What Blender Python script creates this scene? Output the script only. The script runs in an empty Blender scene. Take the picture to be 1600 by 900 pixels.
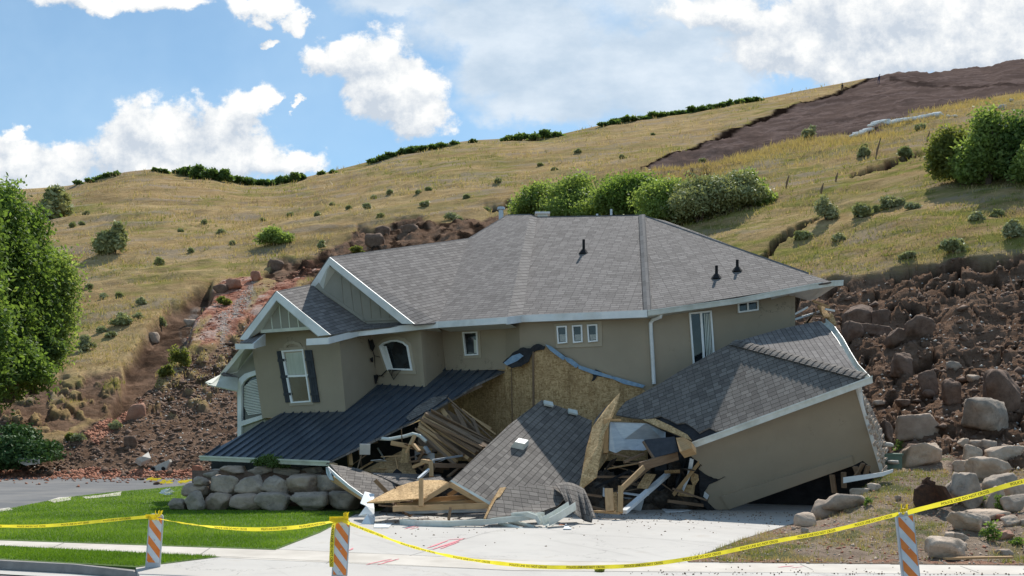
import bpy, math, random
import numpy as np
from mathutils import Vector, Matrix, Euler
R = math.radians
SC = bpy.context.scene
COL = SC.collection
rng = np.random.default_rng(7)
random.seed(7)

# ---------------------------------------------------------------- camera, world, sun
CAM = np.array([0.0, 0.0, 2.5])
cd = bpy.data.cameras.new('camera'); cam = bpy.data.objects.new('camera', cd); COL.objects.link(cam)
cam.location = CAM; cam.rotation_euler = (R(90), 0, 0)
cd.sensor_width = 36; cd.lens = 36.0; cd.shift_y = (664-450)/1600.0
cd.clip_start = 0.1; cd.clip_end = 6000
SC.camera = cam
SC.view_settings.view_transform = 'Standard'; SC.view_settings.look = 'None'
SC.view_settings.gamma = 1; SC.view_settings.use_curve_mapping = False
SC.view_settings.exposure = 0.18
SUN_EL, SUN_AZ = 50.0, 20.0      # azimuth from +Y (away from camera) towards +X
SUN_STR = 5.0; SKY_STR = 0.10
sd = Vector((math.sin(R(SUN_AZ))*math.cos(R(SUN_EL)), math.cos(R(SUN_AZ))*math.cos(R(SUN_EL)), math.sin(R(SUN_EL))))
ld = bpy.data.lights.new('sun', 'SUN'); sun = bpy.data.objects.new('sun', ld); COL.objects.link(sun)
ld.energy = SUN_STR; ld.angle = R(0.53); ld.color = (1.0, 0.955, 0.88)
sun.rotation_euler = sd.to_track_quat('Z', 'Y').to_euler(); sun.location = (0, 0, 60)

class NT:
    def __init__(s, tree): s.t = tree; s.n = tree.nodes; s.l = tree.links
    def new(s, typ, ins=None, **attrs):
        n = s.n.new(typ)
        for k, v in attrs.items(): setattr(n, k, v)
        for k, v in (ins or {}).items():
            sock = n.inputs[k]
            if isinstance(v, bpy.types.NodeSocket): s.l.new(v, sock)
            else: sock.default_value = v
        return n
    def math(s, op, a, b=0.0, c=0.0, clamp=False):
        return s.new('ShaderNodeMath', {0: a, 1: b, 2: c}, operation=op, use_clamp=clamp).outputs[0]
    def mix(s, f, a, b, blend='MIX'):
        n = s.new('ShaderNodeMix', data_type='RGBA', blend_type=blend)
        for i, v in ((0, f), (6, a), (7, b)):
            if isinstance(v, bpy.types.NodeSocket): s.l.new(v, n.inputs[i])
            else: n.inputs[i].default_value = v if i == 0 else (tuple(v)+(1,))[:4]
        return n.outputs[2]
    def noise(s, vec, scale, detail=4, rough=.55, out=0, dist=0.0):
        return s.new('ShaderNodeTexNoise', {'Vector': vec, 'Scale': scale, 'Detail': detail, 'Roughness': rough, 'Distortion': dist}).outputs[out]
    def ramp(s, f, a, b, lo=0.0, hi=1.0):
        return s.new('ShaderNodeMapRange', {0: f, 1: a, 2: b, 3: lo, 4: hi}, clamp=True).outputs[0]
    def smooth(s, f, a, b):
        return s.new('ShaderNodeMapRange', {0: f, 1: a, 2: b, 3: 0.0, 4: 1.0}, interpolation_type='SMOOTHSTEP').outputs[0]
    def scale(s, vec, xyz):
        return s.new('ShaderNodeVectorMath', {0: vec, 1: xyz}, operation='MULTIPLY').outputs[0]

w = bpy.data.worlds.new('World'); SC.world = w; w.use_nodes = True
nt = NT(w.node_tree); nt.n.clear()
sky = nt.new('ShaderNodeTexSky', sky_type='NISHITA', sun_disc=False)
sky.sun_elevation = R(SUN_EL); sky.sun_rotation = R(SUN_AZ)
sky.altitude = 1400; sky.air_density = 1.0; sky.dust_density = 1.0; sky.ozone_density = 1.2
tc = nt.new('ShaderNodeTexCoord').outputs['Generated']
sep = nt.new('ShaderNodeSeparateXYZ', {0: tc})
yy = nt.math('MAXIMUM', nt.math('ABSOLUTE', sep.outputs[1]), 0.05)
U = nt.math('DIVIDE', sep.outputs[0], yy); V = nt.math('DIVIDE', sep.outputs[2], yy)
uv = nt.new('ShaderNodeCombineXYZ', {0: U, 1: V, 2: 0.0}).outputs[0]
def cl(px, py, rx, ry): return ((px-800)/1600, (664-py)/1600, rx/1600, ry/1600)
# clouds: places on the celestial sphere given as direction (x/y, z/y), radius
bright = [cl(190,235,70,55), cl(225,200,60,55), cl(265,215,75,60), cl(340,235,90,55), cl(395,160,52,34), cl(355,185,62,50), cl(380,255,95,45), cl(450,262,80,34), cl(250,268,120,45),
          cl(20,255,80,48), cl(95,262,70,45), cl(60,290,90,34), cl(20,215,30,28),
          cl(530,90,62,36), cl(575,90,78,52), cl(620,140,90,62), cl(655,185,62,44), cl(590,150,52,48),
          cl(120,-6,90,30), cl(240,0,100,24), cl(420,5,62,26), cl(465,28,26,20), cl(410,62,16,9),
          cl(1430,20,330,80), cl(1250,75,120,62), cl(1380,85,230,52), cl(1540,60,200,60), cl(1150,20,150,40),
          cl(433,170,14,12), cl(461,170,10,14), cl(1300,110,150,34)]
grey = [cl(800,40,230,75), cl(900,110,250,95), cl(1050,110,230,90), cl(850,165,150,45), cl(640,12,110,28), cl(1250,60,260,100), cl(1500,-40,420,120), cl(1000,-60,420,130), cl(770,110,90,70), cl(1060,150,160,45)]
wa = nt.noise(nt.scale(uv, (1, 1.3, 1)), 16.0, 8, .62, out=1)
wv = nt.new('ShaderNodeVectorMath', {0: wa, 1: (.5, .5, .5)}, operation='SUBTRACT').outputs[0]
uvw = nt.new('ShaderNodeVectorMath', {0: uv, 1: nt.new('ShaderNodeVectorMath', {0: wv, 'Scale': 0.07}, operation='SCALE').outputs[0]}, operation='ADD').outputs[0]
def field(blobs, vec):
    cur = None
    for (u, v, a, b) in blobs:
        d = nt.new('ShaderNodeVectorMath', {0: vec, 1: (u, v, 0)}, operation='SUBTRACT').outputs[0]
        d = nt.scale(d, (1/a, 1/b, 0))
        f = nt.math('SUBTRACT', 1.0, nt.new('ShaderNodeVectorMath', {0: d}, operation='LENGTH').outputs['Value'])
        cur = f if cur is None else nt.math('SMOOTH_MAX', cur, f, 0.25)
    return cur
fb = field(bright, uvw)
fb2 = field(bright, nt.new('ShaderNodeVectorMath', {0: uvw, 1: (.012, .022, 0)}, operation='ADD').outputs[0])
nb = nt.noise(uv, 34.0, 9, .66); nb_lo = nt.noise(uv, 9.0, 5, .6)
fb = nt.math('ADD', fb, nt.math('MULTIPLY', nt.math('SUBTRACT', nb, .5), 1.15))
db = nt.smooth(fb, 0.0, 0.36)
fg = nt.math('ADD', field(grey, uvw), nt.math('MULTIPLY', nt.math('SUBTRACT', nb_lo, .5), 1.3))
dg = nt.math('MULTIPLY', nt.smooth(fg, 0.0, 0.5), .93)
# cloud brightness: tops towards the sun bright, bases greyer
edge = nt.math('SUBTRACT', fb, fb2)
sh = nt.math('ADD', nt.math('MULTIPLY', nt.math('SUBTRACT', nb, .5), 1.9), nt.math('ADD', nt.math('MULTIPLY', edge, 0.75), .38), clamp=True)
K = 0.90
ccol = nt.mix(sh, (.60*K, .67*K, .76*K), (1.05*K, 1.05*K, 1.03*K))
gcol = nt.mix(nt.smooth(nt.noise(nt.scale(uv, (1,1.8,1)), 7.0, 6, .6), .3, .72), (.47, .58, .70), (.74, .81, .88))
haze = nt.math('MULTIPLY', nt.smooth(nt.noise(uv, 3.0, 5, .6), .35, .75), .35)
skyc = nt.mix(1.0, sky.outputs[0], (SKY_STR, SKY_STR, SKY_STR), 'MULTIPLY')
skyc = nt.mix(1.0, skyc, (.93, 1.17, 1.17), 'MULTIPLY')
skyc = nt.mix(nt.math('ADD', haze, .14), skyc, (.55, .74, .92))
c1 = nt.mix(dg, skyc, gcol); c1 = nt.mix(db, c1, ccol)
up = nt.smooth(sep.outputs[2], -.02, .01)
c1 = nt.mix(up, (.2, .19, .17), c1)
# the sky away from the clouds keeps the physical sky strength
bg = nt.new('ShaderNodeBackground', {'Color': c1, 'Strength': 1.0})
nt.l.new(bg.outputs[0], nt.new('ShaderNodeOutputWorld').inputs[0])

# ---------------------------------------------------------------- helpers
def tag(o, label=None, cat=None, group=None, kind=None):
    if label: o['label'] = label
    if cat: o['category'] = cat
    if group: o['group'] = group
    if kind: o['kind'] = kind
    return o
def empty(name, loc, label, cat, group=None):
    o = bpy.data.objects.new(name, None); COL.objects.link(o); o.location = loc; o.empty_display_size = .3
    return tag(o, label, cat, group)
def P(px, py, Y): return CAM + np.array([(px-800)/1600*Y, Y, -(py-664)/1600*Y])
def G(px, py, z=0.0):
    Y = (2.5-z)*1600/(py-664); return np.array([(px-800)/1600*Y, Y, z])
def unit(v): v = np.asarray(v, float); return v/np.linalg.norm(v)
class Plane:
    def __init__(s, a, b, c):
        s.p = np.asarray(a, float); s.n = unit(np.cross(np.subtract(b, a), np.subtract(c, a)))
        if np.dot(s.n, CAM-s.p) < 0: s.n = -s.n
    def hit(s, px, py, off=0.0):
        d = P(px, py, 1.0)-CAM
        return CAM+d*np.dot(s.p+s.n*off-CAM, s.n)/np.dot(d, s.n)
    def hits(s, pts, off=0.0): return [s.hit(x, y, off) for x, y in pts]
    def off(s, d): q = Plane.__new__(Plane); q.p = s.p+s.n*d; q.n = s.n; return q
def link(name, me, mat, parent=None, loc=None):
    o = bpy.data.objects.new(name, me); COL.objects.link(o)
    if mat is not None: me.materials.append(mat)
    if parent is not None:
        o.parent = parent
        o.matrix_parent_inverse = Matrix.Translation(parent.location).inverted() if parent.type == 'EMPTY' else parent.matrix_basis.inverted()
    return o
class MB:
    def __init__(s): s.v = []; s.f = []; s.uv = []; s.uvo = (random.random()*7, random.random()*7)
    def poly(s, pts, uax=None, vax=None):
        i = len(s.v); pts = [np.asarray(p, float) for p in pts]; s.v += pts
        s.f.append(tuple(range(i, i+len(pts))))
        if uax is not None and vax is None:
            n = np.zeros(3)
            for k in range(len(pts)): n += np.cross(pts[k], pts[(k+1) % len(pts)])
            vax = np.cross(unit(n+1e-12), unit(uax))
        if uax is None:
            n = np.zeros(3)
            for k in range(len(pts)): n += np.cross(pts[k], pts[(k+1) % len(pts)])
            e = [np.subtract(pts[(k+1) % len(pts)], pts[k]) for k in range(len(pts))]
            uax = unit(max(e, key=lambda q: np.dot(q, q))+1e-9); vax = np.cross(unit(n+1e-12), uax)
        s.uv += [(np.dot(p, uax)+s.uvo[0], np.dot(p, vax)+s.uvo[1]) for p in pts]
    def slab(s, pts, th=.05, u=None):
        pts = [np.asarray(p, float) for p in pts]; n = np.zeros(3); c = sum(pts)/len(pts)
        for k in range(len(pts)): n += np.cross(pts[k]-c, pts[(k+1) % len(pts)]-c)
        n = unit(n)
        if np.dot(n, CAM-c) < 0: pts = pts[::-1]; n = -n
        ua = None
        if u is not None:
            ua = unit(np.asarray(u)-n*np.dot(u, n)); va = np.cross(n, ua)
            if va[2] < 0: va = -va; ua = -ua
        bt = [p-n*th for p in pts]
        s.poly(pts, ua, va if u is not None else None); s.poly(bt[::-1], ua, va if u is not None else None)
        for k in range(len(pts)):
            j = (k+1) % len(pts); s.poly([pts[k], bt[k], bt[j], pts[j]])
        return s
    def beam(s, a, b, w=.09, h=.04, up=(0, 0, 1), roll=0.0):
        a = np.asarray(a, float); b = np.asarray(b, float); d = unit(b-a)
        x = np.cross(d, up)
        if np.linalg.norm(x) < 1e-3: x = np.cross(d, (1, 0, 0))
        x = unit(x); y = np.cross(x, d)
        if roll: x, y = x*math.cos(roll)+y*math.sin(roll), y*math.cos(roll)-x*math.sin(roll)
        q = [x*i*w/2+y*j*h/2 for i, j in ((-1, -1), (1, -1), (1, 1), (-1, 1))]
        A = [a+k for k in q]; B = [b+k for k in q]
        for k in range(4):
            j = (k+1) % 4; s.poly([A[k], A[j], B[j], B[k]], d, np.cross(d, unit(q[k]+q[j])))
        s.poly(A[::-1]); s.poly(B)
        return s
    def box(s, lo, hi):
        x0, y0, z0 = lo; x1, y1, z1 = hi
        c = [(x0,y0,z0),(x1,y0,z0),(x1,y1,z0),(x0,y1,z0),(x0,y0,z1),(x1,y0,z1),(x1,y1,z1),(x0,y1,z1)]
        for f in ((0,3,2,1),(4,5,6,7),(0,1,5,4),(1,2,6,5),(2,3,7,6),(3,0,4,7)): s.poly([c[i] for i in f])
        return s
    def tube(s, path, r=.03, n=8, cap=True):
        path = [np.asarray(p, float) for p in path]; rs = r if isinstance(r, (list, tuple)) else [r]*len(path)
        rings = []; up = np.array([0.13, .2, 1.0])
        for i, p in enumerate(path):
            d = unit(path[min(i+1, len(path)-1)]-path[max(i-1, 0)]); x = unit(np.cross(d, up)); y = np.cross(x, d)
            rings.append([p+rs[i]*(x*math.cos(t)+y*math.sin(t)) for t in [2*math.pi*k/n for k in range(n)]])
        for a, b in zip(rings, rings[1:]):
            for k in range(n):
                j = (k+1) % n; s.poly([a[k], a[j], b[j], b[k]])
        if cap: s.poly(rings[0][::-1]); s.poly(rings[-1])
        return s
    def strip(s, A, B, th=0.0, u=None):
        for i in range(len(A)-1):
            if th: s.slab([A[i], A[i+1], B[i+1], B[i]], th, u)
            else: s.poly([A[i], A[i+1], B[i+1], B[i]])
        return s
    def build(s, name, mat, parent=None, smooth=False, origin=None, bevel=0.0):
        me = bpy.data.meshes.new(name); V_ = np.array(s.v)
        if parent is None:
            if origin is None: origin = np.array([(V_[:, 0].min()+V_[:, 0].max())/2, (V_[:, 1].min()+V_[:, 1].max())/2, V_[:, 2].min()])
            V_ = V_-np.asarray(origin)
        me.from_pydata(V_.tolist(), [], s.f); l = me.uv_layers.new(name='uv')
        l.data.foreach_set('uv', np.array(s.uv, dtype=np.float32).ravel())
        if smooth: me.polygons.foreach_set('use_smooth', [True]*len(me.polygons))
        o = link(name, me, mat, parent)
        if parent is None: o.location = origin
        if bevel:
            m = o.modifiers.new('bevel', 'BEVEL'); m.width = bevel; m.segments = 2; m.limit_method = 'ANGLE'
        return o
def big_mesh(name, verts, faces, mat, parent=None, attrs=None, smooth=False, origin=(0, 0, 0)):
    """verts Nx3, faces MxK numpy"""
    me = bpy.data.meshes.new(name); verts = np.asarray(verts, dtype=np.float32)-np.asarray(origin, dtype=np.float32)
    faces = np.asarray(faces, dtype=np.int32); M, K_ = faces.shape
    me.vertices.add(len(verts)); me.vertices.foreach_set('co', verts.ravel())
    me.loops.add(M*K_); me.loops.foreach_set('vertex_index', faces.ravel())
    me.polygons.add(M); me.polygons.foreach_set('loop_start', np.arange(0, M*K_, K_, dtype=np.int32))
    me.update(calc_edges=True)
    if smooth: me.polygons.foreach_set('use_smooth', np.ones(M, dtype=bool))
    for k, a in (attrs or {}).items():
        a = np.asarray(a, dtype=np.float32)
        if a.ndim == 1:
            at = me.attributes.new(k, 'FLOAT', 'POINT'); at.data.foreach_set('value', a)
        else:
            at = me.attributes.new(k, 'FLOAT_COLOR', 'POINT'); at.data.foreach_set('color', a.ravel())
    o = link(name, me, mat, parent); 
    if parent is None: o.location = origin
    return o

# numpy noise
def _h(ix, iy, iz, seed):
    n = (ix.astype(np.int64)*374761393+iy.astype(np.int64)*668265263+iz.astype(np.int64)*2147483647+seed*974711) & 0xffffffff
    n = ((n ^ (n >> 13))*1274126177) & 0xffffffff
    n = ((n ^ (n >> 16))*2246822519) & 0xffffffff
    return ((n ^ (n >> 15)) & 0xffffff)/float(0xffffff)
def vnoise(p, seed=0):
    p = np.asarray(p, float); i = np.floor(p).astype(np.int64); f = p-i; f = f*f*(3-2*f); r = 0
    for dx in (0, 1):
        for dy in (0, 1):
            for dz in (0, 1):
                wt = (f[:, 0] if dx else 1-f[:, 0])*(f[:, 1] if dy else 1-f[:, 1])*(f[:, 2] if dz else 1-f[:, 2])
                r = r+wt*_h(i[:, 0]+dx, i[:, 1]+dy, i[:, 2]+dz, seed)
    return r
def fbm(p, oct=4, seed=0, gain=.5, ridged=False):
    p = np.asarray(p, float); s = 0; a = 1; t = 0
    for k in range(oct):
        n = vnoise(p*2.03**k, seed+k*17)
        if ridged: n = 1-abs(2*n-1)
        s = s+a*n; t += a; a *= gain
    return s/t
def polydist(x, y, poly):
    """signed distance, positive inside"""
    x = np.asarray(x, float); y = np.asarray(y, float); ins = np.zeros(x.shape, bool); d = np.full(x.shape, 1e9)
    n = len(poly)
    for k in range(n):
        x0, y0 = poly[k]; x1, y1 = poly[(k+1) % n]
        if y0 != y1:
            c = ((y0 > y) != (y1 > y)) & (x < (x1-x0)*(y-y0)/(y1-y0)+x0); ins ^= c
        ex, ey = x1-x0, y1-y0; t = np.clip(((x-x0)*ex+(y-y0)*ey)/(ex*ex+ey*ey+1e-9), 0, 1)
        d = np.minimum(d, np.hypot(x-x0-t*ex, y-y0-t*ey))
    return np.where(ins, d, -d)
def sstep(x, a, b): t = np.clip((x-a)/(b-a), 0, 1); return t*t*(3-2*t)
# ---------------------------------------------------------------- materials
M = {}
def newmat(name):
    m = bpy.data.materials.new(name); m.use_nodes = True; t = NT(m.node_tree); t.n.clear()
    out = t.new('ShaderNodeOutputMaterial'); b = t.new('ShaderNodeBsdfPrincipled'); t.l.new(b.outputs[0], out.inputs[0])
    M[name] = m; return m, t, b, out
def setb(t, b, col=None, rough=None, bump=None, bstr=.3, bdist=.02, spec=None, metal=None):
    for k, v in (('Base Color', col), ('Roughness', rough), ('Specular IOR Level', spec), ('Metallic', metal)):
        if v is None: continue
        if isinstance(v, bpy.types.NodeSocket): t.l.new(v, b.inputs[k])
        else: b.inputs[k].default_value = (tuple(v)+(1,))[:4] if k == 'Base Color' else v
    if bump is not None:
        bn = t.new('ShaderNodeBump', {'Height': bump, 'Strength': bstr, 'Distance': bdist}); t.l.new(bn.outputs[0], b.inputs['Normal'])
def simple(name, c1, c2, scale=4.0, rough=.8, bstr=.25, bdist=.01, detail=6, stretch=(1, 1, 1), spec=.3, metal=0.0, coord='Object', lo=.3, hi=.7, c3=None, s3=.6):
    m, t, b, o = newmat(name)
    v = t.scale(t.new('ShaderNodeTexCoord').outputs[coord], stretch)
    f = t.noise(v, scale, detail, .62); c = t.mix(t.smooth(f, lo, hi), c1, c2)
    if c3 is not None: c = t.mix(t.math('MULTIPLY', t.smooth(t.noise(v, s3, 5, .6), .45, .7), .8), c, c3)
    setb(t, b, c, rough, t.noise(v, scale*3.1, 6, .6), bstr, bdist, spec, metal)
    return m
# asphalt shingles, uv in metres
def shingle(name, dark, mid, light, roww=.30, rowh=.15):
    m, t, b, o = newmat(name)
    uv_ = t.new('ShaderNodeUVMap', uv_map='uv').outputs[0]
    br = t.new('ShaderNodeTexBrick', {'Vector': uv_, 'Color1': (0, 0, 0, 1), 'Color2': (1, 1, 1, 1), 'Mortar': (.5, .5, .5, 1), 'Scale': 1.0, 'Mortar Size': .006, 'Mortar Smooth': .1, 'Bias': 0.0, 'Brick Width': roww, 'Row Height': rowh}, offset=.37, offset_frequency=1, squash=.7, squash_frequency=3)
    rnd = t.new('ShaderNodeSeparateColor', {0: br.outputs[0]}).outputs[0]
    base = t.mix(rnd, dark, light)
    sp = t.noise(uv_, 60.0, 4, .7)
    base = t.mix(t.ramp(sp, .3, .7), base, mid)
    blot = t.noise(t.new('ShaderNodeTexCoord').outputs['Object'], .55, 5, .6)
    base = t.mix(t.math('MULTIPLY', t.smooth(blot, .4, .75), .35), base, tuple(c*1.25 for c in mid))
    # lower edge of each course
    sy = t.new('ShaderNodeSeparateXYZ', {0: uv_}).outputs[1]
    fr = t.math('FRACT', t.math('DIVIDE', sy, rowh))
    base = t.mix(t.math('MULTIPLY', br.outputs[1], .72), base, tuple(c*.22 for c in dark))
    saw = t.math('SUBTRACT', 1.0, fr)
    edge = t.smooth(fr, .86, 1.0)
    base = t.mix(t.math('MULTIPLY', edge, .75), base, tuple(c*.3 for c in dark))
    hgt = t.math('ADD', t.math('MULTIPLY', saw, 1.0), t.math('ADD', t.math('MULTIPLY', rnd, .35), t.math('MULTIPLY', t.noise(uv_, 120.0, 3, .7), .3)))
    hgt = t.math('SUBTRACT', hgt, t.math('MULTIPLY', br.outputs[1], .6))
    setb(t, b, base, .92, hgt, .7, .022, .2)
    return m
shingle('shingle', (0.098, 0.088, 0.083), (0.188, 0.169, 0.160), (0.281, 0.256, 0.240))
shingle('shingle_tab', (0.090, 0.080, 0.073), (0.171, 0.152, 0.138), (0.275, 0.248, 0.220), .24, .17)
# ridge cap shingles: rows along the hip, lightened to paint the sunlit bay facet
shingle('shingle_cap_lit', (0.139, 0.126, 0.117), (0.220, 0.200, 0.188), (0.278, 0.256, 0.242), .6, .14)
def stucco(name, c, c2):
    m, t, b, o = newmat(name)
    v = t.new('ShaderNodeTexCoord').outputs['Object']
    cc = t.mix(t.smooth(t.noise(v, .8, 5, .6), .3, .75), c, c2)
    st = t.noise(t.scale(v, (3, 3, .35)), 1.6, 6, .65)
    cc = t.mix(t.math('MULTIPLY', t.smooth(st, .55, .8), .3), cc, tuple(x*.72 for x in c))
    wv_ = t.new('ShaderNodeVectorMath', {0: v, 1: t.scale(t.noise(v, 1.7, 5, .7, out=1), (1.6, 1.6, 1.6))}, operation='ADD').outputs[0]
    vd = t.new('ShaderNodeTexVoronoi', {'Vector': wv_, 'Scale': .42}, feature='DISTANCE_TO_EDGE').outputs[0]
    ck = t.math('MULTIPLY', t.math('SUBTRACT', 1.0, t.smooth(vd, .002, .008)), t.smooth(t.noise(v, .5, 2), .52, .62))
    cc = t.mix(t.math('MULTIPLY', ck, .6), cc, (.07, .06, .05))
    cc = t.mix(t.math('MULTIPLY', t.smooth(t.noise(t.scale(v, (1.2, 1.2, .8)), .9, 7, .72), .55, .75), .35), cc, (.33, .27, .21))
    setb(t, b, cc, .93, t.noise(v, 38.0, 5, .7), .55, .008, .15)
stucco('stucco', (0.324, 0.270, 0.199), (0.363, 0.302, 0.223))
stucco('stucco_light', (0.394, 0.336, 0.251), (0.432, 0.366, 0.279))
simple('siding', (.27, .26, .215), (.31, .295, .245), 2.0, .8, .1, .004)
simple('trim', (.70, .72, .72), (.80, .80, .78), 3.0, .5, .12, .004, c3=(.55, .55, .52), s3=.9)
simple('trim_cream', (.58, .60, .50), (.66, .67, .57), 3.0, .5, .1, .004, c3=(.42, .42, .36))
simple('gutter', (.60, .62, .56), (.72, .74, .70), 5.0, .38, .1, .004, c3=(.42, .44, .40))
simple('soffit', (.50, .50, .44), (.56, .56, .50), 4.0, .6)
simple('vinyl', (.78, .80, .80), (.84, .85, .84), 6.0, .35, .03, .002)
simple('metal_roof', (.042, .054, .072), (.066, .082, .105), 1.2, .40, .08, .01, spec=.45, c3=(.06, .066, .075))
simple('black', (.008, .008, .009), (.02, .02, .022), 5.0, .85, .4, .02)
simple('tar_paper', (.016, .017, .02), (.035, .036, .04), 3.0, .75, .8, .05)  # also the near-black stand-in for unlit rooms
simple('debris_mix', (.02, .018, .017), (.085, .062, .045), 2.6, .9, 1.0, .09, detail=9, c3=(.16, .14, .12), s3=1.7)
simple('flashing', (.16, .26, .38), (.25, .36, .47), 9.0, .5, .3, .01)
simple('zinc', (.42, .46, .50), (.55, .58, .60), 3.0, .38, .25, .02, stretch=(1, 1, 4), metal=.35)
simple('drywall', (.62, .64, .66), (.72, .73, .73), 4.0, .85, .2, .01)
simple('wood_core', (.30, .185, .09), (.44, .29, .15), 2.0, .8)
def wood(name, a, b_, c3):
    m, t, b, o = newmat(name)
    uv_ = t.new('ShaderNodeUVMap', uv_map='uv').outputs[0]; v = t.scale(uv_, (1.2, 26, 1))
    f = t.noise(v, 1.6, 6, .6, dist=.4); c = t.mix(t.smooth(f, .3, .7), a, b_)
    oi = t.new('ShaderNodeObjectInfo').outputs['Random']
    c = t.mix(t.math('MULTIPLY', oi, .5), c, c3)
    c = t.mix(t.math('MULTIPLY', t.smooth(t.noise(uv_, 3.0, 4), .55, .75), .5), c, tuple(x*.55 for x in a))
    setb(t, b, c, .78, f, .3, .006, .25)
wood('lumber', (0.378, 0.224, 0.099), (0.540, 0.352, 0.181), (0.450, 0.317, 0.189))
wood('lumber_dark', (0.160, 0.098, 0.057), (0.264, 0.172, 0.106), (0.192, 0.140, 0.099))  # brown wood, also lumber darkened for boards lying in deep shade
def osb(name, k=1.0):
    m, t, b, o = newmat(name)
    uv_ = t.new('ShaderNodeUVMap', uv_map='uv').outputs[0]
    r1 = t.new('ShaderNodeTexVoronoi', {'Vector': t.scale(uv_, (9, 26, 1)), 'Scale': 1.0}); r2 = t.new('ShaderNodeTexVoronoi', {'Vector': t.scale(uv_, (24, 10, 1)), 'Scale': 1.0})
    a = t.new('ShaderNodeSeparateColor', {0: r1.outputs['Color']}).outputs[0]; bb = t.new('ShaderNodeSeparateColor', {0: r2.outputs['Color']}).outputs[1]
    sel = t.smooth(t.noise(uv_, 14.0, 3), .45, .55)
    f = t.math('ADD', t.math('MULTIPLY', a, t.math('SUBTRACT', 1.0, sel)), t.math('MULTIPLY', bb, sel))
    c = t.mix(f, (.27*k, .165*k, .072*k), (.58*k, .40*k, .21*k))
    c = t.mix(t.math('MULTIPLY', t.smooth(t.noise(uv_, 1.1, 4), .45, .75), .5), c, (.26*k, .16*k, .075*k))
    wet = t.math('MULTIPLY', t.smooth(t.noise(t.scale(uv_, (2.6, .5, 1)), 1.3, 5, .6), .5, .72), .55)
    c = t.mix(wet, c, (.15*k, .085*k, .035*k))
    setb(t, b, c, .85, f, .4, .01, .2)
osb('osb'); osb('osb_pale', 1.25)
# glass
m, t, b, o = newmat('glass_dark')
v = t.new('ShaderNodeTexCoord').outputs['Object']
setb(t, b, t.mix(t.smooth(t.noise(v, 1.6, 4), .35, .7), (.006, .008, .010), (.03, .038, .042)), .06, t.noise(v, .9, 2), .06, .02, .6)
m, t, b, o = newmat('glass')
tr = t.new('ShaderNodeBsdfTransparent', {0: (.82, .87, .88, 1)}); gl = t.new('ShaderNodeBsdfGlossy', {'Color': (1, 1, 1, 1), 'Roughness': .03})
fz = t.new('ShaderNodeFresnel', {0: 1.5}); mx = t.new('ShaderNodeMixShader', {0: t.math('MULTIPLY', fz.outputs[0], 1.6, clamp=True)})
t.l.new(tr.outputs[0], mx.inputs[1]); t.l.new(gl.outputs[0], mx.inputs[2]); t.l.new(mx.outputs[0], o.inputs[0])
simple('curtain', (.50, .54, .48), (.66, .68, .62), 3.0, .9, .3, .02, stretch=(6, 6, .5))
simple('blind', (.60, .61, .56), (.68, .68, .63), 3.0, .7)
simple('shutter', (.030, .034, .042), (.045, .05, .06), 6.0, .6)
# ground
m, t, b, o = newmat('concrete')
v = t.new('ShaderNodeTexCoord').outputs['Object']
c = t.mix(t.smooth(t.noise(v, .35, 6, .65), .3, .7), (.44, .415, .385), (.50, .475, .44))
c = t.mix(t.math('MULTIPLY', t.smooth(t.noise(v, 1.7, 7, .7), .52, .75), .45), c, (.36, .35, .33))
c = t.mix(t.math('MULTIPLY', t.smooth(t.noise(t.scale(v, (.6, 4, 1)), 1.2, 6, .7), .6, .72), .35), c, (.30, .29, .28))
c = t.mix(t.math('MULTIPLY', t.smooth(t.noise(v, 45.0, 3, .7), .6, .75), .25), c, (.28, .27, .26))
rot = t.new('ShaderNodeVectorRotate', {'Vector': v, 'Angle': R(-28)}, rotation_type='Z_AXIS').outputs[0]
c = t.mix(t.math('MULTIPLY', t.smooth(t.noise(t.scale(rot, (2.2, .12, 1)), 1.0, 6, .7), .55, .72), .38), c, (.27, .25, .235))
c = t.mix(t.math('MULTIPLY', t.smooth(t.noise(v, .7, 8, .75), .56, .70), .35), c, (.33, .27, .215))
vd = t.new('ShaderNodeTexVoronoi', {'Vector': t.new('ShaderNodeVectorMath', {0: v, 1: t.scale(t.noise(v, .9, 5, .7, out=1), (2.2, 2.2, 2.2))}, operation='ADD').outputs[0], 'Scale': .2}, feature='DISTANCE_TO_EDGE').outputs[0]
c = t.mix(t.math('MULTIPLY', t.math('SUBTRACT', 1.0, t.smooth(vd, .001, .004)), .6), c, (.16, .15, .14))
setb(t, b, c, .88, t.noise(v, 40.0, 5, .7), .25, .004, .25)
simple('sidewalk', (.50, .455, .40), (.57, .525, .465), 1.6, .88, .25, .004, c3=(.42, .38, .33))
simple('curb', (.20, .19, .18), (.28, .265, .25), 3.0, .88, .3, .006, c3=(.25, .24, .23))
m, t, b, o = newmat('asphalt')
v = t.new('ShaderNodeTexCoord').outputs['Object']
c = t.mix(t.smooth(t.noise(v, .3, 6, .65), .35, .7), (.125, .127, .132), (.19, .185, .18))
c = t.mix(t.math('MULTIPLY', t.smooth(t.noise(t.scale(v, (.35, 1.6, 1)), .5, 6, .7), .52, .68), .6), c, (.27, .245, .215))
c = t.mix(t.math('MULTIPLY', t.smooth(t.noise(v, 24.0, 4, .7), .5, .8), .4), c, (.09, .09, .09))
setb(t, b, c, .9, t.noise(v, 60.0, 4, .7), .4, .006, .25)
simple('joint', (.16, .15, .14), (.24, .23, .21), 6.0, .9)
simple('pink_paint', (.62, .16, .20), (.72, .30, .32), 14.0, .8, lo=.2, hi=.8)
simple('turf_base', (.06, .10, .02), (.09, .14, .03), 2.0, .95, .4, .03)
simple('dirt_road', (.07, .08, .045), (.12, .12, .07), 3.0, .95, .6, .03)
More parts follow.
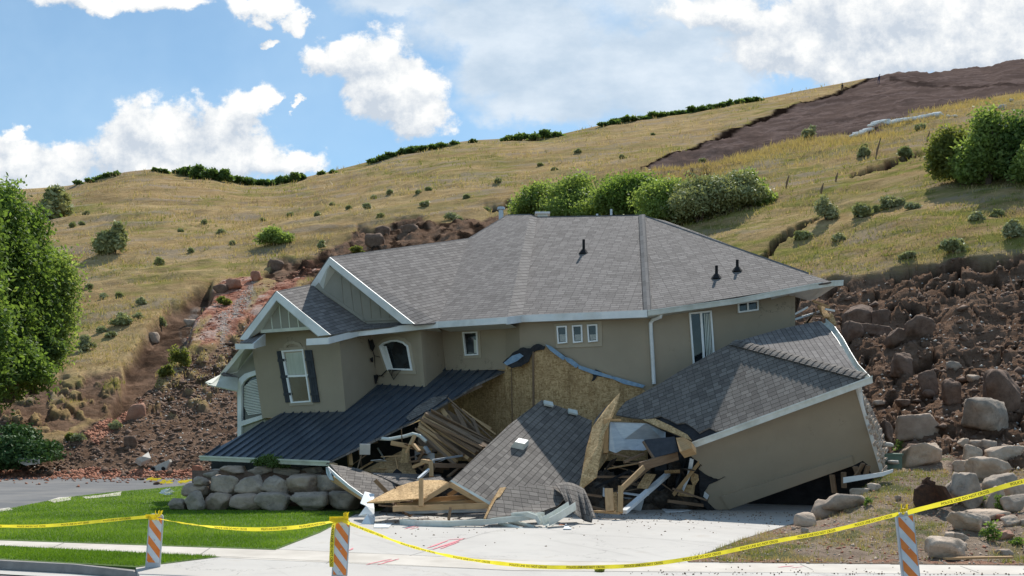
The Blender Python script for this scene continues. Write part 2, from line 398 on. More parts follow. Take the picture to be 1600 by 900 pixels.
def leafmat(name, a, b_, c_, trans=.48):
    m, t, b, o = newmat(name)
    at = t.new('ShaderNodeAttribute', attribute_name='tint').outputs['Fac']
    c = t.mix(t.ramp(at, 0, .6), a, b_); c = t.mix(t.ramp(at, .7, 1.0), c, c_)
    setb(t, b, c, .62, spec=.25)
    tl = t.new('ShaderNodeBsdfTranslucent', {'Color': t.mix(1.0, c, (1.5, 1.5, .8), 'MULTIPLY')})
    mx = t.new('ShaderNodeMixShader', {0: trans}); t.l.new(b.outputs[0], mx.inputs[1]); t.l.new(tl.outputs[0], mx.inputs[2]); t.l.new(mx.outputs[0], o.inputs[0])
leafmat('leaf_green', (0.075, 0.123, 0.033), (0.157, 0.239, 0.060), (0.296, 0.363, 0.105))
leafmat('leaf_willow', (0.135, 0.186, 0.059), (0.258, 0.336, 0.108), (0.419, 0.469, 0.188))
leafmat('leaf_oak', (0.070, 0.115, 0.036), (0.127, 0.194, 0.062), (0.233, 0.285, 0.109))
leafmat('leaf_grey', (0.203, 0.225, 0.110), (0.358, 0.375, 0.194), (0.527, 0.519, 0.286), .2)
leafmat('leaf_sage', (0.232, 0.251, 0.143), (0.397, 0.405, 0.240), (0.589, 0.572, 0.344), .2)
leafmat('leaf_olive', (0.125, 0.147, 0.045), (0.206, 0.228, 0.069), (0.324, 0.310, 0.120))
leafmat('leaf_juniper', (0.032, 0.072, 0.026), (0.064, 0.125, 0.040), (0.112, 0.192, 0.064), .15)
leafmat('lawn_blade', (0.090, 0.179, 0.012), (0.157, 0.276, 0.019), (0.255, 0.371, 0.042), .35)
leafmat('dry_blade', (.34, .255, .135), (.49, .375, .215), (.25, .225, .10), .3)
leafmat('gold_blade', (.36, .26, .115), (.50, .375, .18), (.31, .25, .11), .3)
leafmat('wild_blade', (.14, .17, .035), (.25, .25, .06), (.40, .33, .13), .3)
simple('bark', (.10, .075, .055), (.18, .14, .11), 8.0, .9, .8, .03)
def rockmat(name, a, b_, c_, d_):
    m, t, b, o = newmat(name)
    v = t.new('ShaderNodeTexCoord').outputs['Object']; r = t.new('ShaderNodeObjectInfo').outputs['Random']
    v2 = t.new('ShaderNodeVectorMath', {0: v, 1: t.new('ShaderNodeCombineXYZ', {0: t.math('MULTIPLY', r, 31.0)}).outputs[0]}, operation='ADD').outputs[0]
    c = t.mix(t.smooth(t.noise(v2, 2.6, 7, .65), .32, .68), a, b_)
    c = t.mix(t.math('MULTIPLY', t.smooth(t.noise(v2, 7.0, 6, .7), .5, .72), .65), c, c_)
    c = t.mix(t.math('MULTIPLY', t.smooth(r, .4, 1.0), .45), c, d_)
    g = t.new('ShaderNodeNewGeometry').outputs['Normal']
    setb(t, b, c, .9, t.noise(v2, 9.0, 9, .68), .75, .05, .25)
rockmat('rock', (0.270, 0.226, 0.184), (0.460, 0.370, 0.293), (0.160, 0.134, 0.113), (0.500, 0.355, 0.261))
rockmat('rock_tan', (.40, .31, .235), (.58, .465, .365), (.24, .19, .15), (.50, .37, .27))
rockmat('soil_rock', (0.128, 0.081, 0.058), (0.221, 0.145, 0.106), (0.076, 0.050, 0.038), (0.170, 0.104, 0.072))
rockmat('redrock', (.28, .11, .065), (.42, .20, .13), (.17, .085, .06), (.42, .27, .2))
rockmat('conc_chunk', (.46, .43, .39), (.56, .53, .48), (.34, .31, .28), (.5, .46, .4))
simple('rust', (.055, .032, .024), (.12, .06, .035), 7.0, .85, .6, .02, spec=.3)
simple('util_green', (.10, .16, .12), (.14, .20, .15), 4.0, .6)
simple('orange_film', (.78, .20, .035), (.86, .27, .06), 9.0, .45, .05, .002, c3=(.6, .2, .08))
simple('white_film', (.60, .64, .68), (.72, .74, .76), 7.0, .4, .05, .002, c3=(.48, .47, .45))
simple('grey_plastic', (.42, .44, .47), (.55, .56, .58), 5.0, .5, c3=(.32, .31, .30))
simple('rubber', (.02, .02, .02), (.035, .035, .035), 8.0, .85)
m, t, b, o = newmat('tape')
v = t.new('ShaderNodeTexCoord').outputs['Object']
c = t.mix(t.smooth(t.noise(v, 5.0, 4), .3, .7), (.86, .70, .02), (.92, .78, .05)); setb(t, b, c, .35, t.noise(v, 9.0, 3), .3, .01, .5)
tl = t.new('ShaderNodeBsdfTranslucent', {'Color': (1, .86, .06, 1)}); mx = t.new('ShaderNodeMixShader', {0: .4})
t.l.new(b.outputs[0], mx.inputs[1]); t.l.new(tl.outputs[0], mx.inputs[2]); t.l.new(mx.outputs[0], o.inputs[0])
simple('ink', (.012, .012, .012), (.02, .02, .02), 5.0, .6)
simple('plastic_white', (.75, .77, .78), (.84, .85, .85), 6.0, .5, .4, .02)
simple('bag_white', (.70, .70, .68), (.80, .79, .76), 6.0, .8, .5, .02)
simple('cloth_blue', (.02, .03, .09), (.03, .05, .14), 6.0, .9)
simple('cloth_dark', (.025, .022, .022), (.05, .04, .035), 6.0, .9)
simple('skin', (.42, .26, .18), (.48, .30, .21), 6.0, .6)
def stone_veneer():
    m, t, b, o = newmat('veneer')
    uv_ = t.new('ShaderNodeUVMap', uv_map='uv').outputs[0]
    vo = t.new('ShaderNodeTexVoronoi', {'Vector': t.scale(uv_, (4.0, 11, 1)), 'Scale': 1.0}); ed = t.new('ShaderNodeTexVoronoi', {'Vector': t.scale(uv_, (4.0, 11, 1)), 'Scale': 1.0}, feature='DISTANCE_TO_EDGE')
    r = t.new('ShaderNodeSeparateColor', {0: vo.outputs['Color']}).outputs[0]
    c = t.mix(r, (.20, .14, .11), (.52, .42, .34)); c = t.mix(t.smooth(ed.outputs[0], .0, .08), (.07, .055, .045), c)
    setb(t, b, c, .9, t.math('ADD', t.math('MULTIPLY', r, .5), t.smooth(ed.outputs[0], 0, .15)), .9, .05)
stone_veneer()
# hillside soil and grass, types from the mask attributes (soil, red, pale / green)
m, t, b, o = newmat('hill')
v = t.new('ShaderNodeTexCoord').outputs['Object']
z1 = t.new('ShaderNodeAttribute', attribute_name='zone'); zz = t.new('ShaderNodeSeparateColor', {0: z1.outputs['Color']})
z2 = t.new('ShaderNodeAttribute', attribute_name='zone_b'); zb = t.new('ShaderNodeSeparateColor', {0: z2.outputs['Color']})
vs = t.scale(v, (.55, .8, 2.4))
n1 = t.noise(vs, .11, 8, .66, dist=.6); n2 = t.noise(vs, .6, 8, .7); n3 = t.noise(v, 3.2, 6, .7); n4 = t.noise(vs, .045, 5, .6)
tan = t.mix(t.smooth(n2, .3, .7), (.34, .235, .115), (.53, .385, .20))
tan = t.mix(t.smooth(n4, .42, .62), t.mix(1.0, tan, (.82, .80, .80), 'MULTIPLY'), tan)
tan = t.mix(t.math('MULTIPLY', t.smooth(n3, .45, .75), .55), tan, (.21, .15, .075))
grn = t.mix(t.smooth(n3, .35, .7), (.17, .16, .055), (.28, .245, .095))
g1 = t.math('MULTIPLY', t.smooth(n1, .50, .62), .5)
c = t.mix(g1, tan, grn)
gstrong = t.mix(t.smooth(n2, .3, .7), (.12, .14, .032), (.26, .25, .065))
gm = t.math('MULTIPLY', t.math('MULTIPLY', zb.outputs[0], .85), t.smooth(t.noise(vs, .32, 7, .72), .44, .60))
c = t.mix(gm, c, gstrong)
stony = t.math('MULTIPLY', t.smooth(t.noise(vs, .19, 8, .72), .50, .62), .75)
c = t.mix(stony, c, t.mix(n3, (.20, .15, .10), (.44, .36, .28)))
brn = t.mix(t.smooth(n2, .3, .7), (.125, .077, .052), (.255, .165, .115))
brn = t.mix(t.math('MULTIPLY', t.smooth(t.noise(v, 1.3, 7, .7), .5, .75), .55), brn, (.34, .235, .17))
brn = t.mix(t.math('MULTIPLY', t.smooth(t.noise(v, 7.0, 4, .75), .60, .72), .5), brn, (.42, .35, .29))
redc = t.mix(t.smooth(t.noise(v, .9, 8, .75), .38, .62), (.17, .06, .04), (.52, .27, .19))
redc = t.mix(t.math('MULTIPLY', t.smooth(t.noise(v, .35, 7, .75), .5, .6), .7), redc, (.55, .44, .38))
palec = t.mix(t.smooth(t.noise(v, 1.1, 8, .7), .35, .68), (.16, .14, .125), (.42, .39, .36))
smo = t.mix(t.smooth(t.noise(vs, .12, 7, .65), .3, .7), (.088, .062, .054), (.150, .106, .090))
smo = t.mix(t.math('MULTIPLY', t.smooth(t.noise(t.scale(v, (.5, .5, 2)), .35, 8, .75), .48, .60), .6), smo, (.21, .155, .14))
c = t.mix(zz.outputs[0], c, brn); c = t.mix(zb.outputs[1], c, smo)
c = t.mix(zz.outputs[1], c, redc); c = t.mix(zz.outputs[2], c, palec)
c = t.mix(zb.outputs[2], c, t.mix(n3, (.22, .105, .07), (.34, .20, .15)))
c = t.mix(t.new('ShaderNodeAttribute', attribute_name='painted_shade').outputs['Fac'], c, t.mix(n3, (.005, .0035, .003), (.020, .013, .010)))  # near-black put into the soil colour as shade of scarps and cracks
hb = t.math('ADD', t.noise(v, 1.6, 9, .72), t.math('MULTIPLY', t.noise(v, 9.0, 5, .7), .5))
setb(t, b, c, 1.0, hb, 1.0, .22, 0.0)
# yard soil with gravel
m, t, b, o = newmat('yard')
v = t.new('ShaderNodeTexCoord').outputs['Object']
n2 = t.noise(v, .9, 8, .68); n3 = t.noise(v, 12.0, 6, .75)
c = t.mix(t.smooth(n2, .3, .7), (.20, .145, .105), (.31, .235, .175)); c = t.mix(t.math('MULTIPLY', t.smooth(n3, .5, .75), .6), c, (.42, .35, .29))
c = t.mix(t.math('MULTIPLY', t.smooth(t.noise(v, 22.0, 3, .7), .55, .7), .6), c, (.11, .08, .06))
zc = t.new('ShaderNodeSeparateColor', {0: t.new('ShaderNodeAttribute', attribute_name='zone').outputs['Color']})
c = t.mix(t.math('MULTIPLY', zc.outputs[0], .8), c, (.085, .10, .03)); c = t.mix(zc.outputs[1], c, t.mix(n2, (.075, .05, .04), (.14, .10, .08))); c = t.mix(zc.outputs[2], c, (.30, .14, .085))
setb(t, b, c, .96, t.math('ADD', t.noise(v, 4.0, 9, .7), t.math('MULTIPLY', n3, .6)), 1.0, .09, .1)
# ---------------------------------------------------------------- hillside
SKY = [(-500,330),(-200,312),(0,302),(20,296),(60,294),(110,290),(160,276),(200,268),(240,264),(290,272),(330,275),(380,288),(430,290),(480,276),(520,267),(570,254),(620,240),(680,226),(740,219),(800,216),(870,211),(940,195),(1000,184),(1080,174),(1150,160),(1200,152),(1260,140),(1310,131),(1360,121),(1378,116),(1410,110),(1450,113),(1490,107),(1520,104),(1545,104),(1565,96),(1580,91),(1600,91),(1700,84),(1900,86),(2200,90)]
FOOT = [(-500,745),(1100,745),(1250,762),(1600,742),(2200,742)]
LV = np.array([0, .12, .3, .5, .7, .85, 1.0])
COLS = [(-500,[190,130,100,78,64,55,49]),(0,[190,130,100,78,64,55,49]),(300,[190,135,98,74,60,53,48]),(600,[195,120,86,68,57,51,47]),(900,[210,122,82,63,55,50,47]),
        (1100,[225,120,76,59,50,46,44]),(1300,[235,120,66,50,42,36,31]),(1450,[235,110,61,47,39,34,30]),(1600,[235,100,56,44,37,32,27]),(2200,[240,100,56,44,37,32,27])]
_cp = np.array([c[0] for c in COLS], float); _cy = np.array([c[1] for c in COLS], float)
_cf = np.arange(-500., 2201., 10.)
_cl = np.stack([np.interp(_cf, _cp, np.log(_cy[:, k])) for k in range(7)], 1)
_kr = np.exp(-.5*(np.arange(-40, 41)/15.0)**2); _kr /= _kr.sum()
_cl = np.stack([np.convolve(np.pad(_cl[:, k], 40, mode='edge'), _kr, 'valid') for k in range(7)], 1)
_sx = np.arange(-600., 2301., 5.)
def _sm(a, sg): k = np.exp(-.5*(np.arange(-60, 61)/sg)**2); k /= k.sum(); return np.convolve(np.pad(a, 60, mode='edge'), k, 'valid')
_sk = _sm(np.interp(_sx, [p[0] for p in SKY], [p[1] for p in SKY]), 1.2); _sks = _sm(_sk, 20.0); _ft = _sm(np.interp(_sx, [p[0] for p in FOOT], [p[1] for p in FOOT]), 18.0)
def skyline(px): return np.interp(px, _sx, _sks)
def skyd(px): return np.interp(px, _sx, _sk-_sks)
def foot(px): return np.interp(px, _sx, _ft)
def s_of(px, py):
    s0 = skyline(px); f0 = foot(px); d = skyd(px); s = np.clip((py-s0)/(f0-s0), 0, 1)
    for _ in range(8): s = np.clip((py-s0-d*np.exp(-s/.06))/(f0-s0), 0, 1)
    return s
def pchip(x, xs, ys):
    """xs (K,), ys (...,K), x (...,)"""
    h = np.diff(xs); dl = np.diff(ys, axis=-1)/h
    m = np.zeros_like(ys); a = dl[..., :-1]; b_ = dl[..., 1:]
    m[..., 1:-1] = np.where(a*b_ > 0, 2*a*b_/(a+b_+1e-12), 0); m[..., 0] = dl[..., 0]; m[..., -1] = dl[..., -1]
    k = np.clip(np.searchsorted(xs, x)-1, 0, len(xs)-2); t_ = (x-xs[k])/h[k]
    idx = np.arange(len(x)); y0 = ys[idx, k]; y1 = ys[idx, k+1]; m0 = m[idx, k]*h[k]; m1 = m[idx, k+1]*h[k]
    return (2*t_**3-3*t_**2+1)*y0+(t_**3-2*t_**2+t_)*m0+(-2*t_**3+3*t_**2)*y1+(t_**3-t_**2)*m1
def hillY(px, py):
    px = np.atleast_1d(np.asarray(px, float)); py = np.atleast_1d(np.asarray(py, float))
    s = s_of(px, py)
    f = np.clip((px-_cf[0])/(_cf[1]-_cf[0]), 0, len(_cf)-1.001); i = f.astype(int); f = (f-i)[:, None]
    return np.exp(pchip(s, LV, _cl[i]*(1-f)+_cl[i+1]*f))
# soil regions drawn as outlines on the slope (kinds of ground)
Z_BROWN_L = [(-100,760),(-100,640),(0,640),(30,660),(60,690),(90,690),(150,650),(195,618),(215,590),(260,555),(320,545),(345,560),(380,560),(460,560),(460,760)]
Z_CUT_L = [(175,640),(195,560),(230,520),(265,478),(300,450),(330,440),(330,470),(300,500),(290,545),(250,575),(205,625)]
Z_MID_L = [(-60,650),(0,600),(60,595),(130,580),(190,570),(200,620),(150,650),(90,670),(0,665)]
Z_RED = [(290,500),(318,462),(345,438),(375,430),(402,432),(440,425),(500,404),(505,420),(470,440),(430,470),(395,500),(350,530),(310,548),(285,545)]
Z_PALE = [(282,488),(300,460),(320,452),(322,480),(300,520),(285,535)]
Z_PALE2 = [(340,500),(385,452),(402,440),(398,470),(370,500),(345,540)]
Z_ROCKY = [(235,600),(270,560),(330,540),(380,500),(440,460),(500,430),(560,400),(560,560),(380,600),(300,640),(240,640)]
Z_TOPCUT = [(400,440),(430,412),(480,400),(500,388),(545,372),(560,358),(600,352),(640,345),(700,340),(760,335),(800,330),(800,420),(500,430)]
Z_BROWN_R = [(1255,445),(1300,430),(1340,428),(1420,410),(1500,398),(1600,388),(1700,384),(2200,380),(2200,760),(1200,760),(1200,520)]
Z_BARE = [(1008,263),(1060,238),(1100,217),(1160,196),(1230,171),(1300,146),(1352,125),(1372,114),(1420,108),(1500,104),(1600,88),(2200,80),(2200,130),(1620,142),(1560,152),(1520,163),(1470,170),(1430,180),(1395,200),(1365,213),(1310,214),(1250,222),(1180,236),(1110,256),(1060,266),(1020,269)]
Z_GREEN = [(820,345),(1000,300),(1180,262),(1300,255),(1420,238),(1480,200),(1620,170),(2200,180),(2200,380),(1600,385),(1450,400),(1330,425),(1230,430),(1100,400),(820,400)]
def zone(px, py, poly, soft=3.0, warp=9.0, seed=3):
    q = np.stack([px/26, py/17, 0*px], 1); wx = (fbm(q, 4, seed)-.5)*2*warp; wy = (fbm(q+51, 4, seed+9)-.5)*2*warp
    return sstep(polydist(px+wx, py+wy*.7, poly), -soft, soft)
NX, NY = 860, 500
gx = np.linspace(-330, 1900, NX)
sv = np.linspace(0, 1, NY)
PX, S = np.meshgrid(gx, sv, indexing='ij'); PX = PX.ravel(); S = S.ravel()
PY = skyline(PX)+S*(foot(PX)-skyline(PX))+skyd(PX)*np.exp(-S/.06)
YY = hillY(PX, PY)
XX = (PX-800)/1600*YY; ZZ = 2.5-(PY-664)/1600*YY
brown = np.maximum.reduce([zone(PX, PY, Z_BROWN_L, seed=1), zone(PX, PY, Z_CUT_L, seed=2), zone(PX, PY, Z_BROWN_R, 3, 8, seed=4), zone(PX, PY, Z_ROCKY, 6, 14, seed=5), zone(PX, PY, Z_TOPCUT, 3, 14, seed=6)])
mid = zone(PX, PY, Z_MID_L, 8, 16, seed=8)
patch = fbm(np.stack([PX/14, PY/8, 0*PX], 1), 4, 77)
brown = np.maximum(brown, mid*sstep(patch, .34, .50))
grassy_island = sstep(polydist(PX, PY, [(245,580),(268,545),(300,530),(300,545),(285,580),(255,600)]), -3, 3)
brown = brown*(1-.9*sstep(fbm(np.stack([PX/10, PY/7, 0*PX], 1), 3, 91), .60, .68)*zone(PX, PY, Z_ROCKY, 6, 14, seed=5))*(1-grassy_island)
red = zone(PX, PY, Z_RED, 4, 12, seed=11)*sstep(fbm(np.stack([(PX+PY)/18, (PX-PY)/60, 0*PX], 1), 4, 31), .36, .50)
pale = .55*np.maximum(zone(PX, PY, Z_PALE, 4, 8, seed=12), zone(PX, PY, Z_PALE2, 4, 9, seed=13))*sstep(fbm(np.stack([PX/9, PY/9, 0*PX], 1), 3, 33), .4, .55)
bare = zone(PX, PY, Z_BARE, .9, 2.2, seed=14)
bq = np.stack([PX/12, PY/8, 0*PX], 1)
_w = (fbm(bq, 3, 140)-.5)*3
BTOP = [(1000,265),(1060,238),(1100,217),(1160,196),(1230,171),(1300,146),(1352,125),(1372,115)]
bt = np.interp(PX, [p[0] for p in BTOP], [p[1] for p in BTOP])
painted_shade = np.where((PX > 1000) & (PX < 1373), sstep(PY-bt+_w, -2.0, -.2)*(1-sstep(PY-bt+_w, 2.2, 4.2)), 0)  # dark lip line: the unlit scarp face painted into the colour
bench = np.interp(PX, [1380, 1440, 1500, 1600, 1700], [118, 128, 134, 128, 124]); painted_shade = np.maximum(painted_shade, .6*np.where(PX > 1390, sstep(PY-bench+_w*2, -3, 0)*(1-sstep(PY-bench+_w*2, 3, 7)), 0))
green = zone(PX, PY, Z_GREEN, 14, 22, seed=15)
green = np.maximum(green, .75*sstep(fbm(np.stack([PX/150, PY/30, 0*PX], 1), 4, 333), .54, .64))
green = np.maximum(green, .8*zone(PX, PY, [(60,480),(150,470),(180,520),(130,560),(60,590),(-60,600),(-60,480)], 8, 12, seed=19))
rubble = sstep(polydist(PX, PY, [(-100,730),(150,726),(330,728),(330,760),(-100,760)]), -4, 4)
orange_band = zone(PX, PY, [(130,668),(170,640),(205,612),(225,605),(225,622),(190,650),(150,685)], 4, 6, seed=21)
# relief
W3 = np.stack([XX, YY, ZZ], 1)
amp = np.clip(YY/60, .5, 3.0)
edge_fade = sstep(S, 0, .012)
ZZ = ZZ+(fbm(W3*.045, 4, 40)-.5)*2.0*amp*sstep(S, .0, .06)*(1-brown)*.6
ZZ = ZZ+(fbm(W3*.5, 4, 41)-.5)*.45*edge_fade*(1-bare)
terr = np.sin((ZZ*.9+fbm(W3*.06, 3, 43)*9)*2.1)
ZZ = ZZ+terr*.10*(1-brown)*(1-bare)*edge_fade*np.clip(YY/70, .4, 2)
soil_only = np.clip(brown*(1-bare), 0, 1)
clod = fbm(W3*1.15, 5, 44, .6, True); clod2 = fbm(W3*.42, 3, 48, .5, True)
blocky = np.floor(fbm(W3*.75, 2, 47)*9)/9
ZZ = ZZ-soil_only*.55+soil_only*((clod-.5)*.5+(clod2-.5)*.8+(blocky-.5)*np.where(PX < 470, .2, 1.25))*np.where(PX < 470, .55, 1.0)
ZZ = ZZ+zone(PX, PY, Z_CUT_L, 6, 6, seed=2)*-.9
ZZ = ZZ-bare*.45*np.clip(YY/150, .5, 1.3)+bare*(fbm(W3*.12, 4, 50)-.5)*1.6+bare*(fbm(W3*np.array([.5, .5, .5]), 4, 51, .5, True)-.5)*1.1
painted_shade = np.maximum(painted_shade, np.clip(brown-zone(PX, PY+5, Z_BROWN_R, 3, 8, seed=4), 0, 1)*zone(PX, PY, Z_BROWN_R, 3, 8, seed=4)*.7)  # painted shade under the rim of the right slide
painted_shade = np.maximum(painted_shade, .85*zone(PX, PY, Z_TOPCUT, 3, 14, seed=6)*sstep(fbm(np.stack([PX/22, PY/7, 0*PX], 1), 4, 141), .47, .56))  # painted shade in patches on the upper scarp
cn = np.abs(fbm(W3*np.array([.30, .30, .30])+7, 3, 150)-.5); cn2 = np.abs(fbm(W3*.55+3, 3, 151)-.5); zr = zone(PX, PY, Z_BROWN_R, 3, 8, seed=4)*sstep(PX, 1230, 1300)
ck = np.maximum(1-sstep(cn, .006, .022), .8*(1-sstep(cn2, .005, .018)))*zr; ZZ = ZZ-ck*.55; painted_shade = np.maximum(painted_shade, ck*.85)  # cracks are sunk and their shade painted in as well
painted_shade = np.maximum(painted_shade, .55*zone(PX, PY, Z_CUT_L, 5, 6, seed=2)*sstep(fbm(W3*.5, 4, 160), .42, .58))  # cut face darkened in patches to look shaded
painted_shade = np.maximum(painted_shade, .5*zone(PX, PY, Z_ROCKY, 6, 14, seed=5)*sstep(fbm(W3*.6, 4, 161), .54, .62))
# cracks in the grass on the right
CR = [[(1180,415),(1210,382),(1240,362),(1275,340)],[(1330,275),(1360,262),(1400,255),(1440,240)],[(1040,285),(1080,272),(1105,266)],[(1280,205),(1310,200),(1338,190)],[(760,322),(800,318),(840,314)],[(1400,420),(1470,408),(1530,402),(1590,398)],[(1440,440),(1500,424),(1560,416)]]
for cr in CR:
    for (x0, y0), (x1, y1) in zip(cr, cr[1:]):
        qx = PX+(fbm(np.stack([PX/9, PY/9, 0*PX], 1), 2, 61)-.5)*10; qy = PY+(fbm(np.stack([PX/9, PY/9, 0*PX+9], 1), 2, 62)-.5)*10
        ex, ey = x1-x0, y1-y0; t_ = np.clip(((qx-x0)*ex+(qy-y0)*ey)/(ex*ex+ey*ey), 0, 1); d = np.hypot(qx-x0-t_*ex, qy-y0-t_*ey)
        k = sstep(-d, -5, -1.5); ZZ = ZZ-k*.8; brown = np.maximum(brown, k); painted_shade = np.maximum(painted_shade, k)  # cracks sunk, browned, then blackened as painted shade
zoneA = np.stack([brown, red, pale, np.ones_like(red)], 1); zoneB = np.stack([green*(1-bare), bare, np.maximum(rubble*.8, orange_band), np.ones_like(red)], 1)
HV = np.stack([XX, YY, ZZ], 1).reshape(NX, NY, 3)
# behind the ridge and under the foot
back = []; 
for k, (sy, dz) in enumerate([(1.03, -1.2), (1.12, -7), (1.35, -22), (1.8, -48)]):
    r0 = HV[:, 0, :].copy(); r0[:, 0] *= sy; r0[:, 1] *= sy; r0[:, 2] = np.maximum(r0[:, 2]+dz, -2); back.append(r0)
front = []
for k, (dy, dz) in enumerate([(-.6, -.35), (-2.5, -1.6)]):
    r0 = HV[:, -1, :].copy(); r0[:, 1] += dy; r0[:, 2] += dz; front.append(r0)
ALL = np.concatenate([np.stack(back[::-1], 1), HV, np.stack(front, 1)], 1)
def padz(z_):
    z_ = z_.reshape(NX, NY, -1); return np.concatenate([np.repeat(z_[:, :1], 4, 1), z_, np.repeat(z_[:, -1:], 2, 1)], 1).reshape(NX*(NY+6), -1)
NY2 = NY+6
idx = np.arange(NX*NY2).reshape(NX, NY2)
F = np.stack([idx[:-1, :-1].ravel(), idx[:-1, 1:].ravel(), idx[1:, 1:].ravel(), idx[1:, :-1].ravel()], 1)
hill = big_mesh('hillside', ALL.reshape(-1, 3), F, M['hill'], attrs={'zone': padz(zoneA), 'zone_b': padz(zoneB), 'painted_shade': padz(painted_shade)[:, 0]}, smooth=True)
hill['kind'] = 'structure'
HVf = HV; 
def surf(px, py):
    """point of the built hillside seen at that place of the slope"""
    i = np.clip((np.asarray(px, float)-gx[0])/(gx[1]-gx[0]), 0, NX-1.001); s = np.clip(s_of(px, py), 0, .999)*(NY-1)
    i0 = i.astype(int) if hasattr(i, 'astype') else int(i); s0 = s.astype(int) if hasattr(s, 'astype') else int(s)
    return HVf[i0, s0]
g = MB(); g.poly([(-2500,-300,-2.2),(2500,-300,-2.2),(2500,4000,-2.2),(-2500,4000,-2.2)]); o = g.build('ground', M['dirt_road'], origin=(0,0,-2.2)); o['kind'] = 'structure'

# ---------------------------------------------------------------- near ground
def sheet(name, px_pts, mat, z=0.0, th=.3, kind='structure'):
    mb = MB(); pts = [G(x, y, z) for x, y in px_pts]; mb.slab(pts, th, u=(1, 0, 0)); o = mb.build(name, M[mat]); 
    if kind: o['kind'] = kind
    return o
sheet('asphalt_drive', [(-700,800),(-700,740),(340,740),(345,757),(306,753),(300,758),(240,764),(180,769),(110,777),(75,784),(0,798)], 'asphalt', -.01, .5)
conc = sheet('driveway', [(212,887),(345,869),(432,858),(500,832),(560,800),(575,760),(1330,760),(1330,790),(1245,816),(1160,842),(1072,876),(1900,890),(1900,925),(230,925)], 'concrete', 0, .15)
sheet('sidewalk', [(-700,826),(0,843),(432,858),(800,874),(1072,880),(1900,886),(1900,900),(800,891),(400,874),(0,852),(-700,833)], 'sidewalk', .004, .08)
sheet('lawn_soil', [(-700,831),(-700,810),(0,797),(75,782),(110,776),(180,768),(240,763),(300,757),(330,752),(600,752),(600,797),(556,803),(500,832),(430,859),(0,844)], 'turf_base', .01, .3)
sheet('verge_soil', [(-700,832),(0,853),(345,869.5),(212,886),(0,874),(-700,852)], 'turf_base', .01, .2)
# kerb, gutter and street
mb = MB(); kt = [(-700,852),(0,874),(120,880),(212,887),(222,890)]
T0 = [G(x, y, .008) for x, y in kt]; ks = [0, 0, 0, -.04, -.10]; T0 = [p+np.array([0, 0, k]) for p, k in zip(T0, ks)]
T1 = [p+np.array([0.02, -.16, 0]) for p in T0]; T2 = [p+np.array([.03, -.20, -.15-k]) for p, k in zip(T0, ks)]
mb.strip(T0, T1); mb.strip(T1, T2); mb.build('kerb', M['curb'])['kind'] = 'structure'
mb = MB(); T3 = [p+np.array([0, -.45, -.01]) for p in T2]; mb.strip([p-np.array([0, 0, .006]) for p in T2], T3); mb.poly([T3[-1], T3[-1]+np.array([3, -.6, 0]), T2[-1]+np.array([3, 0, 0]), T2[-1]]); mb.build('gutter_pan', M['concrete'])['kind'] = 'structure'
mb = MB(); mb.poly([(-60, -40, -.17), (60, -40, -.17), (60, 18.6, -.17), (-60, 23.5, -.17)]); mb.build('road', M['asphalt'])['kind'] = 'structure'
# joints in the concrete
mb = MB()
def joint(pts, wd=.018):
    q = [G(x, y, .009) for x, y in pts]
    for a, b_ in zip(q, q[1:]):
        d = unit(b_-a); nn = np.array([-d[1], d[0], 0])*wd/2; mb.poly([a-nn, b_-nn, b_+nn, a+nn])
joint([(345,869),(560,879),(800,891),(1150,894)]); joint([(432,858),(620,866),(830,876),(1072,879)]); joint([(870,832),(1000,840),(1120,848)], .012); joint([(640,868),(760,832),(850,815)], .01)
joint([(100,848),(80,856)]); joint([(330,855),(310,868)]); joint([(540,862),(510,880)], .012); joint([(1250,881),(1270,890)], .012); joint([(1500,884),(1530,895)], .012)
mb.build('concrete_joints', M['joint'])['kind'] = 'structure'
# spray painted marks
def paint(label, strokes):
    mb = MB()
    for (x0, y0, x1, y1, wd) in strokes:
        a = G(x0, y0, .010); b_ = G(x1, y1, .010); n = 7; d = unit(b_-a); nn = np.array([-d[1], d[0], 0])
        prev = None
        for k in range(n+1):
            p = a+(b_-a)*k/n+nn*random.uniform(-.01, .01); ww = wd*(.35+.65*math.sin(math.pi*(k+.4)/(n+.8)))*random.uniform(.8, 1.1)
            cur = (p-nn*ww/2, p+nn*ww/2)
            if prev: mb.poly([prev[0], cur[0], cur[1], prev[1]])
            prev = cur
    tag(mb.build('paint_mark', M['pink_paint']), label, 'paint mark', 'pink spray paint marks on the driveway')
paint('longest pink spray paint arrow strokes in the middle of the pale driveway', [(668,856,700,844,.07),(676,858,726,841,.08),(688,857,718,846,.06),(700,843,728,841,.07)])
paint('pair of faint pink spray paint strokes near the lower sidewalk joint', [(572,882,612,873,.05),(590,882,624,873,.05),(600,877,622,874,.04)])
paint('short red spray paint stroke in front of the bent white gutter', [(632,826,656,820,.06),(640,827,655,823,.04)])
paint('faint pink spray paint dash low on the sidewalk near the striped panels', [(545,860,552,856,.05)])
paint('small orange red paint dash by the sidewalk where the driveway meets dirt', [(1215,886,1240,884,.05),(1236,887,1256,885,.03)])
# broken pale concrete edge along the asphalt
for i, (pts, lab) in enumerate([([(75,782),(92,777),(112,776),(110,781),(84,785)], 'pale broken concrete edge piece nearest the left end of the lawn'), ([(128,776),(160,773),(190,768),(188,774),(135,779)], 'long thin pale concrete edge strip behind the lawn'),([(0,795),(14,793),(20,796),(0,799)],'small pale concrete edge piece at the far left of the lawn')]):
    mb = MB(); mb.slab([G(x, y, .03) for x, y in pts], .06); tag(mb.build('concrete_edge', M['sidewalk']), lab, 'concrete', 'broken concrete edge pieces behind the lawn')

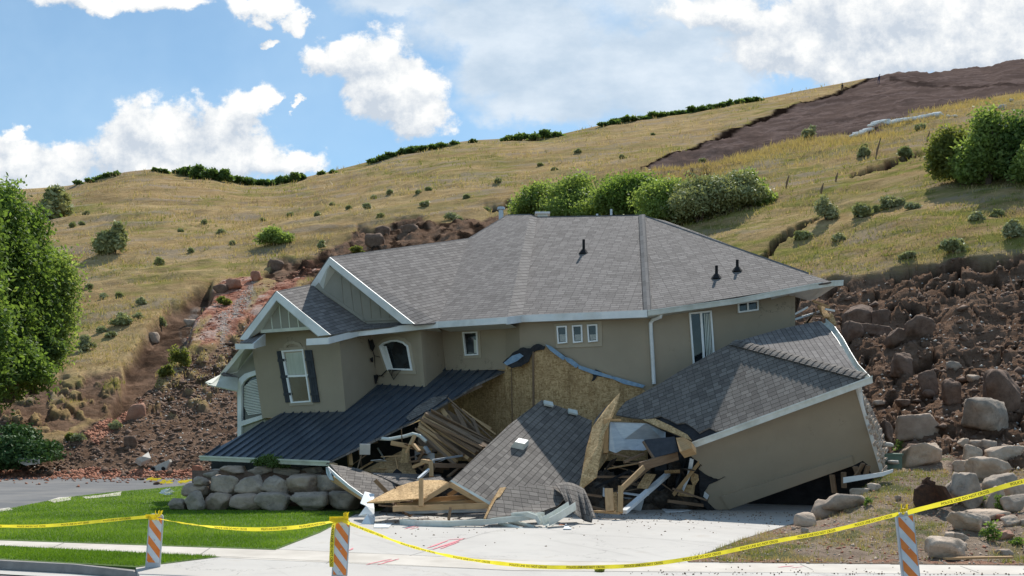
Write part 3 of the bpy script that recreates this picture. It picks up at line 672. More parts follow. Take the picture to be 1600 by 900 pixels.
# yard on the right: gravelly soil rising to the right and back
def yard_z(x, y):
    x = np.asarray(x, float); y = np.asarray(y, float)
    de = np.clip(x-(3.2+(y-18.9)*.50), -4, 20)
    z = .13*np.clip(y-19.5, 0, 20)*sstep(x, 3.5, 11)+.02*np.clip(x-12, 0, 10)
    return np.where(de > 0, z*sstep(de, 0, 2.2)+.03, -.05)
EX, EY = np.meshgrid(np.arange(2.5, 24, .055), np.arange(16.2, 34, .055), indexing='ij'); ex = EX.ravel(); ey = EY.ravel()
drv = [(G(1072,877)[0], G(1072,877)[1]), (G(1160,843)[0], G(1160,843)[1]), (G(1245,817)[0], G(1245,817)[1]), (G(1330,791)[0], G(1330,791)[1]), (G(1330,760)[0], G(1330,760)[1])]
edge_x = np.interp(ey, [p[1] for p in drv], [p[0] for p in drv]); edge_y = np.interp(ex, [0, G(1072,877)[0], G(1900,886)[0]], [18.7, G(1072,879)[1], G(1900,887)[1]])
ins = np.minimum(ex-edge_x, ey-edge_y)
ez = .13*np.clip(ey-19.5, 0, 20)*sstep(ex, 3.5, 11)*sstep(ins, 0, 2.0)
w3 = np.stack([ex, ey, 0*ex], 1)
ez = ez+(fbm(w3*.8, 4, 70)-.5)*.28*sstep(ins, 0, 1)+(fbm(w3*4, 4, 71, .6)-.5)*.09+.015
ez = np.where(ins < 0, -.3+ins*.1, ez); ez = np.where((ins >= 0) & (ins < .12), .012, ez)
ya = fbm(w3*.6, 4, 72); za = sstep(ya, .50, .60)*sstep(fbm(w3*2.6, 3, 75), .4, .55); pxx = 800+1600*ex/ey; pyy = 664+1600*(2.5-ez)/ey
soilm = sstep(polydist(pxx, pyy, [(1370,640),(1380,700),(1500,705),(1480,745),(1600,700),(1900,640)])+(ya-.5)*60, -6, 6)
redm = sstep(-abs(ins-.35), -.4, -.1)*sstep(fbm(w3*1.5, 3, 73), .45, .6)*.7
yard = big_mesh('dirt_yard', np.stack([ex, ey, ez], 1), (lambda I: np.stack([I[:-1, :-1].ravel(), I[1:, :-1].ravel(), I[1:, 1:].ravel(), I[:-1, 1:].ravel()], 1))(np.arange(EX.size).reshape(EX.shape)), M['yard'], attrs={'zone': np.stack([za, soilm, redm, 1+0*za], 1)}, smooth=True)
yard['kind'] = 'structure'
YG = ez.reshape(EX.shape)
def yard_h(x, y):
    i = np.clip(((np.asarray(x)-2.5)/.055).astype(int) if hasattr(x, '__len__') else int((x-2.5)/.055), 0, EX.shape[0]-1); j = np.clip(((np.asarray(y)-16.2)/.055).astype(int) if hasattr(y, '__len__') else int((y-16.2)/.055), 0, EX.shape[1]-1)
    return YG[i, j]
def yard_pt(px, py):
    """march the line of sight to the yard"""
    for Y in np.arange(17, 34, .04):
        p = P(px, py, Y)
        if p[2] <= yard_h(p[0], p[1]): return p
    return P(px, py, 30)
# ---------------------------------------------------------------- the house
HS = 1.06
def H(px, py, Y): return P(px, py, Y*HS)
house = empty('collapsed_house', P(700, 760, 36), 'taupe stucco house with grey shingle roof, slid off its base, lower floor crushed', 'house')
def flat_win(parent, pl, px_pts, fw=.07, pane='glass_dark', back=None, off=0.03, depth=.05, surround=None, sw=.16, mull=None, fmat='vinyl', name='window', label=None):
    """a framed window on the wall plane; px_pts the outline of the frame's outer edge"""
    pts = pl.hits(px_pts); c = sum(pts)/len(pts); n = pl.n
    def inset(pp, d):
        out = []
        for k in range(len(pp)):
            a = pp[k-1]; b_ = pp[k]; e = pp[(k+1) % len(pp)]
            d1 = unit(b_-a); d2 = unit(e-b_); n1 = np.cross(n, d1); n2 = np.cross(n, d2)
            if np.dot(n1, c-b_) < 0: n1 = -n1
            if np.dot(n2, c-b_) < 0: n2 = -n2
            bis = unit(n1+n2); out.append(b_+bis*d/max(np.dot(bis, n1), .4))
        return out
    inn = inset(pts, fw); mb = MB()
    def ring(mb, A, B, lo, hi):
        for k in range(len(A)):
            j = (k+1) % len(A)
            mb.poly([A[k]+n*hi, A[j]+n*hi, B[j]+n*hi, B[k]+n*hi]); mb.poly([B[k]+n*hi, B[j]+n*hi, B[j]+n*lo, B[k]+n*lo]); mb.poly([A[k]+n*lo, A[j]+n*lo, A[j]+n*hi, A[k]+n*hi])
    if surround:
        o_ = MB(); ring(o_, inset(pts, -sw), pts, 0, .035); o_.build('window_surround', M[surround], parent)
    ring(mb, pts, inn, 0, depth+off)
    w_ = mb.build(name, M[fmat], parent)
    if label: w_['label'] = label
    mb = MB(); mb.poly([p+n*(.012) for p in inn]); mb.build('glass_pane', M[pane], w_)
    if mull:
        mb = MB()
        for (x0, y0, x1, y1, wd) in mull: mb.beam(pl.hit(x0, y0, .03), pl.hit(x1, y1, .03), wd, .05, up=n)
        mb.build('glazing_bar', M[fmat], w_)
    return w_, inn, inset
# --- roof planes (heights follow the slope of the main roof)
EA0 = H(685,504,32.2); EA1 = H(793,497,30.7); EB0 = H(816,494,31.5); EB1 = H(1012,486,30.3); RB1 = H(1003,337,37.3); EC1 = H(1290,441,30.3)
PB = Plane(EB0, EB1, RB1); RB0 = PB.hit(839, 340)
RA1 = RB0+(P(828,336,1)-CAM-(P(839,340,1)-CAM))*RB0[1]; RA1 = P(828, 336, RB0[1]-.45)
PA = Plane(EA0, EA1, RA1); RA0 = PA.hit(793, 336.5); VA = PA.hit(732, 373.5)
Rf = MB()
roof = MB()
def course(a, b_): return unit(np.subtract(b_, a))
roof.slab([EB0, EB1, RB1, RB0], .06, course(EB0, EB1))
roof.slab([EA0, EA1, RA1, RA0, VA], .06, course(EA0, EA1))
PC = Plane(EB1, EC1, RB1)
roof.slab([EB1, PC.hit(1100,471.5), PC.hit(1200,456), PC.hit(1299,440), PC.hit(1262,428), PC.hit(1180,398), PC.hit(1090,363), PC.hit(1040,345), RB1], .06, course(EB1, EC1))
roof_o = roof.build('main_roof', M['shingle'], house)
rs = MB(); rs.slab([EA1, EB0, RB0, RA1], .05, unit(EB0-EA1)); rs.build('bay_roof_facet', M['shingle_cap_lit'], house)  # sunlit look of the facet put into a lighter shingle colour
cap = MB()
def hipcap(a, b_, wd, nrm, th=.03):
    d = unit(b_-a); x = unit(np.cross(d, nrm)); L = np.linalg.norm(b_-a); k = 0.0
    while k < L:
        p = a+d*k; q = a+d*min(k+.30, L); z = nrm*.012; cap.poly([p-x*wd+z*1.0, q-x*wd+z*3.2, q+z*5, p+z*3], d); cap.poly([p+z*3, q+z*5, q+x*wd+z*3.2, p+x*wd+z*1.0], d)
        cap.poly([p+z*3, p+x*wd+z, p+x*wd-z*2, p-x*wd-z*2, p-x*wd+z]); k += .22
hipcap(EB1, RB1, .13, unit(PB.n+PC.n))
cap.build('hip_cap', M['shingle_cap_lit'], house)
# cross gable with its front wall
GP = H(515,403,33.0); GR = H(648,507,31.7); GL = H(486,447,33.7)
PGr = Plane(GP, GR, VA)
rg = MB(); rg.slab([GP, PGr.hit(648,507), EA0, VA], .06, unit(VA-GP))
ridge_v = VA-GP
rg.slab([GP, GL, GL+ridge_v*.9, VA], .06, unit(ridge_v)); rg.build('gable_roof', M['shingle'], house)
PGf = Plane(H(520,425,33.3), H(625,500,32.7), H(570,501,33.0)+np.array([0, 0, -.001]))
mb = MB(); mb.slab(PGf.hits([(519,418),(632,505),(560,506),(492,448)], 0), .1, (0, 0, 1)); gab = mb.build('gable_wall', M['siding'], house)
mb = MB()
for x0, y0, x1, y1 in [(532,434,536,472),(546,446,552,484),(561,458,567,497),(577,468,580,500),(592,480,595,500),(607,490,608,500)]:
    mb.beam(PGf.hit(x0, y0-6, .012), PGf.hit(x1, y1+2, .012), .035, .025, up=PGf.n)
mb.beam(PGf.hit(502,452,.02), PGf.hit(571,502,.02), .10, .04, up=PGf.n); mb.beam(PGf.hit(568,500,.02), PGf.hit(625,498,.02), .08, .04, up=PGf.n)
mb.build('batten', M['siding'], gab)
def rake(a, b_, h=.21, th=.035, name='rake_board', nout=None, mat='trim'):
    a = np.asarray(a); b_ = np.asarray(b_); d = unit(b_-a); n = nout if nout is not None else unit(np.cross(d, (0, 0, 1)))
    if np.dot(n, CAM-a) < 0: n = -n
    dn = unit(np.cross(n, d)); dn = dn if dn[2] < 0 else -dn
    mb = MB(); mb.slab([a, b_, b_+dn*h, a+dn*h], th, d); return mb.build(name, M[mat], house)
nf = unit(np.array([-.49, -.87, 0])); off = nf*.05
PRk = Plane(GP+off, GR+off, GL+off)
mb = MB(); mb.slab(PRk.hits([(515,402),(647,506),(628,506),(515,414)]), .035, GR-GP); mb.build('rake_board', M['trim'], house)
mb = MB(); mb.slab(PRk.hits([(515,402),(515,414),(496,450),(484,447)]), .035, GP-GL); mb.build('rake_board', M['trim'], house)
mb = MB(); mb.slab([PRk.hit(513,414), PRk.hit(497,448), PGf.hit(505,452), PGf.hit(524,423)], .03); mb.slab([PRk.hit(516,414), PRk.hit(626,502), PGf.hit(624,500), PGf.hit(522,423)], .03); mb.build('gable_soffit', M['soffit'], house)
# --- lower gable (left wing)
LP = H(432,457,31.9); LR = H(513,525,31.0); LL = H(377,529,32.6); LRg = H(486,446,33.5)
PLr = Plane(LP, LR, LRg)
rl = MB(); rl.slab([LP, PLr.hit(515,523), PLr.hit(540,519), PLr.hit(563,515), PLr.hit(580,503), PLr.hit(500,447), LRg], .06, LRg-LP)
rl.slab([LP, LL, LL+(LRg-LP), LRg], .06, LRg-LP)
PSk = Plane(PLr.hit(563,515), H(686,503,32.2), H(600,500,33.2)); rl.slab(PSk.hits([(563,515),(690,502.5),(650,496),(566,497)]), .05, (1,0,0))
rl.build('gable_roof', M['shingle'], house)
P2 = Plane(LP+off, LR+off, LL+off)
mb = MB(); mb.slab(P2.hits([(432,455),(516,523),(498,525),(432,469)]), .035, LR-LP); mb.build('rake_board', M['trim'], house)
mb = MB(); mb.slab(P2.hits([(432,455),(432,469),(385,532),(374,530)]), .035, LP-LL); mb.build('rake_board', M['trim'], house)
PLf = Plane(H(436,470,32.2), H(485,515,31.9), H(410,519,32.5))
mb = MB(); mb.slab(PLf.hits([(437,466),(492,514),(405,520)]), .1, (0, 0, 1)); gab2 = mb.build('gable_wall', M['siding'], house)
mb = MB()
for x0, y0, x1, y1 in [(423,496,426,514),(436,480,440,514),(450,482,453,513),(464,494,467,512)]: mb.beam(PLf.hit(x0, y0-6, .012), PLf.hit(x1, y1, .012), .035, .025, up=PLf.n)
mb.beam(PLf.hit(408,518,.02), PLf.hit(492,512,.02), .11, .06, up=PLf.n); mb.build('batten', M['trim_cream'], gab2)
mb = MB(); mb.slab([P2.hit(431,469), P2.hit(386,531), PLf.hit(409,517), PLf.hit(440,470)], .03); mb.slab([P2.hit(433,469), P2.hit(498,525), PLf.hit(492,516), PLf.hit(437,470)], .03); mb.build('gable_soffit', M['soffit'], house)
# eave returns
mb = MB(); mb.slab([H(367,537,32.1), H(396,537,31.6), H(396,545,31.6), H(368,546,32.1)], .04); mb.slab([H(396,537,31.6), H(415,521,32.6), H(415,540,32.6), H(396,545,31.6)], .04); mb.build('eave_return', M['trim'], house)
mb = MB(); mb.slab([H(374,535,32.2), H(396,535.5,31.7), H(416,520,32.7), H(405,521,32.9)], .04); mb.build('return_roof', M['shingle'], house)
# --- fascia boards and gutter
def fascia(pts, h, th=.03, name='fascia_board', mat='trim'):
    mb = MB(); mb.strip(pts, [p-np.array([0, 0, h]) for p in pts], th); return mb.build(name, M[mat], house)
fo = np.array([-.02, -.05, .03])
fascia([H(480,531,31.0)+fo, H(515,529,30.95)+fo, H(562,517,32.5)+fo, EA0+fo, EA1+fo], .21)
fascia([EA1+fo*1.02, EB0+fo], .24); fascia([EB0+fo, EB1+fo], .23)
gc = [H(x, y, Y)+np.array([0, -.07, .02]) for x, y, Y in ((1012,486,30.3),(1080,477,30.3),(1150,467.5,30.3),(1220,454,30.3),(1270,444.5,30.3),(1300,440,30.5),(1317,439,30.9))]
mb = MB(); dz = np.array([0, 0, 1.0])
A_ = gc; B_ = [p+np.array([.0, .03, -.17]) for p in gc]; C_ = [p+np.array([0, .13, -.17]) for p in gc]
mb.strip(A_, B_, .01); mb.strip(B_, C_, .01); mb.strip([p+np.array([0, -.015, .0]) for p in A_], [p+np.array([0, -.015, -.03]) for p in A_], .012)
mb.poly([A_[0], B_[0], C_[0], C_[0]+dz*.17]); mb.poly([A_[-1], B_[-1], C_[-1], C_[-1]+dz*.17]); mb.build('gutter', M['gutter'], house)
# bent soffit under the torn right end
mb = MB(); sf = [H(1205,461,30.35), H(1240,455,30.35), H(1290,447,30.4), H(1311,444,30.9)]; sb = [H(1205,468,30.8), H(1232,461,31), H(1265,470,31.6), H(1277,466,32)]
mb.strip(sf, sb, .015); mb.build('torn_soffit', M['drywall'], house)
# soffit under the eaves (between fascia and wall)
def soff(a, b_, a2, b2): mb.slab([a, b_, b2, a2], .02)
mb = MB()
soff(EB0-dz*.18, EB1-dz*.18, EB0+np.array([.3, 1.0, -.18]), EB1+np.array([.2, 1.0, -.18])); soff(EA0-dz*.18, EA1-dz*.18, EA0+np.array([.5, 2.2, -.18]), EA1+np.array([.3, 1.4, -.18]))
soff(H(515,531,31.0)-dz*.1, H(562,519,32.5)-dz*.1, H(560,527,33.2), H(580,517,34.4)); soff(H(562,519,32.5)-dz*.1, EA0-dz*.18, H(570,519,34.6), EA0+np.array([0, 2, -.18]))
soff(EB1-dz*.18, H(1262,447,30.3)-dz*.1, EB1+np.array([.2, .9, -.18]), H(1250,455,31.3)); mb.build('soffit', M['soffit'], house)
# --- walls
WF = Plane(H(430,646,33.2), H(541,643,32.0), H(528,530,32.0))
mb = MB(); mb.slab(WF.hits([(399,540),(408,518),(492,512),(529,520),(541,650),(416,653)]), .15, (1,0,0)); mb.build('wall', M['stucco'], house)
WS = Plane(H(541,643,32.0), H(528,530,32.0), H(590,600,33.75))
mb = MB(); mb.slab([WF.hit(529,520), WF.hit(541,650), WS.hit(592,606), WS.hit(577,508)], .15, (0,1,0)); mb.build('wall', M['stucco'], house)
WA = Plane(H(590,600,33.75), H(663,601,32.6), H(655,508,32.6))
mb = MB(); mb.slab(WA.hits([(574,508),(656,500),(664,608),(588,606)]), .15, (1,0,0)); mb.build('wall', M['stucco'], house)
mb = MB(); mb.slab([WA.hit(656,500), WA.hit(664,608), H(696,580,33.75), H(689,500,33.75)], .15, (0,1,0)); mb.build('wall', M['stucco'], house)
WW = Plane(H(695,576,33.7), H(790,574,32.4), H(788,505,32.4))
mb = MB(); mb.slab(WW.hits([(687,500),(789,492),(792,577),(697,580)]), .15, (1,0,0)); mb.build('wall', M['stucco'], house)
WB = Plane(H(812,560,31.8), H(1018,600,30.8), H(1015,490,30.8))
mb = MB(); mb.slab([WW.hit(789,490), WW.hit(791,573), WB.hit(813,560), WB.hit(811,490)], .15, (0,1,0)); mb.build('wall', M['stucco'], house)
mb = MB(); mb.slab(WB.hits([(811,490),(1016,484),(1024,700),(838,700),(838,560),(813,562)]), .15, (1,0,0)); mb.build('wall', M['stucco'], house)
WC = Plane(H(1018,600,30.8), H(1235,540,31.1), H(1016,490,30.8))
mb = MB(); mb.slab(WC.hits([(1016,484),(1100,470),(1237,450),(1235,560),(1235,620),(1160,700),(1024,700)]), .15, (1,0,0)); mb.build('wall', M['stucco'], house)
# hidden right side, back walls and back roof slopes close the volume
bk = np.array([1.2, 6.5, 0.0])
mb = MB(); c0 = WC.hit(1235, 455); mb.slab([c0, WC.hit(1235,620), WC.hit(1235,620)+bk*.9, c0+bk*.9], .15)
lf = WF.hit(400, 545); lb = lf+np.array([1.5, 5.5, .5]); mb.slab([lf, WF.hit(416,653), WF.hit(416,653)+np.array([1.5,5.5,0]), lb], .15)
cR = c0+bk*.9; e1 = WC.hit(1235,620)+bk*.9; f1 = WF.hit(416,653)+np.array([1.5,5.5,0])
mb.slab([lb, cR, e1, f1], .15); mb.build('back_wall', M['stucco'], house)
mb = MB(); mb.slab([RB0, RB1, RB1+np.array([4.5, 5.0, -3.9]), RB0+np.array([2, 5.5, -4.2])], .06, RB1-RB0); mb.slab([RB1, PC.hit(1262,428), PC.hit(1262,428)+np.array([.5,4,-1.6]), RB1+np.array([4.5, 5.0, -3.9])], .06)
mb.slab([VA, RA0, RA0+np.array([1.5,4.5,-3.8]), VA+np.array([.5,3.5,-2.8])], .06); mb.slab([RA0, RA1, RB0, RB0+np.array([2,5.5,-4.2]), RA0+np.array([1.5,4.5,-3.8])], .06); mb.build('back_roof', M['shingle'], house)
# --- windows and doors
w_, inn, _ = flat_win(house, WF, [(441,548),(475,545.5),(487,628),(456,630)], .05, 'glass', surround='stucco_light', sw=.09, off=.015, mull=[(449,588,482,586.5,.07)])
n = WF.n
mb = MB(); q = WF.hits([(446,552),(473,550),(478,584),(450,586)], .006); mb.poly(q); mb.build('curtain', M['curtain'], w_)
mb = MB(); q = WF.hits([(450,588),(479,586),(484,625),(459,627)], .005); mb.poly(q); mb.build('room_dark', M['glass_dark'], w_)
mb = MB(); arcp = [(441,546),(444,538),(451,533.5),(459,533),(468,536),(474,544)]; arci = [(446,545),(449,540),(453,538),(459,537.5),(465,540),(469,544)]
mb.strip(WF.hits(arcp, .04), WF.hits(arci, .04), .04); mb.build('window_arch', M['stucco_light'], house)
for pts in ([(432,549),(441,548),(456,628.5),(446,629)], [(475.5,547),(486.5,547),(499,628.5),(488,629)]):
    mb = MB(); mb.slab(WF.hits(pts, .05), .045, WF.hit(*pts[3])-WF.hit(*pts[0])); sh_ = mb.build('shutter', M['shutter'], house)
    mb = MB()
    for f in (.18, .5, .84):
        a = [pts[0][k]+(pts[3][k]-pts[0][k])*f for k in (0, 1)]; b_ = [pts[1][k]+(pts[2][k]-pts[1][k])*f for k in (0, 1)]; mb.beam(WF.hit(a[0]-.5, a[1], .06), WF.hit(b_[0]+.5, b_[1], .06), .09, .04, up=n)
    for f in (.33, .66):
        a = [pts[0][k]+(pts[1][k]-pts[0][k])*f for k in (0, 1)]; b_ = [pts[3][k]+(pts[2][k]-pts[3][k])*f for k in (0, 1)]; mb.beam(WF.hit(a[0], a[1]+1, .052), WF.hit(b_[0], b_[1]-1, .052), .012, .02, up=n)
    mb.build('shutter_rail', M['shutter'], sh_)
flat_win(house, WA, [(594,541),(600,535.5),(612,531.5),(622,531),(632,534),(639,540),(646,579),(607,578)], .06, 'glass_dark', surround='stucco_light', sw=.12)
mb = MB(); mb.slab([WA.hit(594,541,.05), WA.hit(599,540,.05), WA.hit(611,578,.09), WA.hit(606,579,.09)], .03); mb.slab([WA.hit(600,541,.10), WA.hit(603,541,.12), WA.hit(614,578,.12), WA.hit(611,579,.10)], .02); mb.build('loose_window_frame', M['vinyl'], house)
flat_win(house, WW, [(724,519),(747,518),(749,555),(728,556)], .05, 'glass_dark', surround='stucco_light', sw=.09)
mb = MB(); mb.poly(WW.hits([(740,530),(745,532),(746,552),(741,551)], .016)); mb.build('curtain', M['curtain'], house)
PW = WB.off(.03); mb = MB(); mb.slab(PW.hits([(866,506),(940,501),(941,541),(869,544)]), .04); mb.build('window_surround', M['stucco_light'], house)
for x0 in (870, 894, 917.5):
    w3_, _, _ = flat_win(house, WB.off(.035), [(x0,510-(x0-870)*.05),(x0+16,509-(x0-870)*.05),(x0+17,536-(x0-870)*.05),(x0+2,537.5-(x0-870)*.05)], .045, 'glass_dark')
    mb = MB(); q = WB.off(.035).hits([(x0+4,523),(x0+14,522.5),(x0+14.5,533-(x0-870)*.05),(x0+5,534-(x0-870)*.05)], .016)
    for k in range(9): f = k/9; a = q[0]+(q[3]-q[0])*f; b_ = q[1]+(q[2]-q[1])*f; a2 = q[0]+(q[3]-q[0])*(f+.06); b2 = q[1]+(q[2]-q[1])*(f+.06); mb.poly([a, b_, b2, a2])
    mb.build('blind', M['blind'], w3_)
d_, _, _ = flat_win(house, WC, [(1076,489),(1111,485.5),(1116,556),(1116,580),(1083,580)], .05, 'glass_dark', name='patio_door', mull=[(1095,488,1101,580,.07)])
mb = MB(); 
for k in range(5): mb.poly(WC.hits([(1100+k*2.6,490),(1101.4+k*2.6,490),(1105+k*2.4,562),(1103.6+k*2.4,562)], .016))
mb.build('blind', M['curtain'], d_)
flat_win(house, WC, [(1152,473.5),(1184,469.5),(1184.5,485),(1152.5,489.5)], .045, 'glass_dark', mull=[(1168,471.5,1168.8,487,.05)])
# downspout
mb = MB(); mb.tube([WB.hit(1034,488,.35), WB.hit(1032,495,.3), WB.hit(1020,500,.08), WB.hit(1016.5,505,.07), WB.hit(1018,530,.07), WC.hit(1022,600,.10)], .062, 8); mb.build('downspout', M['trim'], house, smooth=True)
# plumbing vents on the roof
def pipe(pl, px, py, h, r=.055, mat='black', label=None):
    b_ = pl.hit(px, py); mb = MB(); mb.tube([b_-dz*.1, b_+dz*h], r, 10); v_ = mb.build('vent_pipe', M[mat], house, smooth=False)
    mb = MB(); mb.tube([b_-dz*.06, b_+dz*.10], [.20, .08], 10); mb.build('pipe_flashing', M['black' if mat == 'black' else 'zinc'], v_)
pipe(PB, 912, 394, .46, .05); pipe(PC, 1119.5, 433, .38, .05); pipe(PC, 1152, 422, .34, .05)
b_ = H(783,341,41); mb = MB(); mb.tube([b_-dz*.6, b_+dz*.38], .10, 10); v_ = mb.build('flue', M['zinc'], house); mb = MB(); mb.tube([b_+dz*.36, b_+dz*.47], [.17, .15], 10); mb.build('flue_cap', M['zinc'], v_)
b_ = H(847.5,340,41.6); mb = MB(); mb.box(b_-np.array([.22,.2,.5]), b_+np.array([.22,.2,.12])); v_ = mb.build('roof_vent', M['gutter'], house); mb = MB(); mb.box(b_+np.array([-.32,-.3,.12]), b_+np.array([.32,.3,.20])); mb.build('vent_cap', M['drywall'], v_)
b_ = H(955,337.5,40.2); mb = MB(); mb.tube([b_-dz*.5, b_+dz*.28], .05, 8); mb.build('vent_pipe', M['zinc'], house)
b_ = H(933,338,40.2); mb = MB(); mb.tube([b_-dz*.5, b_+dz*.10], .05, 8); mb.build('vent_pipe', M['zinc'], house)
# --- metal porch roof with standing seams
mE0 = H(315,713,31.0); mE1 = H(512,721.5,28.6); PM = Plane(mE0, mE1, H(541,643,32.0))
rag = [(512,721.5),(545,706),(575,692),(600,680),(628,666),(650,655),(672,643),(700,627),(722,615),(745,600),(770,588),(792,577),(804,570)]
mb = MB(); mb.slab(PM.hits([(315,713),(330,705),(440,645),(541,641),(588,598),(664,600),(696,573),(800,566)]+rag[::-1][1:]), .05, mE1-mE0); metal = mb.build('metal_porch_roof', M['metal_roof'], house)
eu = unit(mE1-mE0); su = unit(np.cross(PM.n, eu)); su = su if su[2] > 0 else -su
mb = MB(); L = np.linalg.norm(mE1-mE0); outline = [(315,713),(440,645),(541,641),(588,598),(664,600),(696,573),(800,566)]+rag[::-1][1:]
k = .12
while k < L+9:
    base = mE0+eu*k; run = []
    for t_ in np.arange(0.0, 9, .05):
        p = base+su*t_; px_ = 800+1600*p[0]/p[1]; py_ = 664-1600*(p[2]-2.5)/p[1]
        if polydist(np.array([px_]), np.array([py_]), outline)[0] > -.6: run.append(p)
        elif run: break
    if len(run) > 2: mb.beam(run[0]+PM.n*.02, run[-1]+PM.n*.02, .022, .055, up=PM.n)
    k += .36
mb.build('standing_seam', M['metal_roof'], metal)
mb = MB(); mb.strip([mE0+np.array([-.05,-.06,.02]), mE1+np.array([.05,-.06,.02])], [mE0+np.array([-.05,-.03,-.13]), mE1+np.array([.05,-.03,-.13])], .05); mb.strip([mE0+np.array([-.05,-.10,.03]), mE1+np.array([.05,-.10,.03])], [mE0+np.array([-.05,-.10,-.02]), mE1+np.array([.05,-.10,-.02])], .03); mb.build('porch_gutter', M['trim_cream'], house)
# plywood edge lifted along the torn side
ra = PM.hits(rag, .02); mb = MB()
for i in range(len(ra)-1):
    w1 = [.10,.12,.15,.16,.16,.30,.42,.30,.10,.08,.06,.05,.05][i]; mb.slab([ra[i], ra[i+1], ra[i+1]-np.array([.05,.05,.10]), ra[i]-np.array([.05,.05,.10])], .02)
mb.build('roof_edge', M['shingle_tab'], house)
mb = MB(); mb.slab(PM.hits([(634,652),(652,634),(676,621),(700,617),(697,622),(670,640),(640,657)], .05), .02, (1,.3,.3)); mb.build('peeled_underlay', M['shingle_tab'], house)
mb = MB(); mb.beam(PM.hit(702,625,-.12), PM.hit(752,601,-.1), .09, .14); mb.build('rafter', M['lumber_dark'], house)
# exposed sheathing wall where the garage was torn off
PO = WB.off(.09)
# jagged upper edge
def jag(pts, seg=6, amp=2.2):
    out = []
    for (x0, y0), (x1, y1) in zip(pts, pts[1:]):
        for k in range(seg): f = k/seg; out.append((x0+(x1-x0)*f+random.uniform(-amp, amp)*.6, y0+(y1-y0)*f+random.uniform(-amp, amp)))
    return out+[pts[-1]]
top = jag([(833,549),(848,541),(866,548),(886,562),(905,572),(917,580),(925,582),(938,580),(960,589),(985,600),(1004,607)], 4, 1.6)
mb = MB(); mb.slab(PO.hits(top+[(1012,615),(1012,720),(833,720)]), .03, (1,0,0)); ws_ = mb.build('sheathing_wall', M['osb'], house)
PO2 = Plane(PO.hit(833,560), PO.hit(833,700), H(700,640,34.2))
top2 = jag([(700,628),(722,612),(745,601),(765,589),(785,573),(800,571),(815,573),(822,566),(829,556),(833,551)], 3, 1.5)
mb = MB(); mb.slab(PO2.hits(top2+[(833,720),(700,720)]), .03, (1,0,0)); mb.build('sheathing_wall', M['osb'], house)
mb = MB(); mb.beam(PO2.hit(799,572,.025), PO2.hit(801,700,.025), .012, .02); mb.beam(PO.hit(833,549,.03), PO.hit(834,700,.03), .05, .05); mb.build('panel_seam', M['lumber_dark'], ws_)
mb = MB(); mb.slab(WB.off(.14).hits(jag([(786,566),(800,552),(813,544),(829,543),(842,536),(852,541)], 3, 1.3)+[(850,546),(838,548),(831,553),(826,565),(814,572),(800,575)]), .03); mb.build('tar_paper', M['tar_paper'], house); mb = MB(); mb.slab(WB.off(.13).hits(jag([(862,545),(872,550),(890,561)], 3, 1)+[(884,562),(868,551)]), .02); mb.build('tar_paper', M['tar_paper'], house); mb = MB(); mb.slab(PO.off(.02).hits([(925,581),(931,577),(943,583),(940,589),(933,588),(929,594),(924,596),(927,589)]), .02); mb.build('tar_paper', M['tar_paper'], house)
for pts in ([(852,538),(861,541),(884,558),(880,563),(860,548)], [(879,556),(893,561),(905,570),(900,575),(886,565)], [(903,570),(930,579),(958,588),(956,592),(925,584),(904,576)], [(955,587),(980,594),(1008,602),(1004,606),(975,600),(957,592)], [(787,567),(800,556),(812,552),(818,556),(808,564),(792,571)]):
    mb = MB(); mb.slab(WB.off(.16).hits(pts), .02); mb.build('bent_flashing', M['flashing'], house)
# floor and lower rooms under the porch roof, walls blacked to paint their darkness
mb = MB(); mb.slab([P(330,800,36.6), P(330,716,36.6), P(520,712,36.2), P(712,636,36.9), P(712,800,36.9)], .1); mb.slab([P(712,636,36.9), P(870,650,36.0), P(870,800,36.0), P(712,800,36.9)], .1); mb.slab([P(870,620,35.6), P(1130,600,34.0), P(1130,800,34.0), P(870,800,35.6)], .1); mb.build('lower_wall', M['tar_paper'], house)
# --- far left bay with arched window
WL = Plane(H(397,545,33.9), H(372,600,34.2), H(415,655,33.6)+np.array([.02, 0, 0]))
mb = MB(); mb.slab(WL.hits([(398,543),(352,584),(366,600),(370,600),(371,690),(418,660),(404,560)]), .12, (1,0,0)); mb.build('wall', M['siding'], house)
af = [(371,688),(371,600),(373,592),(382,584),(402,577.5),(402,585),(388,590),(380,597),(377,604),(377,688)]
mb = MB(); mb.slab(WL.hits(af, .12), .1, (0,0,1)); mb.slab(WL.hits([(377,658),(414,647),(414,653),(377,666)], .12), .1); bf = mb.build('arched_window', M['trim'], house)
mb = MB(); mb.poly(WL.hits([(379,660),(379,604),(388,592),(402,586),(412,648)], .02)); mb.build('glass_pane', M['glass_dark'], bf)
mb = MB()
for k in range(22):
    y = 594+k*2.45; xl = 381+max(0, (602-y))*1.1+ (0 if k < 16 else (k-16)*1.2); xr = 401+(y-590)*.20
    mb.slab(WL.hits([(xl, y+1.5), (xr, y-2), (xr+.2, y-.5), (xl, y+3)], .035), .006)
mb.build('blind', M['blind'], bf)
mb = MB(); a = H(377,545,33.0); b2 = H(345,585,34.4); mb.slab([H(375,545,33.0), H(383,545,32.9), H(350,586,34.3), H(343,585,34.4)], .04); mb.build('rake_board', M['trim'], house)
mb = MB(); mb.slab([H(383,545,33.0), H(398,545,33.8), H(371,582,34.2), H(350,586,34.3)], .03); mb.build('gable_soffit', M['soffit'], house)
mb = MB(); mb.slab([H(321,597,33.2), H(345,585,33.9), H(352,590,34.0), H(331,599,33.3)], .05); mb.slab([H(321,597,33.2), H(326,601,33.2), H(372,611,33.5), H(372,590,34.1), H(352,588,34.0)], .04); mb.build('eave_return', M['trim_cream'], house)
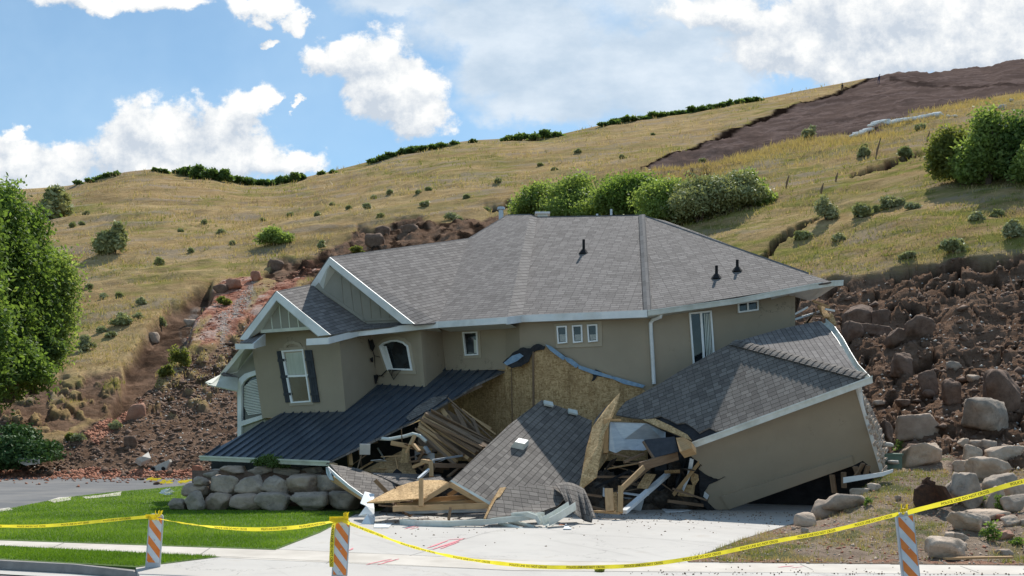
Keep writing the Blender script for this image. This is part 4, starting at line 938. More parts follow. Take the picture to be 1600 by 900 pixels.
mb = MB(); mb.slab([H(345,584,34.0), H(352,580,34.3), H(374,590,34.2), H(358,590,34.0)], .05); mb.build('return_roof', M['shingle'], house)
mb = MB(); mb.slab(WL.hits([(371,672),(415,655),(415,690),(371,700)], .03), .06); mb.build('wall_base', M['siding'], house)
# torn strips and black hooks hanging by the arched window
fx = empty('wire_basket', WA.hit(600, 590), 'black wire basket and torn hooks dangling beside the broken arched window', 'basket')
mb = MB(); q = WA.hits([(607,578),(626,578.5),(615,593)], .12); mb.tube([q[0], q[1], q[2], q[0]], .014, 5); mb.build('rim', M['black'], fx)
mb = MB()
for k in range(1, 7): f = k/7; mb.tube([q[0]+(q[1]-q[0])*f, q[2]+(q[1]-q[2])*f*.5], .004, 4); mb.tube([q[0]+(q[1]-q[0])*f, q[0]+(q[2]-q[0])*(1-f)], .004, 4)
mb.build('mesh', M['black'], fx)
mb = MB(); mb.tube([WA.hit(604,579,.08), WA.hit(596,587,.06), WA.hit(590,588,.06), WA.hit(588,597,.05)], .02, 5); mb.tube([WS.hit(578,534,.06), WA.hit(585,556,.06), WA.hit(594,558,.06)], .012, 5); mb.tube([WA.hit(585,556,.06), WA.hit(586,585,.06), WA.hit(600,588,.06)], .010, 5)
mb.slab(WS.hits([(576,530),(579,534),(582,530),(586,541),(585,543),(583,549),(580,545)], .09), .03); mb.slab(WS.hits([(579,560),(583,558),(583,566),(581,565)], .09), .03); mb.slab(WS.hits([(585,586),(592,586),(591,590),(588,600),(587,598)], .07), .03); mb.build('hook', M['black'], fx)
# ---------------------------------------------------------------- tipped garage
gar = empty('collapsed_garage', P(1240, 790, 28), 'torn off garage tipped onto its corner, taupe wall, grey shingle roof, white gutter', 'garage')
gWL = P(1082,697,29.2); gWR = P(1342,600,27.7); gBL = P(1112,797,30.0)
GW = Plane(gWL, gWR, gBL)
eL = P(1080,693,28.8); eR = P(1354,590,27.3); GT = P(1145,535,31.2)
GF = Plane(eL, eR, GT)
# front wall with a torn left end
lj = jag([(1112,797),(1104,786),(1108,776),(1097,768),(1101,755),(1112,750),(1098,744),(1092,733),(1097,727),(1080,714),(1080,704)], 4, 1.4)
mb = MB(); mb.slab(GW.hits(lj[::-1]+jag([(1112,797),(1118,795),(1125,797),(1137,796)], 3, .8)+[(1137,797),(1332,728),(1348,720),(1356,726),(1364,748),(1381,743),(1340,604),(1222,650),(1082,694)]), .14, (1,0,.38)); gw = mb.build('wall', M['stucco'], gar); 
GS = GW.off(.05); mb = MB(); mb.slab(GS.hits([(1139,796),(1334,727),(1331,713),(1126,776)]), .05, (1,0,.38)); mb.build('wall_skirt', M['stucco'], gar)
mb = MB(); mb.slab(GW.hits([(1336,606),(1341,604),(1383,742),(1377,744)], .03), .05); mb.build('corner_trim', M['trim'], gar)
# side wall with stone veneer, splayed open
sA = GW.hit(1340,604); sB = GW.hit(1380,742); sC = P(1366,632,29.6); sD = P(1386,700,29.4); sE = P(1376,742,28.8)
mb = MB(); mb.poly([sA+[.02,-.01,0], P(1358,628,28.9), P(1368,650,29.4), P(1378,672,29.5), P(1385,694,29.4), P(1381,715,29.0), sB+[.02,-.01,0]], (.35,1,.1)); 
vs_ = mb.build('stone_veneer', M['veneer'], gar)
mb = MB(); mb.slab([sA+[-.1,.1,0], P(1358,628,29.1), P(1378,672,29.8), P(1380,742,29.6), sB+[-.1,.1,0]], .1); mb.build('side_wall', M['tar_paper'], gar)
# small stones standing proud on the veneer
mb = MB()
for k in range(150):
    a = random.random(); b_ = random.random()
    xx = 1343+ (1382-1343)*a; yl = 612+(xx-1341)*3.1; yu = 742 if xx > 1378 else 742-(1380-xx)*.2; yt = 606+(xx-1340)*2.0
    y = yt+(min(742, yt+125)-yt)*b_; xx2 = 1341+(y-604)*.28+a*((1384-1341)*(1-abs((y-690)/110)))
    if xx2 > 1385-(max(0, 690-y))*.42: continue
    c = P(xx2, y, 28.0+1.2*a); d1 = unit(np.array([.55,.8,.35+random.uniform(-.2,.2)])); up_ = unit(np.array([-.3,-.1,1.0]))
    mb.beam(c-d1*random.uniform(.05,.14), c+d1*random.uniform(.05,.14), random.uniform(.03,.07), random.uniform(.04,.09), up=up_)
mb.build('ledge_stone', M['rock_tan'], vs_)
# roof
eavev = eR-eL
front_roof = [(1145,535),(1350,589),(1354,591),(1140,671),(1118,673),(1108,668),(1092,676),(1083,668),(1070,660),(1058,662),(1044,655),(1032,650),(1010,655),(985,652),(962,648),(968,638),(978,627),(1000,616),(1030,600),(1060,581),(1110,553)]
mb = MB(); mb.slab(GF.hits(front_roof), .05, eavev); mb.build('garage_roof', M['shingle_tab'], gar)
GFd = GF.off(-.06); mb = MB(); mb.slab(GFd.hits([(1005,655),(1025,655),(1040,652),(1110,665),(1140,668),(1140,672),(1082,690),(1060,683),(1020,664)]), .02, eavev); mb.build('underlay', M['tar_paper'], gar)
mb = MB(); mb.slab(GF.hits([(1003,655),(1024,654),(1048,665),(1074,679),(1081,688),(1070,684),(1030,668)], .0), .03, eavev); mb.build('roof_deck', M['osb_pale'], gar)
GR_ = Plane(GT, eR, P(1285,500,32.0))
mb = MB(); rr = [(1145,535),(1215,515),(1280,501),(1300,520),(1318,546),(1333,572),(1349,590)]; mb.slab(GR_.hits(rr), .05, P(1285,500,32.0)-eR); mb.build('hip_roof', M['shingle'], gar)
caps = MB(); cap = caps; hipcap(GT, eR+[-.05,.05,.02], .16, unit(GF.n+GR_.n)); caps.build('hip_cap', M['shingle_tab'], gar)
# gutters
mb = MB(); gp = [eL+[-.02,-.06,.03], (eL+eR)/2+[0,-.07,.02], eR+[.12,-.08,.04]]
for k in range(2):
    a, b_ = gp[k], gp[k+1]; lo = np.array([.03,.03,-.17]); mb.slab([a, b_, b_+lo, a+lo], .012, b_-a); mb.slab([a+[0,-.03,.01], b_+[0,-.03,.01], b_+[0,-.03,-.03], a+[0,-.03,-.03]], .02, b_-a); mb.slab([a+lo, b_+lo, b_+lo+[0,.14,0], a+lo+[0,.14,0]], .012)
mb.build('gutter', M['gutter'], gar)
mb = MB(); cpx = [(1286,499,31.9),(1300,511,31.1),(1313,529,30.2),(1324,549,29.4),(1337,570,28.6),(1357,591,27.4)]
inn_ = [P(x-3, y+3, Y) for x, y, Y in cpx]; out_ = [P(x+4, y-1, Y-.05) for x, y, Y in cpx]; bot = [p-np.array([0,0,.12]) for p in out_]; bot_i = [p-np.array([0,0,.12]) for p in inn_]
mb.strip(out_, bot, .012); mb.strip(bot, bot_i, .012); mb.strip([p+np.array([-.02,0,0]) for p in inn_], bot_i, .012); mb.strip(out_, [p+np.array([.03,0,-.03]) for p in out_], .01); mb.build('side_gutter', M['gutter'], gar)
mb = MB(); mb.tube([P(1341,598,27.4), P(1343,612,27.6), P(1347,632,27.7), P(1350,642,27.75)], [.09,.07,.05,.02], 8); mb.build('downspout', M['trim'], gar)
mb = MB(); mb.slab([P(1318,746,27.3), P(1379,738,27.1), P(1396,733,27.2), P(1395,738,27.2), P(1380,744,27.1), P(1318,755,27.3)], .05); mb.build('loose_trim', M['trim'], gar)
# inside of the garage: back wall blacked to paint the dark, floor edge, studs
mb = MB(); mb.slab([P(1010,640,32.2), P(1070,588,32.6), P(1145,548,33.0), P(1275,516,33.6), P(1335,600,31.7), P(1376,742,31), P(1120,800,33.4)], .1); mb.slab([GT-[0,0,.1], GF.hit(1030,602)-[0,0,.1], P(1010,640,32.2)+[.2,.3,0], P(1145,548,33.0)+[.2,.3,0]], .05); mb.slab([GT-[0,0,.1], P(1280,503,32)-[0,0,.1], P(1275,516,33.6)+[.1,.3,0], P(1145,548,33.0)+[.1,.3,0]], .05); mb.slab([P(1090,790,33.2)*[1,1,0]+[0,0,1.2], P(1376,742,31)*[1,1,0]+[0,0,1.6], P(1376,742,31)*[1,1,0]+[0,0,-.3], P(1090,790,33.2)*[1,1,0]+[0,0,-.3]], .1); mb.slab([P(1376,700,31), P(1381,735,28.9), P(1381,742,28.9)*[1,1,0]+[0,0,.4], P(1376,742,31)*[1,1,0]+[0,0,.2]], .1); mb.build('back_wall', M['tar_paper'], gar)  # hidden roof backs and low walls added to block the sun
for a, b_ in ((( 1336,729,27.9),(1343,748,28.0)), ((1349,724,27.8),(1336,746,28.0)), ((1300,742,28.5),(1304,770,28.6)), ((1318,738,28.3),(1319,762,28.4)), ((1357,727,27.8),(1352,744,27.9))):
    mb = MB(); mb.beam(P(*a), P(*b_), .14, .06); mb.build('stud', M['lumber_dark'], gar)
# torn tar paper and lath at the broken end
mb = MB(); mb.slab([GW.hit(1078,712,-.1), GW.hit(1098,735,-.1), GW.hit(1094,768,-.15), GW.hit(1106,797,-.1), GW.hit(1080,790,-.4), GW.hit(1068,750,-.5)], .03); mb.slab(GW.hits(jag([(1093,735),(1108,745),(1122,749),(1133,745)], 4, 1)+[(1120,752),(1108,757),(1100,770),(1106,785),(1118,797),(1108,800),(1095,785),(1093,760)], .03), .015); mb.build('torn_paper', M['tar_paper'], gar)
mb = MB(); mb.slab(GW.hits([(1078,716),(1084,718),(1080,742),(1068,768),(1066,764),(1074,740)], .1), .01); mb.slab(GW.hits([(1101,768),(1108,774),(1105,781),(1099,776)], .05), .01); mb.build('insulation', M['drywall'], gar)
mb = MB(); mb.slab(GW.hits([(1080,738),(1091,742),(1092,750),(1084,762),(1079,750)], .04), .02); mb.build('torn_sheathing', M['osb'], gar)

# ---------------------------------------------------------------- fallen gable roof on the driveway
fal = empty('fallen_gable_roof', P(760, 800, 27), 'grey shingled gable roof section lying flat on the driveway with its rafters showing', 'roof section')
F1 = P(703,752,26.3); F2 = P(845,625,32.0); F3 = P(905,770,28.2)
FR = Plane(F1, F2, F3)
mb = MB(); mb.slab(FR.hits([(703,752),(795,664),(846,625),(868,633),(890,641),(912,652),(925,657),(922,690),(914,725),(906,762),(890,768),(860,760),(820,768),(782,790),(765,787)]), .06, F2-F1); mb.build('shingled_slope', M['shingle_tab'], fal)
mb = MB(); mb.slab([P(703,751.5,26.28), P(706,750,26.28), P(769,786,25.75), P(765,789,25.75)], .03); mb.build('drip_edge', M['gutter'], fal)
# roof vent box on it
vb = FR.hit(812,697); uu = unit(FR.hit(820,700)-FR.hit(806,697)); vv = unit(F2-F1)
mb = MB(); nn = FR.n; c8 = []
for s_, t_, h_ in ((-1,-1,0),(1,-1,0),(1,1,0),(-1,1,0),(-.75,-.95,1),(.75,-.95,1),(.75,.6,1),(-.75,.6,1)): c8.append(vb+uu*s_*.20+vv*t_*.20+nn*h_*.20)
for f in ((0,3,2,1),(4,5,6,7),(0,1,5,4),(1,2,6,5),(2,3,7,6),(3,0,4,7)): mb.poly([c8[i] for i in f])
mb.build('roof_vent', M['gutter'], fal, bevel=.03)
for i, (x, y) in enumerate(((858,630),(896,643))):
    mb = MB(); mb.slab(FR.hits([(x-8,y-5),(x+6,y-2),(x+7,y+4),(x-7,y+1)], .12), .06); tag(mb.build('vent_scrap', M['gutter'], None), ['bright metal scrap at the top edge of the fallen shingled slope', 'bright metal scrap right of the first on the fallen roof top edge'][i], 'metal scrap', 'metal scraps on the fallen roof')
# gable truss
def bm(name, parent, a, b_, w_=.09, h_=.04, mat='lumber', **k):
    mb = MB(); mb.beam(P(*a), P(*b_), w_, h_, **k); return mb.build(name, M[mat], parent)
bm('rafter', fal, (703,757,26.3), (766,792,25.85), .04, .13); bm('rafter', fal, (703,757,26.3), (658,784,26.0), .04, .12)
bm('rafter', fal, (745,745,27.2), (700,775,27.2), .04, .12); bm('ridge_board', fal, (703,758,26.35), (745,722,28.0), .04, .16)
bm('bottom_chord', fal, (614,795,25.9), (766,790,25.85), .10, .14); bm('bottom_chord', fal, (620,789,26.4), (770,783,26.5), .05, .10)
bm('web_board', fal, (645,783,26.8), (735,776,27.0), .04, .12); bm('web_board', fal, (655,789,26.6), (760,781,26.9), .04, .08)
bm('post', fal, (658,791,25.75), (658,748,25.9), .13, .11, up=(1,0,0)); bm('post', fal, (701,812,25.5), (704,794,25.6), .15, .06, up=(1,0,0), mat='lumber_dark')
mb = MB(); mb.slab([P(573,785,26.2), P(622,760,27.6), P(640,754,27.8), P(660,750,27.9), P(690,750,27.6), P(700,753,26.5), P(664,778,25.95), P(640,780,26.0), P(610,784,26.1)], .03, (1,.2,0)); mb.build('roof_deck', M['osb_pale'], fal)
mb = MB(); mb.slab(jag and [P(638,757,27.75), P(656,748,28.0), P(688,744,28.2), P(695,750,27.8), P(668,751,27.9), P(655,755,27.8)], .04); mb.build('lifted_shingles', M['shingle_tab'], fal)
mb = MB(); mb.slab([P(630,798,26.0), P(765,794,25.95), P(766,800,25.9), P(640,802,25.95)], .03); mb.build('trim_board', M['zinc'], fal)
mb = MB(); mb.slab([P(637,801,26.2), P(700,806,25.7), P(760,806,25.6), P(757,797,26.2), P(700,800,26.3), P(645,797,26.6)], .04, (1,0,0)); mb.build('under_shingles', M['shingle_tab'], fal)
# folded flap in front
mb = MB(); fl = [P(784,762,26.4), P(845,757,26.9), P(872,760,27.1), P(886,774,26.8), P(872,790,26.2), P(840,801,25.7), P(800,805,25.4), P(757,810,25.1), P(768,790,25.6)]
mb.slab(fl, .05, (1,.1,.05)); mb.build('folded_flap', M['shingle_tab'], fal)
mb = MB(); mb.slab([P(781,762,26.36), P(791,761,26.42), P(782,775,26.0), P(776,778,25.9), P(769,790,25.55), P(759,810,25.06), P(756,809,25.06), P(766,786,25.6)], .035, (.3,1,1)); mb.build('flap_deck', M['osb_pale'], fal)
# draped shingles hanging over the end: a pleated sheet
nu, nv = 26, 12; vts = []
for i in range(nu):
    a = i/(nu-1)
    for j in range(nv):
        b_ = j/(nv-1); x0 = 868+a*44; y0 = 757+a*8-6*math.sin(a*3.1); x1 = 886+a*44; y1 = 790+22*a+10*math.sin(a*2.6)
        if a > .9: y1 -= 8
        x = x0+(x1-x0)*b_; y = y0+(y1-y0)*b_**1.15; Y = 27.0-1.2*b_**.7+.13*math.sin(a*12+b_*1.2)*b_+.05*math.sin(a*31+b_*2)*b_
        vts.append(P(x, y, Y))
I = np.arange(nu*nv).reshape(nu, nv); fc = np.stack([I[:-1,:-1].ravel(), I[1:,:-1].ravel(), I[1:,1:].ravel(), I[:-1,1:].ravel()], 1)
mb = MB()
dd = {}
for f in fc:
    i0 = len(mb.v); mb.v += [vts[k] for k in f]; mb.f.append(tuple(range(i0, i0+4))); mb.uv += [((k//nv)*.065, 1-(k % nv)*.11) for k in f]
dr = mb.build('draped_shingles', M['shingle_tab'], fal); sm = dr.modifiers.new('solid', 'SOLIDIFY'); sm.thickness = .02
# gutters bent around the fallen roof: each its own
def gutterpipe(name, label, pts, r=.06, mat='gutter', cat='gutter', flat=1.0):
    mb = MB(); mb.tube([P(*p) for p in pts], r, 10); o = mb.build(name, M[mat], None, smooth=True); return tag(o, label, cat)
def channel(label, pts, w_=.13, h_=.11, mat='gutter', name='gutter', cat='gutter'):
    mb = MB(); q = [P(*p) for p in pts]; A = []; B = []; C_ = []; D_ = []
    for i, p in enumerate(q):
        d = unit(q[min(i+1, len(q)-1)]-q[max(i-1, 0)]); x = unit(np.cross(d, (0,0,1))); x = x if x[1] < 0 else -x; z = unit(np.cross(x, d)); z = z if z[2] > 0 else -z
        A.append(p+x*w_/2+z*h_/2); B.append(p+x*w_*.35-z*h_/2); C_.append(p-x*w_/2-z*h_/2); D_.append(p-x*w_/2+z*h_/2)
    mb.strip(A, B, .008); mb.strip(B, C_, .008); mb.strip(C_, D_, .008); mb.strip([a+np.array([0,-.012,0]) for a in A], [a+np.array([0,-.012,-.028]) for a in A], .01)
    return tag(mb.build(name, M[mat], None), label, cat)
channel('long bent white gutter curving on the driveway before the fallen roof', [(627,815,25.7),(650,817,25.4),(700,818,25.15),(760,815,25.1),(815,809,25.2),(850,804,25.35)], .14, .13)
channel('short white gutter length poking up beside the draped shingles', [(853,815,24.9),(870,806,25.2),(895,790,25.6)], .24, .20)
channel('curled white gutter end tucked under the folded flap', [(800,805,25.3),(825,803,25.2),(840,808,25.1),(846,817,25.0)], .16, .12)
gutterpipe('downspout', 'thin white downspout lying lowest on the driveway by the gutters', [(780,817,25.4),(805,824,25.0),(830,832,24.6)], .05, cat='downspout')
gutterpipe('downspout', 'white downspout piece just behind the lowest one, under the flap', [(795,815,25.6),(820,819,25.3),(835,824,25.1)], .045, cat='downspout')
for i, (a, b_, lab) in enumerate([((842,835,24.7),(864,812,25.2),'thin bright stick leaning by the crushed gutter end'), ((862,822,25.3),(882,806,25.6),'thin pale stick under the draped shingles')]): tag(bm('stick', None, a, b_, .03, .02, 'gutter'), lab, 'stick')
mb = MB(); mb.slab([P(866,828,25.3), P(874,819,25.6), P(884,818,25.7), P(890,824,25.4), P(880,829,25.2)], .04); tag(mb.build('broken_tile', M['redrock'], None), 'reddish brown scrap under the draped shingles', 'debris')
mb = MB(); mb.slab([P(890,828,24.7), P(928,827,24.6), P(926,829,24.6), P(892,830,24.65)], .02); tag(mb.build('thin_board', M['lumber_dark'], None), 'thin flat board on the driveway beneath the draped shingles', 'board')

# ---------------------------------------------------------------- left roof fragment
fr = empty('roof_fragment', P(560, 770, 29), 'small twisted shingled roof piece above the rock wall with white drip edge', 'roof section')
mb = MB(); mb.slab([P(515,725,29.6), P(560,732,30.2), P(585,742,30.0), P(620,752,29.4), P(623,758,29.1), P(590,780,28.1), P(566,772,28.2), P(540,752,28.6)], .05, (1,.2,-.3)); mb.build('shingled_slope', M['shingle_tab'], fr)
mb = MB(); mb.strip([P(512,729,29.3), P(525,741,28.7), P(545,758,28.3), P(566,773,28.0), P(588,781,27.9)], [P(512,733,29.3), P(524,746,28.7), P(545,764,28.3), P(566,778,28.0), P(586,784,27.9)], .04); mb.build('drip_edge', M['trim'], fr)
mb = MB(); mb.beam(P(520,748,28.9), P(582,787,28.1), .05, .16); mb.build('fascia_board', M['lumber'], fr)
mb = MB(); mb.slab([P(509,730,29.2), P(513,731,29.0), P(521,751,28.8), P(515,749,28.9), P(510,740,29.1)], .02); mb.build('bent_flashing', M['zinc'], fr)
# OSB sheets behind
def board(name, label, pts, mat, cat, th=.03, u=(1,0,.2), group=None):
    mb = MB(); mb.slab([P(*p) for p in pts], th, u); return tag(mb.build(name, M[mat], None), label, cat, group)
board('plywood_sheet', 'torn plywood sheet tilted in the opening under the metal porch roof', [(565,736,31.2),(600,718,31.6),(632,702,31.9),(640,708,31.8),(643,725,31.2),(652,742,30.4),(625,744,30.2),(610,738,30.6)], 'osb', 'plywood')
board('torn_underlay', 'dark torn underlay lying between plywood and fallen roof', [(580,738,30.4),(640,744,30.2),(690,742,30.0),(680,752,29.2),(640,757,28.6),(624,757,28.8)], 'shingle_tab', 'underlay')
board('tar_scrap', 'black paper scrap with a hole on the torn plywood sheet', [(614,738,30.4),(620,732,30.6),(628,738,30.5),(626,744,30.3),(616,745,30.2)], 'black', 'paper scrap')
board('plywood_slab', 'tall plywood sheet standing on edge against the fallen roof', [(969,613,30.0),(962,640,29.6),(945,675,29.0),(941,700,28.6),(932,745,28.1),(904,767,27.9),(908,745,28.1),(916,700,28.7),(925,668,29.3),(948,636,29.8)], 'osb_pale', 'plywood', .04, (.3,0,1))
board('bent_shingle_sheet', 'curved shingle sheet folded behind the tall plywood sheet', [(948,634,30.1),(930,655,29.9),(923,690,29.5),(926,668,29.5),(938,645,29.9)], 'shingle_tab', 'shingles')
# exposed ducting / wall box
board('ceiling_panel', 'bluish grey sheet metal panel boxed between studs right of the tall plywood', [(953,659,29.6),(1010,661,29.9),(1040,675,30.6),(1040,690,30.5),(1006,704,29.9),(985,703,29.7),(972,703,29.6),(962,708,29.5),(952,704,29.5)], 'zinc', 'metal panel')
tag(bm('upright_stud', None, (946,656,29.4), (946,708,29.3), .26, .14, up=(1,0,0)), 'thick upright stud at the left end of the metal panel', 'stud')
tag(bm('short_plank', None, (950,656,29.35), (970,656,29.4), .12, .06), 'short plank lying on top of the thick upright stud', 'plank')
board('hanging_panel', 'dark smooth panel hanging tilted under the garage roof corner', [(1006,687,29.0),(1054,682,28.9),(1060,705,28.6),(1022,715,28.6)], 'shutter', 'panel')
tag(bm('panel_core', None, (1006,690,29.0), (1022,716,28.6), .10, .05, 'lumber_dark'), 'splintered edge strip along the dark hanging panel', 'strip')
board('rafter_block', 'block of cut rafters at the garage roof corner', [(1056,684,28.8),(1068,683,28.6),(1080,690,28.3),(1081,700,28.2),(1062,706,28.3)], 'lumber', 'rafters', .3)
tag(bm('beam', None, (1000,729,28.3), (1058,712,28.9), .10, .24, 'lumber_dark'), 'broken brown beam sloping under the dark panel', 'beam')
for i, (a, b_, w1, h1, mt, lab) in enumerate([
    ((968,767,27.4),(1006,730,28.0),.05,.14,'lumber','sloping stud frame rail running up to the broken beam'),
    ((970,760,27.4),(969,801,27.0),.14,.10,'lumber','upright post at the right corner of the wrecked stud frame'),
    ((951,765,27.6),(953,800,27.1),.22,.12,'lumber','round edged upright post in the wrecked stud frame'),
    ((961,770,27.5),(961,801,27.1),.12,.08,'osb','plywood edged post between the two frame uprights'),
    ((928,799,27.4),(968,802,27.0),.12,.06,'lumber','bottom plate lying on the driveway under the wrecked stud frame'),
    ((925,792,27.9),(948,798,27.6),.10,.06,'lumber_dark','short dark plank behind the bottom plate'),
    ((975,800,27.2),(1050,735,30.5),.16,.10,'drywall','long grey board leaning from the driveway into the dark garage'),
    ((958,708,29.2),(990,716,29.2),.06,.05,'lumber_dark','thin brown stick under the metal panel'),
    ((975,722,28.8),(1006,709,29.2),.07,.07,'lumber_dark','thin brown stick crossing beneath the dark hanging panel'),
    ((905,771,27.9),(940,776,28.0),.10,.06,'lumber_dark','plank at the foot of the tall plywood sheet'),
    ((920,745,29.2),(1000,745,29.4),.14,.06,'lumber_dark','dark horizontal board inside the opening beside the tall plywood'),
    ((930,762,28.8),(985,735,29.3),.06,.06,'black','dark rod lying in the opening behind the stud frame')]):
    tag(bm('board' if i not in (1,2,3) else 'upright_post', None, a, b_, w1, h1, mt), lab, 'board' if i not in (1,2,3) else 'post', up=(1,0,0)) if False else tag(bm('board' if i not in (1,2,3) else 'upright_post', None, a, b_, w1, h1, mt), lab, 'board' if i not in (1,2,3) else 'post')
# dark heaps inside the openings
def heap(name, label, cx, cy, Y, sx, sy, sz, mat, seed, cat='debris', n=64, amp=.55):
    th = np.linspace(0, 2*np.pi, n, endpoint=False); ph = np.linspace(0, np.pi/2, 22); v = []
    for p in ph:
        for t_ in th: v.append((math.cos(t_)*math.cos(p), math.sin(t_)*math.cos(p), math.sin(p)))
    v = np.array(v); k = 1+amp*(fbm(v*2.2+seed, 5, seed, .62, True)-.5)*2+.12*np.floor(fbm(v*5+seed, 2, seed+3)*6)/3-.12; v = v*k[:, None]*np.array([sx, sy, sz]); I = np.arange(22*n).reshape(22, n); f = []
    for i in range(21):
        for j in range(n): f.append((I[i, j], I[i, (j+1) % n], I[i+1, (j+1) % n], I[i+1, j]))
    b_ = P(cx, cy, Y); b_[2] = min(b_[2], 0.0) if cy > 770 else b_[2]
    o = big_mesh(name, v+b_, np.array(f), M[mat], origin=b_); return tag(o, label, cat)
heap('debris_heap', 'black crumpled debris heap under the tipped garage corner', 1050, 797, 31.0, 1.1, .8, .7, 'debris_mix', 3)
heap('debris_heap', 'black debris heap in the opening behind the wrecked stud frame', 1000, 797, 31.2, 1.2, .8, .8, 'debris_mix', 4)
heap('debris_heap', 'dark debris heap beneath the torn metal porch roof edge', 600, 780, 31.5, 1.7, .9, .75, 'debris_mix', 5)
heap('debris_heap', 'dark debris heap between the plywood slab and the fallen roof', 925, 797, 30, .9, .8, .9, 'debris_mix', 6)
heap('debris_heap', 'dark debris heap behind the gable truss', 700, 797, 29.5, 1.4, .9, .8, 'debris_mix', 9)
for i, (pts, lab) in enumerate([([(1034,795),(1060,793),(1080,797),(1066,799),(1040,800)], 'flat grey scrap lying on the shaded driveway near the garage corner'), ([(880,826),(884,818),(893,826)], 'small pale scrap on the driveway left of the draped shingles')]):
    mb = MB(); mb.slab([G(x, y, .03) for x, y in pts], .02); tag(mb.build('flat_scrap', M['drywall'], None), lab, 'scrap')

# ---------------------------------------------------------------- tangle of trusses and boards under the porch roof
fan = []
rn = random.Random(5)
for i in range(22):
    f = i/21; a = (652+18*f+rn.uniform(-4,4), 672-30*f+rn.uniform(-3,3), 32.6-.5*rn.random()); b_ = (705+64*f**.8+rn.uniform(-8,8), 724-30*f+rn.uniform(-6,6), 31.6-.7*rn.random()); fan.append((a, b_))
fan += [((700,622,34.0),(772,688,32.6)), ((706,632,33.8),(760,690,32.4)), ((713,640,33.6),(742,700,32.2)), ((738,655,33.4),(756,700,32.0)), ((722,640,33.8),(775,680,32.8)), ((700,650,33.6),(735,708,32.0)), ((728,648,33.9),(768,672,33.2)), ((690,640,34),(730,690,32.6))]
tang = []
for k, (a, b_) in enumerate(fan):
    a = (a[0], a[1], a[2]*.965); b_ = (b_[0], b_[1], b_[2]*.965)
    o = bm('truss_board', None, a, b_, rn.choice((.05,.10,.14)), rn.choice((.04,.05,.09)), rn.choice(('lumber_dark','lumber_dark','lumber','lumber_dark')), roll=rn.uniform(-.8,.8))  # mostly dark lumber, so the colour carries the shade of the pile
    tag(o, ('splintered brown truss board fanned out beneath the torn porch roof edge' if k < 22 else 'loose brown board leaning against the house sheathing wall'), 'board', 'tangled truss boards beneath the sheathing wall' if k < 22 else 'loose boards leaning on the sheathing wall')
board('drywall_sheet', 'bluish white drywall sheet sliding out of the truss board pile', [(668,658,31.6),(690,655,31.8),(715,668,31.4),(718,673,31.2),(700,670,31.4),(672,662,31.5)], 'drywall', 'drywall')
tag(bm('vent_pipe', None, (696,674,30.8), (748,697,30.2), .09, .09, 'zinc'), 'grey metal pipe running through the truss board pile', 'pipe')
board('plywood_sheet', 'brown plywood sheet backing the fan of truss boards', [(655,665,32.5),(700,640,33.0),(770,690,32.2),(740,715,31.6),(652,700,32.0)], 'lumber_dark', 'plywood')
gutterpipe('bent_pipe', 'bent silver pipe sticking out from under the metal porch roof', [(585,685,31.5),(610,686,31.0),(632,682,30.8),(645,678,30.7),(656,681,30.6),(666,690,30.5)], .055, 'gutter', 'pipe')
for a, b_, lab in [((642,692,30.2),(634,708,30.2),'sunlit splintered stub leaning left under the bent pipe end'), ((648,680,30.2),(641,696,30.1),'bright broken board end just under the bent pipe'), ((646,694,30.1),(655,705,30.0),'bright splintered stub right of the broken board end'), ((662,668,32),(670,676,31.8),'pale stub poking from the top of the board pile'), ((664,698,30.6),(671,708,30.5),'short silver pipe stub below the board pile')]:
    tag(bm('broken_stub', None, a, b_, .12, .07, 'lumber' if 'silver' not in lab else 'zinc'), lab, 'stub')
# broken timber near the middle
for a, b_, w1, h1, mt, lab in [((673,722,29.0),(674,745,28.8),.12,.10,'lumber','short upright timber in the middle of the wreckage'), ((646,730,29.6),(670,720,29.4),.14,.09,'lumber','broken timber end pointing left beside the short upright'), ((660,720,29.5),(672,722,29.2),.12,.10,'lumber','stub of timber over the short upright'),
    ((654,748,28.4),(671,733,28.9),.08,.06,'drywall','pale strip leaning between post and short upright'), ((676,727,29.0),(735,728,30.0),.20,.12,'lumber_dark','dark brown timber running right of the short upright'), ((676,719,29.0),(722,712,30.0),.07,.05,'zinc','silver strip on top of the dark brown timber'), ((640,722,30.6),(700,712,30.6),.14,.06,'lumber_dark','long dark board behind the short upright'), ((700,745,29.5),(725,725,30.2),.12,.04,'lumber_dark','dark slanting board beside the fallen ridge'),
    ((515,725,30.4),(524,728,30.2),.16,.12,'lumber','cut timber end under the porch gutter corner'),((545,703,31.2),(548,728,31.0),.12,.16,'lumber','timber post stub under the porch roof corner'),((526,700,32),(590,690,32.4),.1,.08,'lumber_dark','dark rafter tail beneath the torn porch roof edge'),((560,698,32),(566,735,32),.05,.04,'lumber_dark','thin stud in the dark porch opening'),((590,700,32.5),(604,722,32.4),.05,.04,'zinc','thin silver rod in the dark porch opening')]:
    tag(bm('timber', None, a, b_, w1, h1, mt), lab, 'timber')
# crumpled white siding beside the lawn
mb = MB(); zz_ = [(570,768,27.6),(563,786,27.0),(572,790,26.6),(560,806,26.4),(574,803,26.2),(562,822,25.8)]; zr = [(585,772,27.6),(584,787,27.0),(585,795,26.6),(585,806,26.4),(586,812,26.2),(582,825,25.7)]
mb.strip([P(*p) for p in zz_], [P(*p) for p in zr], .015); tag(mb.build('crumpled_siding', M['vinyl'], None), 'crumpled white metal siding standing at the lawn corner', 'siding')
mb = MB(); mb.slab([G(x, y, .02) for x, y in ((585,818),(614,817),(607,824),(584,824))], .01); tag(mb.build('white_sheet', M['vinyl'], None), 'flat white sheet on the driveway beside the crumpled siding', 'sheet')
